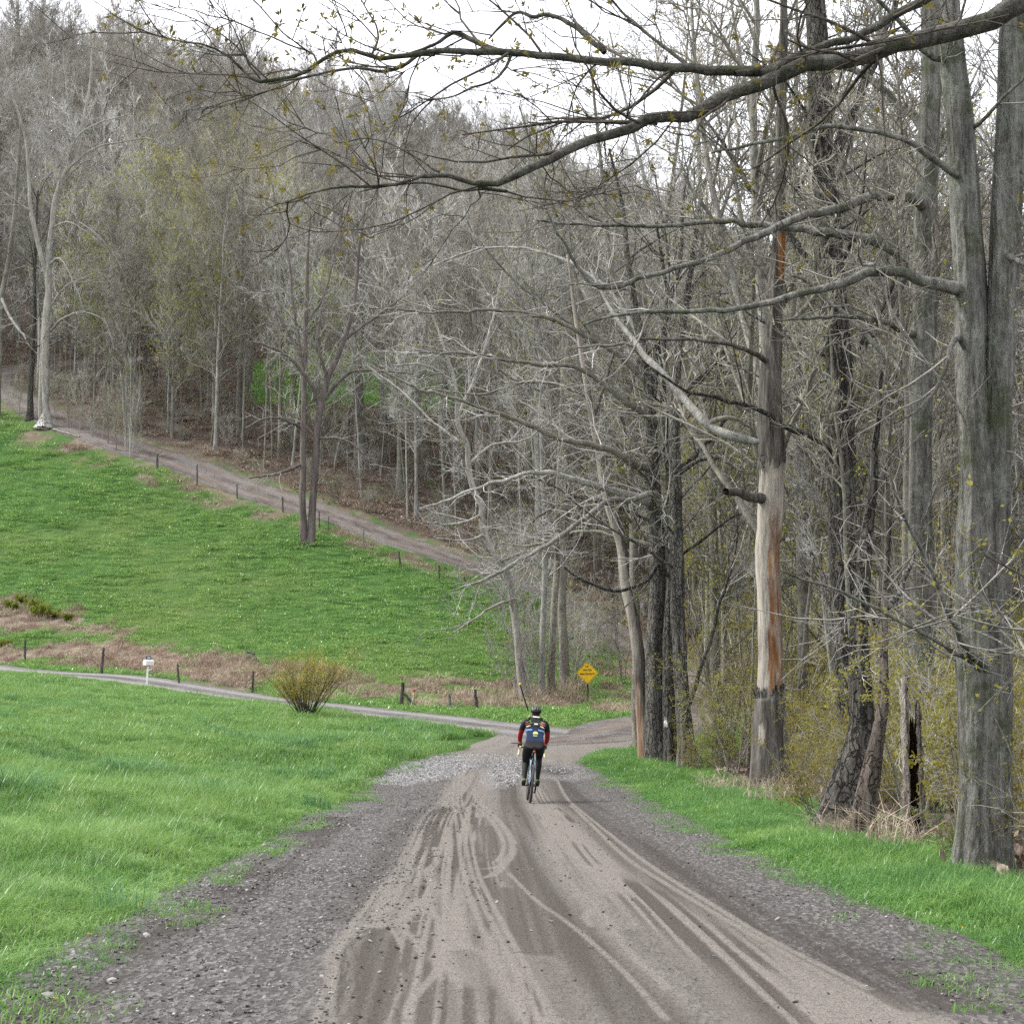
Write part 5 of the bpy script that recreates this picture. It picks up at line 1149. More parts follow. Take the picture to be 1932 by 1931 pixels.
for n, (u, v, s) in enumerate([(962, 1300, .9), (975, 1312, .7), (1003, 1312, .8), (1032, 1315, .9), (1078, 1302, 1.0), (1085, 1285, .8), (1092, 1262, .9), (940, 1155, 1.0), (958, 1200, .9), (915, 1110, .8), (1000, 1160, 1.0), (1035, 1190, 1.1), (1060, 1215, .9), (1100, 1225, .8), (985, 1250, .8), (1120, 1240, .7), (1150, 1262, .8), (1175, 1290, .9)]):
    p = g(u, v); place_tree(BR[n % 2], 'pale twiggy brush round the grey clump between the lower hill road and the sign', 'pale brush between the hill road and the sign', tuple(p - np.array([0, 0, .05])), n * 2.3, (s, s, s * 1.25), 'bush', 'bush')
# thin saplings along the top fence by the hairpin
for n, (u, v, s) in enumerate([(205, 838, .8), (238, 852, .9), (192, 830, .6), (150, 818, .8), (130, 808, .7), (246, 862, 1.15), (172, 826, .5), (105, 800, .5), (260, 858, .5), (35, 785, .7), (20, 780, .5), (220, 850, .6)]):
    p = g(u, v)
    place_tree(BR[1], 'thin bare sapling in the row along the upper pasture edge below the hairpin', 'bare saplings along the upper pasture edge', tuple(p - np.array([0, 0, .1])), n * 1.7, (s * .8, s * .8, s * 1.7), 'sapling', 'sapling')

# ------------------------------------------------------------------ forsythia-like bush on the lawn
def hero_bush():
    b = g(577, 1357); r = np.random.default_rng(5); H = (1357 - 1232) / FPX * b[1]
    root = thing('flowering_bush', 'large upright bush with many brown stems and yellow-green buds on the lawn', 'bush', tuple(b))
    B, Rd = [], []
    for i in range(46):
        a = r.random() * 6.28; s = r.uniform(.05, .80) ** 1.15; t = np.linspace(0, 1, 9)[:, None]; h = H * r.uniform(.5, 1.0) * (1 - .30 * s) * (1 + .22 * math.cos(a - .4) * s)
        br = .22 * r.random() ** .5
        c = np.hstack([np.cos(a) * (s * h * 1.1 * t ** 1.1 + br), np.sin(a) * (s * h * 1.1 * t ** 1.1 + br), h * (t * 1.1 - .1 * t ** 2) - .05]) + np.cumsum(r.normal(0, .018, (9, 3)), 0)
        B.append(c); Rd.append(np.linspace(.016, .006, 9) * r.uniform(.8, 1.3))
    B, Rd = np.array(B), np.array(Rd); G0 = Geo(); tubes(G0, B, Rd, 5); obj('stems', G0.mesh('stems', True), M_TWIG_DK, root)
    lv = [dict(n=6, t0=.3, rel=.45, fall=.5, seg=5, k=3, ang=(14, 45), up=.10, wander=.12, rr=.6, rl=.01, rmin=.006), dict(n=4, t0=.1, rel=.6, fall=.3, seg=4, k=3, ang=(15, 45), up=.08, wander=.14, rr=.7, rl=.01, rmin=.005)]
    GL, GT, GF = crown(B, Rd, lv, r, dict(size=.038, per=3, spread=.06, p=1.0, lv=0, mid=.8))
    GL.join(GT); obj('twigs', GL.mesh('twigs', False), bark_mat('olive_twig', (.11, .105, .04), (.21, .20, .08), (.31, .30, .13), None, 0, 2, 1, .05), root)
    obj('leaves', GF.mesh('leaves', False), leaf_mat('yellow_green_bud', [(.35, (.22, .18, .03)), (.5, (.33, .28, .06)), (.66, (.44, .39, .11))], .4, 9), root)
    GB = Geo()
    for (du, dv, sd) in [(15, -110, .10), (33, -112, .07), (26, -96, .09), (36, -78, .10), (32, -60, .08), (-28, -60, .07), (14, -52, .12), (62, -88, .14), (66, -96, .10), (-10, -70, .2), (20, -75, .25)]:
        q = at(577 + du, 1357 + dv, b[1] + r.normal(0, .2)) - b
        leaves(GB, q[None] + r.normal(0, 1, (26, 3)) * np.array([sd, sd, sd * 1.9]), .045, r)
    obj('blossoms', GB.mesh('blossoms', False), leaf_mat('yellow_blossom', [(.35, (.50, .36, .02)), (.6, (.75, .58, .06))], .4, 9), root)
hero_bush()

# ------------------------------------------------------------------ grass
def blade_patch(r, nb, rad, h, wd, lean=.35, droop=.5):
    a = r.random(nb) * 6.28; q = rad * np.sqrt(r.random(nb)); p = np.stack([np.cos(a) * q, np.sin(a) * q, 0 * q - .02], 1)
    hh = h * (0.45 + 0.75 * r.random(nb)); az = r.random(nb) * 6.28; ln = lean * (0.2 + r.random(nb))
    d = np.stack([np.cos(az), np.sin(az), 0 * az], 1); s = np.stack([-np.sin(az), np.cos(az), 0 * az], 1)
    w = wd * (0.6 + .8 * r.random(nb))[:, None]
    mid = p + d * (ln * hh * .35)[:, None] + np.array([0, 0, 1]) * (hh * .62)[:, None]
    tip = p + d * (ln * hh * (1 + droop))[:, None] + np.array([0, 0, 1]) * (hh * (1 - .35 * ln))[:, None]
    V = np.stack([p - s * w * .5, p + s * w * .5, mid + s * w * .4, mid - s * w * .4, tip], 1).reshape(-1, 3)
    k = np.arange(nb)[:, None] * 5
    return V, k + np.array([0, 1, 2, 3]), k + np.array([3, 2, 4])
def patches(nm, mat, n, seed, **kw):
    out = []
    for i in range(n):
        r = np.random.default_rng(seed + i); V, Q, T = blade_patch(r, **kw); me = mesh_np(nm, V, Q, T, False); me.materials.append(mat); out.append(me)
    return out
def grass_mat(name, els, patch, pamt=.5, straw=.12, sc=.55):
    m = NM(name); p = m.pos()
    n = m.math('ADD', m.math('MULTIPLY', m.noise(p, 14, 2), .35), m.math('MULTIPLY', m.noise(p, 1.1, 4, .65), .65))
    c = m.ramp(n, els)
    c = m.mix(m.ramp(m.noise(p, sc * .35, 4, .6), [(.42, 0.0), (.62, pamt)]), c, patch)
    c = m.mix(m.ramp(m.noise(p, 55, 1), [(.62, 0.0), (.70, straw * 4)]), c, (.22, .20, .10))
    return m.leafy(c, .45, .03)
M_GR_NEAR = grass_mat('lush_field_grass', [(.36, (.050, .128, .030)), (.5, (.134, .272, .064)), (.64, (.275, .41, .150))], (.185, .305, .078), .6, .10)
M_GR_VERGE = grass_mat('verge_grass', [(.36, (.05, .135, .03)), (.5, (.125, .265, .058)), (.64, (.25, .40, .12))], (.10, .235, .07), .5, .12, .9)
M_GR_HILL = grass_mat('pasture_grass', [(.38, (.075, .18, .042)), (.5, (.16, .30, .072)), (.62, (.27, .41, .125))], (.225, .345, .10), .7, .05, .2)
M_STRAW = leaf_mat('dead_straw', [(.34, (.17, .135, .10)), (.5, (.36, .30, .23)), (.66, (.52, .45, .36))], .2, 7, .8)
M_STRAW_RED = leaf_mat('reddish_dead_stalks', [(.34, (.13, .085, .07)), (.5, (.26, .185, .15)), (.66, (.40, .31, .25))], .2, 7, .8)
tall = patches('grass_tuft', M_GR_NEAR, 6, 400, nb=32, rad=.14, h=.29, wd=.0075, lean=.6)
midg = patches('grass_clump', M_GR_NEAR, 4, 420, nb=60, rad=.40, h=.24, wd=.016, lean=.55)
verge = patches('verge_tuft', M_GR_VERGE, 6, 440, nb=34, rad=.14, h=.20, wd=.007, lean=.55)
short = patches('short_tuft', M_GR_VERGE, 4, 460, nb=26, rad=.14, h=.07, wd=.007, lean=.7)
hillg = patches('pasture_tuft', M_GR_HILL, 5, 480, nb=110, rad=.80, h=.11, wd=.034, lean=.9)
rank = patches('coarse_clump', grass_mat('coarse_dark_grass', [(.36, (.045, .13, .04)), (.5, (.105, .24, .08)), (.64, (.21, .37, .16))], (.13, .26, .07), .4, .1), 4, 470, nb=46, rad=.20, h=.38, wd=.011, lean=.75)
straw = patches('straw_clump', M_STRAW, 4, 500, nb=70, rad=.6, h=.34, wd=.022, lean=1.1, droop=.8) + patches('red_straw_clump', M_STRAW_RED, 2, 520, nb=60, rad=.5, h=.5, wd=.02, lean=.7)
def pts_in(fn, xr, yr, dens, r):
    n = int((xr[1] - xr[0]) * (yr[1] - yr[0]) * dens); X = r.uniform(*xr, n); Y = r.uniform(*yr, n); k = fn(X, Y); return X[k], Y[k]
def sow(name, label, protos, X, Y, r, s=(.7, 1.25), tilt=.12, zs=None, patchy=True):
    N = len(X); sc = r.uniform(*s, N)
    if patchy: sc *= .45 + 1.1 * fbm(X * .7 + 3, Y * .45, 4)
    Z = ground(X, Y); sz = sc if zs is None else sc * zs
    o = scatter(name, np.stack([X, Y, Z], 1), np.stack([r.normal(0, tilt, N), r.normal(0, tilt, N), r.uniform(0, 6.28, N)], 1), np.stack([sc, sc, sz], 1), r.integers(0, len(protos), N), protos, kind='stuff')
    o['label'] = label; return o
r = np.random.default_rng(61)
def lane_side(X, Y):     # near side of the lane
    d = np.interp(X, lane_c[:, 0], lane_c[:, 1]); return Y < d
def left_field(X, Y):
    yl_ = np.interp(Y, RL[:, 1], RL[:, 0]) - .12 + .35 * (fbm(X * 1.5, Y * 1.5) - .5)
    return (X < yl_) & (X > -.275 * Y - 1.2) & lane_side(X, Y) & ~on_road(X, Y, .06) & (Y < 112)
wob = lambda X, Y: .5 * (fbm(X * 1.3 + 9, Y * 1.3) - .5)
def verge_r(X, Y): return (X > 0) & (X < np.interp(Y, _tl[:, 1], _tl[:, 0]) + .35 + 1.4 * wob(X, Y) + .5 * sstep(30, 45, Y)) & ~on_road(X, Y, .10 + .3 * (fbm(X * 1.7, Y * 1.7) - .5)) & (Y < 66)
X1, Y1 = pts_in(lambda X, Y: left_field(X, Y) & (Y < 40), (-13, -2), (8, 40), 82, r)
X2, Y2 = pts_in(lambda X, Y: left_field(X, Y) & (Y >= 38), (-33, 3), (38, 112), 17, r)
mow = np.clip(1 - (np.interp(X2, lane_c[:, 0], lane_c[:, 1]) - Y2) / 9.0, 0, 1)
sow('field_grass', 'lush tall grass of the near field left of the road', tall, X1, Y1, r, zs=1.0 * np.clip(sstep(0, .9, np.interp(Y1, RL[:, 1], RL[:, 0]) - X1), .35, 1))
o = sow('field_grass_far', 'lush grass of the field towards the lane', midg, X2, Y2, r, zs=1 - .72 * sstep(.45, .7, mow))
Xt, Yt = pts_in(lambda X, Y: left_field(X, Y) & (fbm(X * .55 + 8, Y * .4 + 3) > .66), (-22, -2), (10, 70), 10, r)
sow('coarse_grass', 'darker coarse clumps of taller grass in the near field', rank, Xt, Yt, r, s=(.7, 1.3))
X3, Y3 = pts_in(verge_r, (0, 12), (8, 66), 90, r)
dv = np.clip(X3 - np.interp(Y3, RR[:9, 1], RR[:9, 0]), 0, 9)
sow('verge_grass', 'green grass verge between the dirt road and the roadside trunks', verge, X3, Y3, r, zs=np.clip(.3 + .8 * sstep(.1, .9, dv), .3, 1.1))
# ragged low growth that creeps into the road edges
def edge_l(X, Y):
    e = X - np.interp(Y, RL[:, 1], RL[:, 0]); return (e > -.35) & (e < .55 * fbm(X * 2.2, Y * .9) ** 2 * 2.2) & (Y < 50)
def edge_r(X, Y):
    e = np.interp(Y, RR[:9, 1], RR[:9, 0]) - X; return (e > -.35) & (e < .6 * fbm(X * 2.2 + 7, Y * .9) ** 2 * 2.2) & (Y < 45)
Xe, Ye = pts_in(lambda X, Y: edge_l(X, Y) | edge_r(X, Y), (-6, 6), (8, 50), 60, r)
sow('edge_weeds', 'short ragged weeds along both edges of the dirt road', short, Xe, Ye, r)
def pasture(X, Y):
    w_, d_ = masks(X, Y)
    return (w_ < .5) & (d_ < .35) & ~lane_side(X, Y) & ~on_road(X, Y, .25) & (X > -.29 * Y - 3) & (X < .06 * Y + 5) & (Y < 168)
X4, Y4 = pts_in(pasture, (-50, 14), (66, 168), 6.0, r)
sow('pasture_grass', 'short grazed grass of the steep pasture below the hill road', hillg, X4, Y4, r, s=(.6, 1.2))
Xf, Yf = pts_in(lambda X, Y: in_poly(X, Y, far_green), (-35, 0), (165, 230), 2.0, r)
sow('far_field_grass', 'bright green grass of the small field glimpsed beyond the bank', hillg, Xf, Yf, r, s=(.8, 1.5))
def dryz(X, Y): return (masks(X, Y)[1] > .4) & ~on_road(X, Y, .3) & (X > -.29 * Y - 2) & ~lane_side(X, Y)
X5, Y5 = pts_in(dryz, (-36, 12), (70, 160), 3.0, r)
sow('dead_grass', 'matted tan dead grass and stalks along the lane fence', straw, X5, Y5, r, s=(.45, 1.15), tilt=.3)
# tall dead stalks round the clump by the sign and along the wood edge
Xs, Ys = [], []
for (u, v, su, n) in [(1010, 1322, 26, 26), (1055, 1316, 22, 22), (985, 1325, 16, 14), (940, 1338, 30, 16), (1440, 1505, 40, 20), (1600, 1582, 40, 16), (1490, 1520, 30, 12), (1700, 1610, 20, 8), (1380, 1490, 30, 10)]:
    p = g(u, v); k = su / FPX * p[1]; Xs.append(p[0] + r.normal(0, k, n)); Ys.append(p[1] + r.normal(0, k * 1.2, n))
Xs, Ys = np.concatenate(Xs), np.concatenate(Ys); kk = ~on_road(Xs, Ys, .4); Xs, Ys = Xs[kk], Ys[kk]
sow('dead_stalks', 'tall straw-coloured dead stalks round the foot of the trees', patches('stalk_clump', M_STRAW, 4, 540, nb=30, rad=.35, h=1.0, wd=.012, lean=.45), Xs, Ys, r, s=(.5, 1.2), tilt=.15, zs=np.where(Ys < 60, .5, 1.1))
# leaf litter on the wood floor
def litter_patch(r, n, rad, size):
    G = Geo(); a = r.random(n) * 6.28; q = rad * np.sqrt(r.random(n)); leaves(G, np.stack([np.cos(a) * q, np.sin(a) * q, .03 + .04 * r.random(n)], 1), size, r); return G.mesh('leaf_litter_patch', False)
M_LIT = leaf_mat('dry_brown_leaf', [(.36, (.08, .058, .045)), (.5, (.19, .145, .118)), (.64, (.38, .32, .275))], .15, 16, 1.5)
lit = []
for i in range(4):
    me = litter_patch(np.random.default_rng(560 + i), 130, 1.0, .15); me.materials.append(M_LIT); lit.append(me)
def litz(X, Y): return (masks(X, Y)[0] > .5) & ((Y > 60) | right_wood(X, Y, .9)) & ~on_road(X, Y, .3) & (np.abs(X) < .29 * Y + 4)
X6, Y6 = pts_in(lambda X, Y: litz(X, Y) & (Y < 205), (-58, 55), (16, 205), .62, r)
sow('leaf_litter', 'dry brown fallen leaves covering the wood floor', lit, X6, Y6, r, s=(.7, 1.4), patchy=False)
# low green growth dotted over the wood floor
X7, Y7 = pts_in(lambda X, Y: (masks(X, Y)[0] > .5) & ~on_road(X, Y, .3) & (np.abs(X) < .29 * Y + 4) & (fbm(X * .25 + 20, Y * .25) > .52), (-50, 50), (16, 180), .5, r)
sow('ground_plants', 'patches of low green plants on the wood floor', hillg, X7, Y7, r, s=(.4, 1.0))

# ------------------------------------------------------------------ loose stones
def stone(seed, sq=.7):
    bm = bmesh.new(); bmesh.ops.create_icosphere(bm, subdivisions=1, radius=.5); r = random.Random(seed)
    for v in bm.verts: v.co *= r.uniform(.65, 1.15); v.co.z *= sq
    me = bpy.data.meshes.new('pebble'); bm.to_mesh(me); bm.free(); return me
k = NM('road_stone'); cc = k.ramp(k.n('ObjectInfo').outputs['Random'], [(0, (.045, .043, .042)), (.45, (.09, .086, .083)), (.8, (.16, .153, .148)), (1, (.30, .29, .275))]); M_STONE = k.pbr(cc, .9, None, .15)
peb = [stone(i) for i in range(5)]
for me in peb: me.materials.append(M_STONE)
def stone_density(X, Y):
    eL = X - np.interp(Y, RL[:, 1], RL[:, 0]); eR = np.interp(Y, RR[:9, 1], RR[:9, 0]) - X
    lin = np.exp(-((eL - 1.1) / .8) ** 2) * .8 + np.exp(-((eL - .1) / .25) ** 2) * .5 + np.exp(-((eR - .3) / .45) ** 2) * .35 + .02
    return lin * (.35 + 1.0 * sstep(.4, .65, fbm(X * 1.2 + 4, Y * .6))) * np.clip(26 / Y, .2, 1)
X8, Y8 = pts_in(lambda X, Y: on_road(X, Y, 0) & (r.random(len(X)) < stone_density(X, Y)), (-6, 7), (8, 42), 620, r)
N = len(X8); sz = .008 + .030 * r.random(N) ** 4
s3 = np.stack([sz * r.uniform(.8, 1.4, N), sz, sz * .8], 1)
o = scatter('loose_gravel', np.stack([X8, Y8, ground(X8, Y8) + .024], 1), np.stack([r.normal(0, .3, N), r.normal(0, .3, N), r.uniform(0, 6.28, N)], 1), s3, r.integers(0, 5, N), peb, kind='stuff')
o['label'] = 'loose gravel and pebbles along the shoulders of the dirt road'
Pg = gpoly([(745, 1440), (700, 1480), (770, 1486), (850, 1470), (905, 1448), (960, 1492), (1000, 1450), (1090, 1448), (1060, 1470), (980, 1425), (850, 1420)])
X9, Y9 = pts_in(lambda X, Y: in_poly(X, Y, Pg), (-6, 6), (30, 62), 110, r); N = len(X9); sz = .02 + .045 * r.random(N) ** 2
k = NM('pale_crushed_stone'); cc = k.ramp(k.n('ObjectInfo').outputs['Random'], [(0, (.09, .09, .092)), (.5, (.22, .22, .222)), (1, (.42, .42, .42))]); M_CRUSH = k.pbr(cc, .9, None, .15)
peb2 = [stone(i + 20) for i in range(4)]
for me in peb2: me.materials.append(M_CRUSH)
o = scatter('crushed_stone', np.stack([X9, Y9, ground(X9, Y9) + .025], 1), np.stack([r.normal(0, .3, N), r.normal(0, .3, N), r.uniform(0, 6.28, N)], 1), np.stack([sz, sz, sz * .8], 1), r.integers(0, 4, N), peb2, kind='stuff')
o['label'] = 'pale crushed stone spread across the mouth of the lane'
# dandelions dotted in the verge
fl = Geo(); leaves(fl, np.random.default_rng(3).normal(0, .006, (9, 3)) + np.array([0, 0, .07]), .013, np.random.default_rng(4)); fm = fl.mesh('dandelion', False); fm.materials.append(leaf_mat('dandelion_yellow', [(.4, (.60, .46, .015)), (.6, (.80, .64, .03))], .2))
Xd, Yd = pts_in(lambda X, Y: (edge_l(X + .25, Y) | edge_r(X - .5, Y) | (verge_r(X, Y) & (X < np.interp(Y, RR[:9, 1], RR[:9, 0]) + .8))) & (Y < 30), (-6, 6), (8, 30), 2.2, r)
o = scatter('dandelions', np.stack([Xd, Yd, ground(Xd, Yd)], 1), np.zeros((len(Xd), 3)), np.ones((len(Xd), 3)) * r.uniform(.6, 1.1, (len(Xd), 1)), np.zeros(len(Xd)), [fm], kind='stuff'); o['label'] = 'tiny yellow dandelions along the grassy road edges'
# ------------------------------------------------------------------ fence posts, signs, mailbox
def wood_post(label, top, bot, wpx, group, mat, seed, lean_y=0.0, wire=False):
    p = g(bot[0], bot[1]); r = np.random.default_rng(seed)
    q = at(top[0], top[1], p[1] + lean_y)
    root = thing('fence_post', label, 'fence post', tuple(p), group)
    n = 14; t = np.linspace(0, 1, n)[:, None]
    a = p - np.array([0, 0, .3]); c = a * (1 - t) + q * t + r.normal(0, .008, (n, 3))
    rad = np.full(n, wpx / 2 / FPX * p[1]) * (1 - .18 * t[:, 0]) * r.uniform(.9, 1.1, n)
    G = Geo(); trunk_tube(G, c, rad, 9, r, .012, .15, freq=3); obj('post', G.mesh('post', True, p), mat, root)
    return root, p, q
M_POST = bark_mat('weathered_post_wood', (.035, .032, .03), (.085, .08, .075), (.16, .155, .145), None, 0, 12, .12, .25)
M_POST_PALE = bark_mat('pale_post_wood', (.12, .115, .11), (.22, .215, .205), (.32, .31, .30), None, 0, 12, .12, .15)
GL_ = 'old wooden fence posts along the lane'
for i, (lab, tp, bt, w_) in enumerate([('thin grey fence post at the far left of the lane fence', (47.5, 1208), (47, 1251), 5), ('leaning dark fence post left of the mailbox', (196, 1222), (190, 1271), 6),
        ('slanting fence post right of the mailbox', (335, 1252), (339, 1290), 5), ('thin fence post just left of the big bush', (478, 1266), (476, 1306), 4),
        ('thick dark fence post with a fallen brace at its foot', (760, 1287), (757, 1332), 8), ('short pale fence post right of the braced one', (848, 1309), (850, 1339), 6),
        ('dark fence post leaning left, third from the pale crooked tree', (896, 1301), (902, 1342), 7), ('square-topped fence post second from the pale crooked tree', (937, 1300), (938, 1332), 6),
        ('greyish fence post almost against the pale crooked tree', (972, 1281), (972, 1312), 7)]):
    wood_post(lab, tp, bt, w_, GL_, M_POST_PALE if 'pale fence' in lab or 'greyish' in lab else M_POST, 700 + i)
p = g(762, 1312); q = g(786, 1332)
b = thing('brace_rail', 'dark fallen rail propped against the thick fence post', 'fence rail', tuple(p))
G = Geo(); c = np.linspace(0, 1, 10)[:, None]; pa = at(763, 1309, q[1] + .4); pc = pa * (1 - c) + (q - np.array([0, 0, .05])) * c
trunk_tube(G, pc, np.full(10, .06), 8, np.random.default_rng(3), .01); obj('rail', G.mesh('rail', True, p), plain('charred_rail', (.03, .028, .026), .9, 0, .3), b)
HILLPOST = .72
GH_ = 'fence posts along the hill road'
for i, (lab, tp, bt, w_) in enumerate([('fence post with a pale crooked stick on top, highest on the hill road', (297, 858), (297, 890), 7), ('thin grey post second from the top of the hill road fence', (372, 877), (372, 916), 5),
        ('short post between the top of the fence and the twin-trunked tree', (447, 914), (448, 941), 4), ('dark-topped post left of the twin-trunked tree', (533, 938), (534, 966), 5),
        ('slim post just right of the twin-trunked tree', (602, 965), (603, 1000), 4), ('very thin stake right of the slim post', (620, 975), (620, 1004), 2.5), ('dark-topped white post right of the twin-trunked tree', (686, 998), (685, 1034), 6),
        ('leaning grey post halfway down the lower hill road', (752, 1040), (757, 1074), 6), ('thin post near the bend of the hill road', (828, 1067), (829, 1097), 4), ('leaning thin post lowest on the hill road fence', (876, 1087), (881, 1106), 4)]):
    wood_post(lab, tp, bt, w_ * HILLPOST, GH_, M_POST if i not in (6,) else M_POST_PALE, 720 + i)
p = g(297, 890); q = at(300, 862, p[1]); st = thing('crooked_stick', 'pale crooked stick resting on the highest fence post', 'stick', tuple(q))
G = Geo(); c = at(np.array([299, 304, 311, 318]), np.array([863, 858, 857, 859]), np.full(4, p[1] - .1)); tubes(G, catmull(c, 8)[None], np.full((1, 8), .04), 6); obj('stick', G.mesh('stick', True, q), M_POST_PALE, st)

# leaning marker pole and thin reflector stake
p = g(1001, 1346); q = at(981, 1291, p[1] + .1)
mk = thing('marker_pole', 'thin black marker pole with a yellow cap leaning left at the lane corner', 'marker pole', tuple(p))
G = Geo(); t = np.linspace(0, 1, 6)[:, None]; tubes(G, ((p - [0, 0, .2]) * (1 - t) + q * t)[None], np.full((1, 6), .028), 8); obj('pole', G.mesh('pole', True, p), plain('black_pole_paint', (.012, .012, .012), .5), mk)
bm = bmesh.new(); bmesh.ops.create_icosphere(bm, subdivisions=2, radius=.055)
for v in bm.verts: v.co.z *= 1.15
me = bpy.data.meshes.new('cap'); bm.to_mesh(me); bm.free(); o = obj('cap', me, plain('yellow_cap', (.75, .45, .02), .5, 0, .1), mk); o.location = q - p
p = g(773, 1334); q = at(782, 1303, p[1])
mk = thing('reflector_stake', 'thin white stake with a red reflector beside the braced fence post', 'marker stake', tuple(p))
G = Geo(); tubes(G, ((p - [0, 0, .2]) * (1 - t) + q * t)[None], np.full((1, 6), .013), 6); obj('stake', G.mesh('stake', True, p), plain('white_stake', (.6, .6, .58), .5), mk)
bm = bmesh.new(); bmesh.ops.create_cone(bm, segments=14, radius1=.055, radius2=.055, depth=.03, cap_ends=True)
bmesh.ops.rotate(bm, verts=bm.verts, matrix=Matrix.Rotation(RAD(90), 3, 'X')); me = bpy.data.meshes.new('reflector'); bm.to_mesh(me); bm.free(); o = obj('reflector', me, plain('red_reflector', (.45, .02, .02), .3), mk); o.location = q - p

def text_mesh(txt, size, sx, depth, mat, parent, loc, rot, name='lettering', bold=.0):
    cu = bpy.data.curves.new('letters', 'FONT'); cu.body = txt; cu.size = size; cu.align_x = 'CENTER'; cu.align_y = 'CENTER'; cu.extrude = depth; cu.offset = bold; cu.resolution_u = 3
    tmp = bpy.data.objects.new('tmp', cu); COL.objects.link(tmp); dg = bpy.context.evaluated_depsgraph_get()
    me = bpy.data.meshes.new_from_object(tmp.evaluated_get(dg)); bpy.data.objects.remove(tmp); me.name = name; me.materials.clear(); me.materials.append(mat)
    o = obj(name, me, None, parent); o.location = loc; o.rotation_euler = rot; o.scale = (sx, 1, 1); return o
def prism(pts, y0, y1, bevel=0.0, seg=2):
    """outline in x, z pushed from y0 to y1"""
    bm = bmesh.new(); vs = [bm.verts.new((x, y0, z)) for x, z in pts]; f = bm.faces.new(vs)
    e = bmesh.ops.extrude_face_region(bm, geom=[f]); bmesh.ops.translate(bm, verts=[v for v in e['geom'] if isinstance(v, bmesh.types.BMVert)], vec=(0, y1 - y0, 0))
    bmesh.ops.recalc_face_normals(bm, faces=bm.faces)
    if bevel: bmesh.ops.bevel(bm, geom=[x for x in bm.edges], offset=bevel, segments=seg, affect='EDGES', profile=.6)
    me = bpy.data.meshes.new('prism'); bm.to_mesh(me); bm.free(); return me
# yellow diamond sign
p = g(1109.5, 1323); sc = p[1] / FPX; top = at(1111.5, 1248, p[1]); H = top[2] - p[2]; hd = 21.2 * sc
sg = thing('road_sign', 'yellow diamond sign reading NO WINTER MAINTENANCE on a low brown post', 'road sign', tuple(p)); sg.rotation_euler = (0, RAD(-1.5), RAD(-4))
def dia(r_, c=.035, n=3):
    out = []
    for k in range(4):
        a = k * math.pi / 2; x, z = math.sin(a) * r_, math.cos(a) * r_
        for j in range(-n, n + 1):
            b_ = a + j / n * math.pi / 4; out.append((x - math.sin(a) * c * 1.414 + math.sin(b_) * c, z - math.cos(a) * c * 1.414 + math.cos(b_) * c))
    return [(x, z) for x, z in out]
zc = H - hd
M_YEL = plain('sign_yellow', (.90, .56, .018), .45, 0, .04, 3); M_SBLK = plain('sign_black', (.02, .018, .015), .5)
o = obj('sign_panel', prism(dia(hd), -.004, 0.0), M_YEL, sg); o.location = (0, -.03, zc)
bd = Geo()
for s0, s1 in ((hd * .955, hd * .925),):
    A, B_ = np.array(dia(s0, .03)), np.array(dia(s1, .028)); n = len(A); yv = -.0362
    V = np.vstack([np.stack([A[:, 0], np.full(n, yv), A[:, 1]], 1), np.stack([B_[:, 0], np.full(n, yv), B_[:, 1]], 1)]); i = np.arange(n); j = (i + 1) % n
    bd.add(V, np.stack([i, j, n + j, n + i], 1)[:, ::-1])
o = obj('border', bd.mesh('border', False), M_SBLK, sg); o.location = (0, 0, zc)
for txt, dz, wd in (('NO', .60, .115), ('WINTER', .29, .28), ('MAINTENANCE', -.05, .47)):
    o = text_mesh(txt, hd * .235, .86 if txt != 'MAINTENANCE' else .78, .001, M_SBLK, sg, (0, -.0362, zc + dz * hd - .03), (RAD(90), 0, 0), bold=.004)
G = Geo()
prof = [(-.035, -.02), (-.035, -.012), (-.018, -.012), (-.012, .012), (.012, .012), (.018, -.012), (.035, -.012), (.035, -.02), (.026, -.02), (.018, .02), (-.018, .02), (-.026, -.02)]
pf = np.array(prof); n = len(pf); zs = [-.4, H * .6, H - hd * .35]
V = np.vstack([np.stack([pf[:, 0], pf[:, 1], np.full(n, z)], 1) for z in zs]); i = np.arange(n); j = (i + 1) % n
G.add(V, np.vstack([np.stack([i + k * n, j + k * n, j + k * n + n, i + k * n + n], 1) for k in range(2)])); obj('post', G.mesh('post', False), plain('rusty_post', (.035, .022, .016), .8, .2, .3), sg)
bo = Geo()
for z in (zc + hd * .8, zc - hd * .8):
    a = np.arange(8) * math.pi / 4; bo.add(np.vstack([np.stack([np.cos(a) * .014, np.full(8, -.041), np.sin(a) * .014 + z], 1), np.stack([np.cos(a) * .014, np.full(8, -.034), np.sin(a) * .014 + z], 1), [[0, -.042, z]]]),
           [(k, (k + 1) % 8, 8 + (k + 1) % 8, 8 + k) for k in range(8)], [(k, 16, (k + 1) % 8) for k in range(8)])
    obj('bolt', bo.mesh('bolt', False), plain('bolt_steel', (.3, .3, .3), .4, .8), sg); bo = Geo()

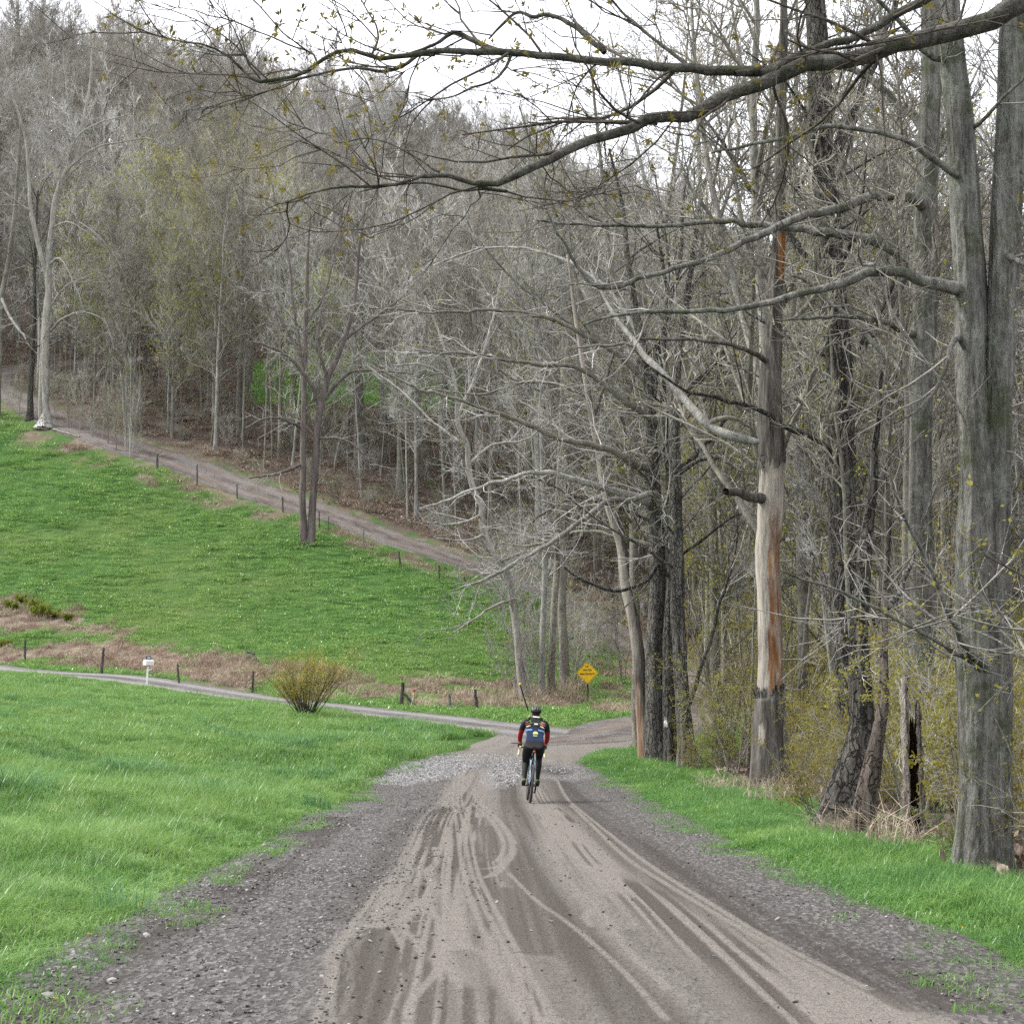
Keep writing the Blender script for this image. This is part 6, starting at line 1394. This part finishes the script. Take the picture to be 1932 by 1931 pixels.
# mailbox with house number plate
p = g(276.5, 1299); sc = p[1] / FPX; H = (1299 - 1255) * sc
mb = thing('mailbox', 'white mailbox on a white post with a blue number plate on top, by the lane', 'mailbox', tuple(p)); mb.rotation_euler = (0, RAD(2.5), RAD(8))
M_WHITE = plain('white_paint', (.78, .78, .77), .5, 0, .05, 4); M_BLUE = plain('blue_plate', (.012, .022, .10), .5, 0, .1)
o = obj('post', prism([(-.045, -.4), (.045, -.4), (.04, H), (-.04, H)], -.045, .045, .006), M_WHITE, mb)
o = obj('newspaper_bracket', prism([(.04, .78), (.04, .84), (.18, .90), (.19, .86)], -.03, .03, .004), M_WHITE, mb)
bl = .48 / 2; prof = [(-.09, 0), (.09, 0)] + [(.09 * math.cos(a), .15 + .09 * math.sin(a)) for a in np.linspace(0, math.pi, 12)]
bx = obj('box', prism(prof, -bl, bl), M_WHITE, mb); bx.location = (.03, 0, H); bx.rotation_euler = (0, 0, RAD(138))
obj('door', prism([(x * 1.06, z * 1.04 - .004) for x, z in prof], bl, bl + .018), M_WHITE, bx)
o = obj('flag', prism([(0, 0), (.02, 0), (.02, .12), (.06, .12), (.06, .16), (0, .16)], 0, .006), plain('red_flag', (.4, .03, .03), .5), bx); o.location = (.097, .12, .08); o.rotation_euler = (0, 0, RAD(90))

o = obj('number_plate', prism([(-.115, 0), (.115, 0), (.115, .16), (-.115, .16)], -.006, .006, .002), M_BLUE, mb); o.location = (.02, -.02, H + .242); o.rotation_euler = (0, RAD(-4), 0)
text_mesh('162', .125, .80, .001, M_WHITE, mb, (.02, -.0275, H + .322), (RAD(90), 0, 0), 'number', .003)

# white paper on the split trunk
p = at(1255.5, 1362, float(g(1272, 1446)[1]) - .36)
pp = thing('paper_notice', 'torn white paper hanging on the side of the dark split trunk', 'paper', tuple(p)); G = Geo(); r = np.random.default_rng(2)
xs, zs = np.meshgrid(np.linspace(-.035, .035, 5), np.linspace(-.12, .12, 7)); V = np.stack([xs * (1 + .5 * (zs < 0)) + .01 * r.normal(0, 1, xs.shape), .02 * np.sin(zs * 30) + .006 * r.normal(0, 1, xs.shape), zs], -1).reshape(-1, 3)
i, j = np.meshgrid(np.arange(4), np.arange(6)); k = (j * 5 + i).ravel(); F = np.stack([k, k + 1, k + 6, k + 5], 1); G.add(V, F); G.add(V + [0, .004, 0], F[:, ::-1]); obj('sheet', G.mesh('sheet', True), plain('white_paper', (.75, .75, .73), .8, 0, .05), pp)

# fallen logs and sticks on the slope and in the dead grass
def log(label, a, b, w_, mat, cat='log', name='fallen_log', lift=0.0):
    p, q = g(*a), g(*b); t = np.linspace(0, 1, 16)[:, None]; c = p * (1 - t) + q * t; c[:, 2] = ground(c[:, 0], c[:, 1]) + w_ * .5 + lift
    r = np.random.default_rng(int(a[0])); c += r.normal(0, .015, c.shape); G = Geo(); trunk_tube(G, c, np.full(16, w_ / 2) * np.linspace(1.1, .7, 16), 10, r, .015)
    root = thing(name, label, cat, tuple(p)); obj('log', G.mesh('log', True, p), mat, root)
log('short grey log lying in the dead grass right of the mailbox', (366, 1259), (395, 1258), .22, M_POST, lift=.1)
for i, (a, b) in enumerate([((466, 1252), (482, 1246)), ((464, 1247), (484, 1253)), ((468, 1244), (480, 1249))]):
    log(['grey branch at the bottom of the small wood pile left of the bush', 'grey branch crossing the small wood pile left of the bush', 'grey branch on top of the small wood pile left of the bush'][i], a, b, .16, M_POST, 'branch', 'piled_branch', .05 + .14 * i)
for i, (lab, a, b, w_) in enumerate([('long dark fallen log on the leafy bank below the hillside wood', (330, 800), (440, 776), .3), ('fallen log higher on the leafy bank', (240, 772), (330, 752), .25), ('dark fallen log behind the thick grey trunk on the bank', (640, 800), (790, 812), .35),
        ('pale fallen branch on the bank above the bend', (830, 960), (905, 975), .12), ('dead branch lying at the foot of the bleached tree', (100, 812), (150, 826), .16)]):
    log(lab, a, b, w_, M_BARK_DK if 'dark' in lab else M_BARK_FAR, 'log' if 'log' in lab else 'branch', 'fallen_log' if 'log' in lab else 'fallen_branch')
p = g(840, 870)
# green shrubs in the dead grass at the left
GS = [proto_meshes(proto_shrub(350 + i, 1.1, 14, 1.0, 1.0, .10, 5, .006, 6, 5), 'low_shrub', dict(stems=M_TWIG_DK, crown=M_TWIG_DK, leaves=M_BUD_GR)) for i in range(2)]
for i, (lab, u, v, s) in enumerate([('bright green shrub lowest at the left edge of the pasture', 74, 1162, 1.0), ('green shrub above the bright one at the left of the pasture', 62, 1146, .8), ('small green shrub by the left picture edge under the pasture', 24, 1150, .8), ('olive shrub right of the bright green one', 100, 1166, .8),
        ('low olive shrub at the right end of the shrub row', 128, 1170, .6), ('small green shrub topmost at the left of the pasture', 40, 1136, .7), ('low green shrub in the dead grass left of the first lane post', 8, 1222, .7)]):
    p = g(u, v); place_tree(GS[i % 2], lab, 'green shrubs at the left of the pasture', tuple(p - np.array([0, 0, .05])), i * 1.3, s * .62, 'shrub', 'shrub')
# flat rocks and stones large enough to pick apart
def rock(label, u, v, w_, mat, seed):
    p = g(u, v); me = stone(seed, .55); me.materials.append(mat); root = obj('stone', me); root.location = p + np.array([0, 0, .02 + w_ * .1]); root.scale = (w_, w_ * .8, w_); root.rotation_euler = (0, .1, seed); root['label'] = label; root['category'] = 'stone'
M_RK = plain('pale_rock', (.26, .25, .235), .9, 0, .25, 30)
for i, (lab, u, v, w_) in enumerate([('pale flat stone at the grass edge left of the road', 498, 1600, .10), ('white stone among the gravel at the lower left', 212, 1858, .07), ('buff stone by the grass at the bottom left corner', 90, 1888, .09), ('rounded stone at the grass edge in the lower left', 276, 1772, .08),
        ('reddish stone at the edge of the grass by the gravel', 697, 1456, .16), ('white stone at the foot of the hollow stump', 1722, 1604, .10)]): rock(lab, u, v, w_, M_RK, 40 + i)
# ------------------------------------------------------------------ bicycle and rider (built upright, then turned and leaned together)
RP = g(1000, 1517)
LEAN, YAW = RAD(5.2), RAD(2.2)
def ride(root):
    root.location = tuple(RP + np.array([0, 0, .022])); root.rotation_mode = 'ZYX'
    root.rotation_euler = (RAD(-1.8), LEAN, YAW)
def tubepath(P, R, k=10, n=None, cap=True):
    P = np.asarray(P, float); n = n or max(2, len(P) * 4 if len(P) > 2 else 2)
    c = catmull(np.hstack([P, np.broadcast_to(np.asarray(R, float).reshape(-1, 1), (len(P), 1))]), n); G = Geo()
    tubes(G, c[None, :, :3], c[None, :, 3], k)
    if cap:
        V = G.verts(); G.add(np.vstack([V[:k], c[0, :3]]), T=[((j + 1) % k, j, k) for j in range(k)]); G.add(np.vstack([V[-k:], c[-1, :3]]), T=[(j, (j + 1) % k, k) for j in range(k)])
    return G
def torus(R, rr, n=64, k=10, sx=1.0):
    a = np.linspace(0, 2 * math.pi, n, endpoint=False); b = np.linspace(0, 2 * math.pi, k, endpoint=False)
    A, B = np.meshgrid(a, b, indexing='ij'); V = np.stack([rr * sx * np.sin(B), (R + rr * np.cos(B)) * np.cos(A), (R + rr * np.cos(B)) * np.sin(A)], -1).reshape(-1, 3)
    i, j = np.meshgrid(np.arange(n), np.arange(k), indexing='ij'); i2 = (i + 1) % n; j2 = (j + 1) % k
    G = Geo(); G.add(V, np.stack([i * k + j, i2 * k + j, i2 * k + j2, i * k + j2], -1).reshape(-1, 4)); return G
def disc(x0, x1, R, n=32, c=(0, 0)):
    a = np.arange(n) * 2 * math.pi / n; G = Geo()
    V = np.vstack([np.stack([np.full(n, x), np.cos(a) * R + c[0], np.sin(a) * R + c[1]], 1) for x in (x0, x1)] + [[[x0, c[0], c[1]], [x1, c[0], c[1]]]])
    G.add(V, [(k, (k + 1) % n, n + (k + 1) % n, n + k) for k in range(n)], [((k + 1) % n, k, 2 * n) for k in range(n)] + [(n + k, n + (k + 1) % n, 2 * n + 1) for k in range(n)]); return G
K_ = dict(frame=plain('dark_frame_paint', (.018, .022, .03), .35, .1, .2), stripe=plain('pale_blue_frame_paint', (.13, .19, .25), .35, .1, .1), tyre=plain('dusty_tyre_rubber', (.045, .04, .036), .9, 0, .4), rim=plain('black_rim', (.02, .02, .02), .4, .4), steel=plain('spoke_steel', (.35, .35, .36), .3, .9),
          saddle=plain('black_saddle', (.012, .012, .013), .5), tape=plain('cream_bar_tape', (.62, .52, .30), .7, 0, .1), black=plain('black_parts', (.015, .015, .016), .4, .3), red=plain('red_light', (.3, .02, .015), .3))
bike = thing('bicycle', 'dark drop-bar bicycle with pale bar tape under the rider', 'bicycle'); ride(bike)
WR = .335; RY_, FY = 0.0, 1.03
for nm, cy in (('rear_wheel', RY_), ('front_wheel', FY)):
    w_ = obj(nm, disc(-.03, .03, .022).mesh('hub', True), K_['black'], bike); w_.location = (0, cy, WR)
    obj('tyre', torus(WR - .021, .021).mesh('tyre', True), K_['tyre'], w_); obj('rim', torus(WR - .05, .012, 64, 8, 1.0).mesh('rim', True), K_['rim'], w_)
    G = Geo(); n = 24; a = np.arange(n) * 2 * math.pi / n; s = np.where(np.arange(n) % 2, .026, -.026)
    P0 = np.stack([s, .02 * np.cos(a + .5), .02 * np.sin(a + .5)], 1); P1 = np.stack([0 * a, (WR - .055) * np.cos(a), (WR - .055) * np.sin(a)], 1)
    tubes(G, np.stack([P0, P1], 1), np.full((n, 2), .0014), 4); obj('spokes', G.mesh('spokes', True), K_['steel'], w_)
    obj('brake_disc', disc(-.045, -.042, .07).mesh('brake_disc', True), K_['steel'], w_)
BB = np.array([0, .43, .285]); ST = np.array([0, .25, .86]); HT = np.array([0, .83, .86]); HB = np.array([0, .875, .72]); ra = np.array([0, 0, WR])
fr = obj('frame', tubepath([BB, ST], [.018, .016]).mesh('frame', True), K_['frame'], bike)
for nm, a_, b_, r1, mt in (('top_tube', ST + [0, 0, -.06], HT + [0, 0, -.02], .016, 'frame'), ('down_tube', BB, HB, .022, 'stripe'), ('head_tube', HB, HT, .022, 'frame')): obj(nm, tubepath([a_, b_], [r1, r1]).mesh(nm, True), K_[mt], bike)
for s in (-1, 1):
    obj('chain_stay', tubepath([BB + [s * .03, 0, 0], [s * .05, .2, .32], [s * .062, 0, WR]], [.013, .011, .009]).mesh('chain_stay', True), K_['frame'], bike)
    obj('seat_stay', tubepath([ST + [s * .015, 0, -.09], [s * .045, .14, .60], [s * .062, 0, WR]], [.009, .009, .008]).mesh('seat_stay', True), K_['stripe'], bike)
    obj('fork_blade', tubepath([HB + [s * .03, 0, -.01], [s * .055, .95, .55], [s * .055, FY, WR]], [.014, .013, .009]).mesh('fork_blade', True), K_['frame'], bike)
obj('seatpost', tubepath([ST + [0, 0, -.02], [0, .225, .93]], [.014, .014]).mesh('seatpost', True), K_['black'], bike)
sd_ = Geo(); tt = np.linspace(0, 1, 12); ring = np.arange(14) * 2 * math.pi / 14; wv = np.interp(tt, [0, .25, .5, 1], [.055, .07, .04, .018]); hv = np.interp(tt, [0, .25, 1], [.022, .026, .016])
V = np.stack([np.outer(wv, np.cos(ring)), np.repeat((.10 + .27 * tt)[:, None], 14, 1), .945 + np.outer(hv, np.sin(ring)) + (.012 * (tt - .35) ** 2 * 4)[:, None]], -1); i, j = np.meshgrid(np.arange(11), np.arange(14), indexing='ij'); j2 = (j + 1) % 14
sd_.add(V.reshape(-1, 3), np.stack([i * 14 + j, i * 14 + j2, i * 14 + 14 + j2, i * 14 + 14 + j], -1).reshape(-1, 4)); sd_.add(np.vstack([V[0], V[0].mean(0)]), T=[((k + 1) % 14, k, 14) for k in range(14)]); obj('saddle', sd_.mesh('saddle', True), K_['saddle'], bike)
obj('stem', tubepath([HT + [0, 0, .02], [0, .90, .93]], [.017, .016]).mesh('stem', True), K_['black'], bike)
obj('handlebar', tubepath([[-.20, .905, .935], [0, .90, .93], [.20, .905, .935]], [.0155] * 3).mesh('handlebar', True), K_['black'], bike)
for s in (-1, 1):
    obj('bar_tape', tubepath([[s * .15, .905, .935], [s * .20, .915, .938], [s * .218, .97, .945], [s * .222, 1.005, .90], [s * .228, .985, .84], [s * .236, .92, .80], [s * .242, .83, .79]], [.0165] * 7, 10, 40).mesh('bar_tape', True), K_['tape'], bike)
    obj('brake_hood', tubepath([[s * .218, .96, .95], [s * .22, 1.01, .965], [s * .22, 1.04, 1.0]], [.017, .018, .012]).mesh('brake_hood', True), K_['black'], bike)
    obj('brake_lever', tubepath([[s * .22, 1.035, .985], [s * .225, 1.045, .92], [s * .23, 1.02, .86]], [.009, .008, .006]).mesh('brake_lever', True), K_['black'], bike)
obj('chainring', disc(.045, .050, .09, 36, (BB[1], BB[2])).mesh('chainring', True), K_['black'], bike)
obj('cassette', disc(.030, .052, .045, 28, (0, WR)).mesh('cassette', True), K_['steel'], bike)
obj('derailleur', tubepath([[.068, .0, .315], [.072, .03, .25], [.066, .05, .18]], [.012, .016, .014]).mesh('derailleur', True), K_['black'], bike)
G = tubepath([[.050, 0, WR + .045], [.048, BB[1], BB[2] + .09]], [.005, .005], 5); G.join(tubepath([[.062, .05, .17], [.048, BB[1], BB[2] - .09]], [.005, .005], 5)); obj('chain', G.mesh('chain', True), K_['black'], bike)
FA = {-1: -.17, 1: .17}          # left pedal back, right pedal forward
for s in (-1, 1):
    obj('crank', tubepath([BB + [s * .06, 0, 0], BB + [s * .085, FA[s], 0]], [.015, .011]).mesh('crank', True), K_['black'], bike)
    bmx = bmesh.new(); bmesh.ops.create_cube(bmx, size=1)
    for v in bmx.verts: v.co = Vector((v.co.x * .07 + s * .125, v.co.y * .075 + BB[1] + FA[s], v.co.z * .02 + BB[2]))
    me = bpy.data.meshes.new('pedal'); bmx.to_mesh(me); bmx.free(); obj('pedal', me, K_['black'], bike)
obj('tail_light', disc(-.018, .018, .022, 16, (.06, .885)).mesh('tail_light', True), K_['red'], bike)

# -------- rider
def loft(secs, k=22):
    """closed skin over elliptical sections (centre, half width, half depth, forward tilt of the section)"""
    S = np.array([list(c) + [rx, ry, tl] for c, rx, ry, tl in secs], float); c = catmull(S, len(S) * 4); a = np.arange(k) * 2 * math.pi / k
    V = []
    for row in c:
        t = row[5]; ax = np.array([1, 0, 0]); ay = np.array([0, math.cos(t), math.sin(t)]); V.append(row[:3] + np.outer(np.cos(a) * row[3], ax) + np.outer(np.sin(a) * row[4], ay))
    V = np.array(V); n = len(V); G = Geo(); i, j = np.meshgrid(np.arange(n - 1), np.arange(k), indexing='ij'); j2 = (j + 1) % k
    G.add(V.reshape(-1, 3), np.stack([i * k + j, i * k + j2, i * k + k + j2, i * k + k + j], -1).reshape(-1, 4))
    G.add(np.vstack([V[0], V[0].mean(0)]), T=[((q_ + 1) % k, q_, k) for q_ in range(k)]); G.add(np.vstack([V[-1], V[-1].mean(0)]), T=[(q_, (q_ + 1) % k, k) for q_ in range(k)]); return G
def ball(c, r3, n=2):
    bm = bmesh.new(); bmesh.ops.create_icosphere(bm, subdivisions=n, radius=1); V = np.array([v.co for v in bm.verts]) * np.asarray(r3) + np.asarray(c); T = [[v.index for v in f.verts] for f in bm.faces]; bm.free(); G = Geo(); G.add(V, T=T); return G
def fuse(G, name, mats, parent, voxel=.011, smooth=6, paint=None):
    """one continuous skin round overlapping pieces"""
    me = G.mesh(name, True); tmp = bpy.data.objects.new('tmp', me); COL.objects.link(tmp)
    md = tmp.modifiers.new('r', 'REMESH'); md.mode = 'VOXEL'; md.voxel_size = voxel; md.use_smooth_shade = True
    ms = tmp.modifiers.new('s', 'SMOOTH'); ms.factor = .5; ms.iterations = smooth
    dg = bpy.context.evaluated_depsgraph_get(); out = bpy.data.meshes.new_from_object(tmp.evaluated_get(dg)); bpy.data.objects.remove(tmp); out.name = name; out.materials.clear()
    for m_ in mats: out.materials.append(m_)
    if paint is not None:
        c = np.empty(len(out.polygons) * 3, np.float32); out.polygons.foreach_get('center', c); out.polygons.foreach_set('material_index', paint(c.reshape(-1, 3)).astype(np.int32))
    out.polygons.foreach_set('use_smooth', np.ones(len(out.polygons), bool)); return obj(name, out, None, parent)
rider = thing('person', 'cyclist in a dark jersey with red sleeves, black tights and black helmet, riding away', 'person'); ride(rider)
sk = plain('skin', (.42, .25, .18), .6, 0, .08); tights = plain('black_tights', (.008, .008, .010), .75, 0, .25); navy = plain('navy_jersey', (.010, .012, .024), .7, 0, .2); redj = plain('red_sleeve', (.30, .012, .014), .7, 0, .15)
coral = plain('coral_stripe', (.55, .11, .075), .7, 0, .1); cream = plain('cream_stripe', (.60, .50, .32), .7, 0, .1); blue = plain('blue_jersey_back', (.005, .020, .062), .7, 0, .25); lblue = plain('light_blue_slash', (.16, .30, .45), .7, 0, .1); lime = plain('lime_badge', (.62, .66, .18), .6, 0, .05); hair = plain('dark_hair', (.02, .015, .012), .8)
G = Geo()
G.join(loft([((0, .235, .93), .135, .10, .25), ((0, .235, 1.0), .168, .135, .45), ((0, .30, 1.09), .165, .118, .7), ((0, .40, 1.20), .165, .108, .75), ((0, .50, 1.315), .178, .105, .75), ((0, .565, 1.385), .185, .085, .8), ((0, .62, 1.435), .12, .065, .8), ((0, .665, 1.475), .062, .062, .6), ((0, .70, 1.51), .056, .06, .5)]))
for s in (-1, 1):
    G.join(ball((s * .165, .575, 1.385), (.062, .06, .06)))
    G.join(tubepath([(s * .175, .57, 1.385), (s * .215, .62, 1.29), (s * .238, .69, 1.18)], [.056, .054, .045], 14)); G.join(tubepath([(s * .238, .69, 1.185), (s * .240, .80, 1.09), (s * .222, .935, .995)], [.046, .043, .029], 14))
    G.join(tubepath([(s * .09, .24, .985), (s * .112, (.24 + .52) / 2 if s < 0 else .43, .84 if s < 0 else .90), (s * .118, .50 if s < 0 else .60, .68 if s < 0 else .79)], [.098, .085, .060], 16))
    kn = np.array([s * .118, .505 if s < 0 else .605, .675 if s < 0 else .785]); an = np.array([s * .125, .215 if s < 0 else .535, .375])
    md_ = kn * .62 + an * .38 + np.array([0, -.022, 0]); G.join(tubepath([kn, md_, an * .85 + kn * .15, an], [.058, .055, .036, .033], 14)); G.join(ball(kn, (.06, .062, .06)))
G.join(ball((0, .745, 1.555), (.073, .092, .108))); G.join(ball((0, .805, 1.50), (.045, .05, .045))); G.join(ball((0, .842, 1.545), (.013, .022, .018)))
for s in (-1, 1): G.join(ball((s * .075, .735, 1.545), (.012, .02, .03)))
def paint(c):
    x, y, z = c.T; ax = np.abs(x); m_ = np.zeros(len(c)); tors = (z > .93) & (y < .70)
    m_ = np.where(z < 1.0 - 0 * x, 1, m_)                                            # tights
    hipline = 1.075 - .10 * (y - .25)
    body = (z > hipline) & ~((y > .64) & (z > 1.45))
    m_ = np.where(z <= hipline, 1, m_); m_ = np.where(body, 2, m_)
    back = body & (ax < .17) & (z < 1.29) & (z > hipline); m_ = np.where(back, 6, m_)
    m_ = np.where(back & (np.abs(z - 1.272 + .16 * ax) < .011) & (ax > .05), 7, m_)
    arm = (ax > .195) & (z < 1.235) & (y > .55); m_ = np.where(arm, 3, m_)
    w1 = body & (ax > .085) & (ax < .18) & (z > 1.30)
    st_ = z + .35 * ax
    m_ = np.where(w1 & (st_ > 1.392) & (st_ < 1.418), 4, m_); m_ = np.where(w1 & (st_ > 1.352) & (st_ < 1.370), 5, m_); m_ = np.where(w1 & (st_ > 1.438) & (st_ < 1.448), 5, m_)
    m_ = np.where((z > 1.505) & (y < .70 + .1) & (z < 1.56) & (y < .735), 8, m_); m_ = np.where((z > 1.56), 8, m_)
    m_ = np.where((z > 1.44) & (y > .735) & (z < 1.62), 0, m_); m_ = np.where((ax > .066) & (z > 1.5), 0, m_)
    m_ = np.where(arm & (z < 1.03), 0, m_); return m_
body = fuse(G, 'body', [sk, tights, navy, redj, coral, cream, blue, lblue, hair], rider, .010, 5, paint)
for s in (-1, 1):      # eyes
    obj('eye', ball((s * .03, .832, 1.562), (.011, .008, .008), 1).mesh('eye', True), plain('eye_white', (.7, .7, .68), .3), rider)
# gloves with fingers wrapped round the hoods
glv = plain('plum_glove', (.075, .014, .03), .7, 0, .2)
for s in (-1, 1):
    G = Geo(); G.join(tubepath([(s * .222, .925, 1.0), (s * .221, .955, .992), (s * .220, .985, .985)], [.030, .036, .034], 12)); G.join(tubepath([(s * .224, .90, 1.012), (s * .222, .93, .998)], [.031, .030], 12))
    for q_, (fy, ln) in enumerate([(1.012, 1.0), (.997, 1.08), (.98, 1.0), (.962, .82)]):
        o_ = s * .032; G.join(tubepath([(s * .220 + o_ * .6, fy - .01, .992), (s * .222 + o_ * 1.05, fy + .006, .975), (s * .222 + o_ * 1.0, fy + .012, .975 - .028 * ln), (s * .222 + o_ * .5, fy + .008, .975 - .046 * ln)], [.0095, .0092, .0085, .0075], 8))
    G.join(tubepath([(s * .205, .955, .99), (s * .190, .985, .978), (s * .192, 1.012, .962)], [.012, .0105, .009], 8))
    fuse(G, 'glove', [glv], rider, .004, 3)
    # shoes
    a_ = np.array([s * .13, BB[1] + FA[s], BB[2]]); hy = -.155 if s < 0 else -.145; hz = .05 if s < 0 else .03
    G = Geo(); G.join(tubepath([a_ + [0, hy, hz + .035], a_ + [0, hy * .5, hz * .6 + .035], a_ + [0, .03, .032], a_ + [0, .095, .022]], [.034, .036, .039, .026], 14)); G.join(tubepath([a_ + [0, hy + .02, hz + .04], [s * .127, .225 if s < 0 else .53, .37]], [.038, .037], 14))
    fuse(G, 'shoe', [plain('olive_shoe', (.10, .13, .025), .6, 0, .2), plain('black_shoe_sole', (.012, .012, .012), .7)], rider, .007, 3, lambda c, a_=a_: np.where(c[:, 2] < a_[2] + .055 + .25 * np.maximum(0, a_[1] - c[:, 1]), 1, 0))
# helmet: shell with long vents and grey ribs
HC = np.array([0, .742, 1.578]); n1, n2 = 22, 40; th = np.linspace(0, 1, n1); ph_ = np.linspace(0, 2 * math.pi, n2, endpoint=False); Th, Ph = np.meshgrid(th, ph_, indexing='ij')
el = math.pi / 2 - Th * (math.pi / 2 + .28 + .12 * np.cos(Ph)); vent = (np.abs(np.sin(Ph * 4.5 + .8)) < .38) & (Th > .22) & (Th < .8)
R_ = 1 - .085 * vent; V = HC + np.stack([.098 * R_ * np.cos(el) * np.sin(Ph), .136 * R_ * np.cos(el) * np.cos(Ph), .092 * R_ * np.sin(el) + .01], -1)
G = Geo(); i, j = np.meshgrid(np.arange(n1 - 1), np.arange(n2), indexing='ij'); j2 = (j + 1) % n2; G.add(V.reshape(-1, 3), np.stack([i * n2 + j, (i + 1) * n2 + j, (i + 1) * n2 + j2, i * n2 + j2], -1).reshape(-1, 4)); G.add((V * 1.0 - (V - HC) * .1).reshape(-1, 3), np.stack([i * n2 + j, i * n2 + j2, (i + 1) * n2 + j2, (i + 1) * n2 + j], -1).reshape(-1, 4))
hm = obj('helmet', G.mesh('helmet', True), plain('black_helmet', (.014, .014, .016), .35, 0, .1), rider)
for off in (-.055, -.02, .02, .055):
    t = np.linspace(-1.25, 1.35, 14); x_ = off * (1 + .25 * np.cos(t)); k_ = np.sqrt(np.maximum(.05, 1 - (x_ / .102) ** 2)); obj('rib', tubepath(HC + np.stack([x_, .139 * k_ * np.sin(t), .094 * k_ * np.cos(t) + .012], 1), np.full(14, .0055), 6, 28).mesh('rib', True), plain('grey_helmet_rib', (.16, .17, .18), .4, 0, .1), hm)
# small pack on the back
pk = thing('backpack', 'small black pack worn high on the cyclist\'s back', 'backpack'); ride(pk)
blk = plain('black_pack_fabric', (.012, .012, .013), .8, 0, .25)
G = Geo(); G.join(loft([((0, .325, 1.292), .098, .04, .8), ((0, .365, 1.335), .112, .062, .8), ((0, .425, 1.40), .10, .062, .85), ((0, .495, 1.462), .085, .05, .9)]))
o = fuse(G, 'pack_body', [blk], pk, .009, 4)
for s in (-1, 1): obj('strap', tubepath([(s * .075, .50, 1.455), (s * .10, .56, 1.475), (s * .12, .64, 1.44), (s * .125, .655, 1.36)], [.014] * 4, 8).mesh('strap', True), blk, pk)
def patch(nm, x0, x1, c0, c1, mat, par, dx=0, nx=9, round_=False):
    """thin badge laid on the back between two points given in y, z"""
    X = np.linspace(x0, x1, nx); G = Geo(); c0, c1 = np.array(c0), np.array(c1); rows = []
    for t in np.linspace(0, 1, 4):
        h_ = np.sqrt(np.maximum(0, 1 - ((X - (x0 + x1) / 2) / ((x1 - x0) / 2)) ** 2)) if round_ else 1.0
        tt = t * h_; yz = c0 + (c1 - c0) * np.asarray(tt)[..., None] if np.ndim(tt) else np.broadcast_to(c0 + (c1 - c0) * tt, (nx, 2))
        rows.append(np.stack([X, yz[:, 0] + .9 * (X ** 2), yz[:, 1]], 1))
    V = np.array(rows); i, j = np.meshgrid(np.arange(3), np.arange(nx - 1), indexing='ij'); k = (i * nx + j).ravel(); F = np.stack([k, k + 1, k + nx + 1, k + nx], 1)
    nrm_ = np.array([0, -.7, .55]); G.add(V.reshape(-1, 3) + nrm_ * .004, F); G.add(V.reshape(-1, 3) - nrm_ * .012, F[:, ::-1]); return obj(nm, G.mesh(nm, True), mat, par)
patch('label', -.032, .032, (.312, 1.360), (.322, 1.373), plain('white_label', (.7, .7, .7), .6), pk)
patch('top_piping', -.055, .055, (.478, 1.487), (.488, 1.495), plain('white_piping', (.7, .7, .7), .6), pk)
patch('jersey_badge', -.046, .046, (.254, 1.194), (.288, 1.232), lime, rider, round_=True)
patch('badge_bar', -.035, .035, (.235, 1.160), (.240, 1.166), lime, rider)
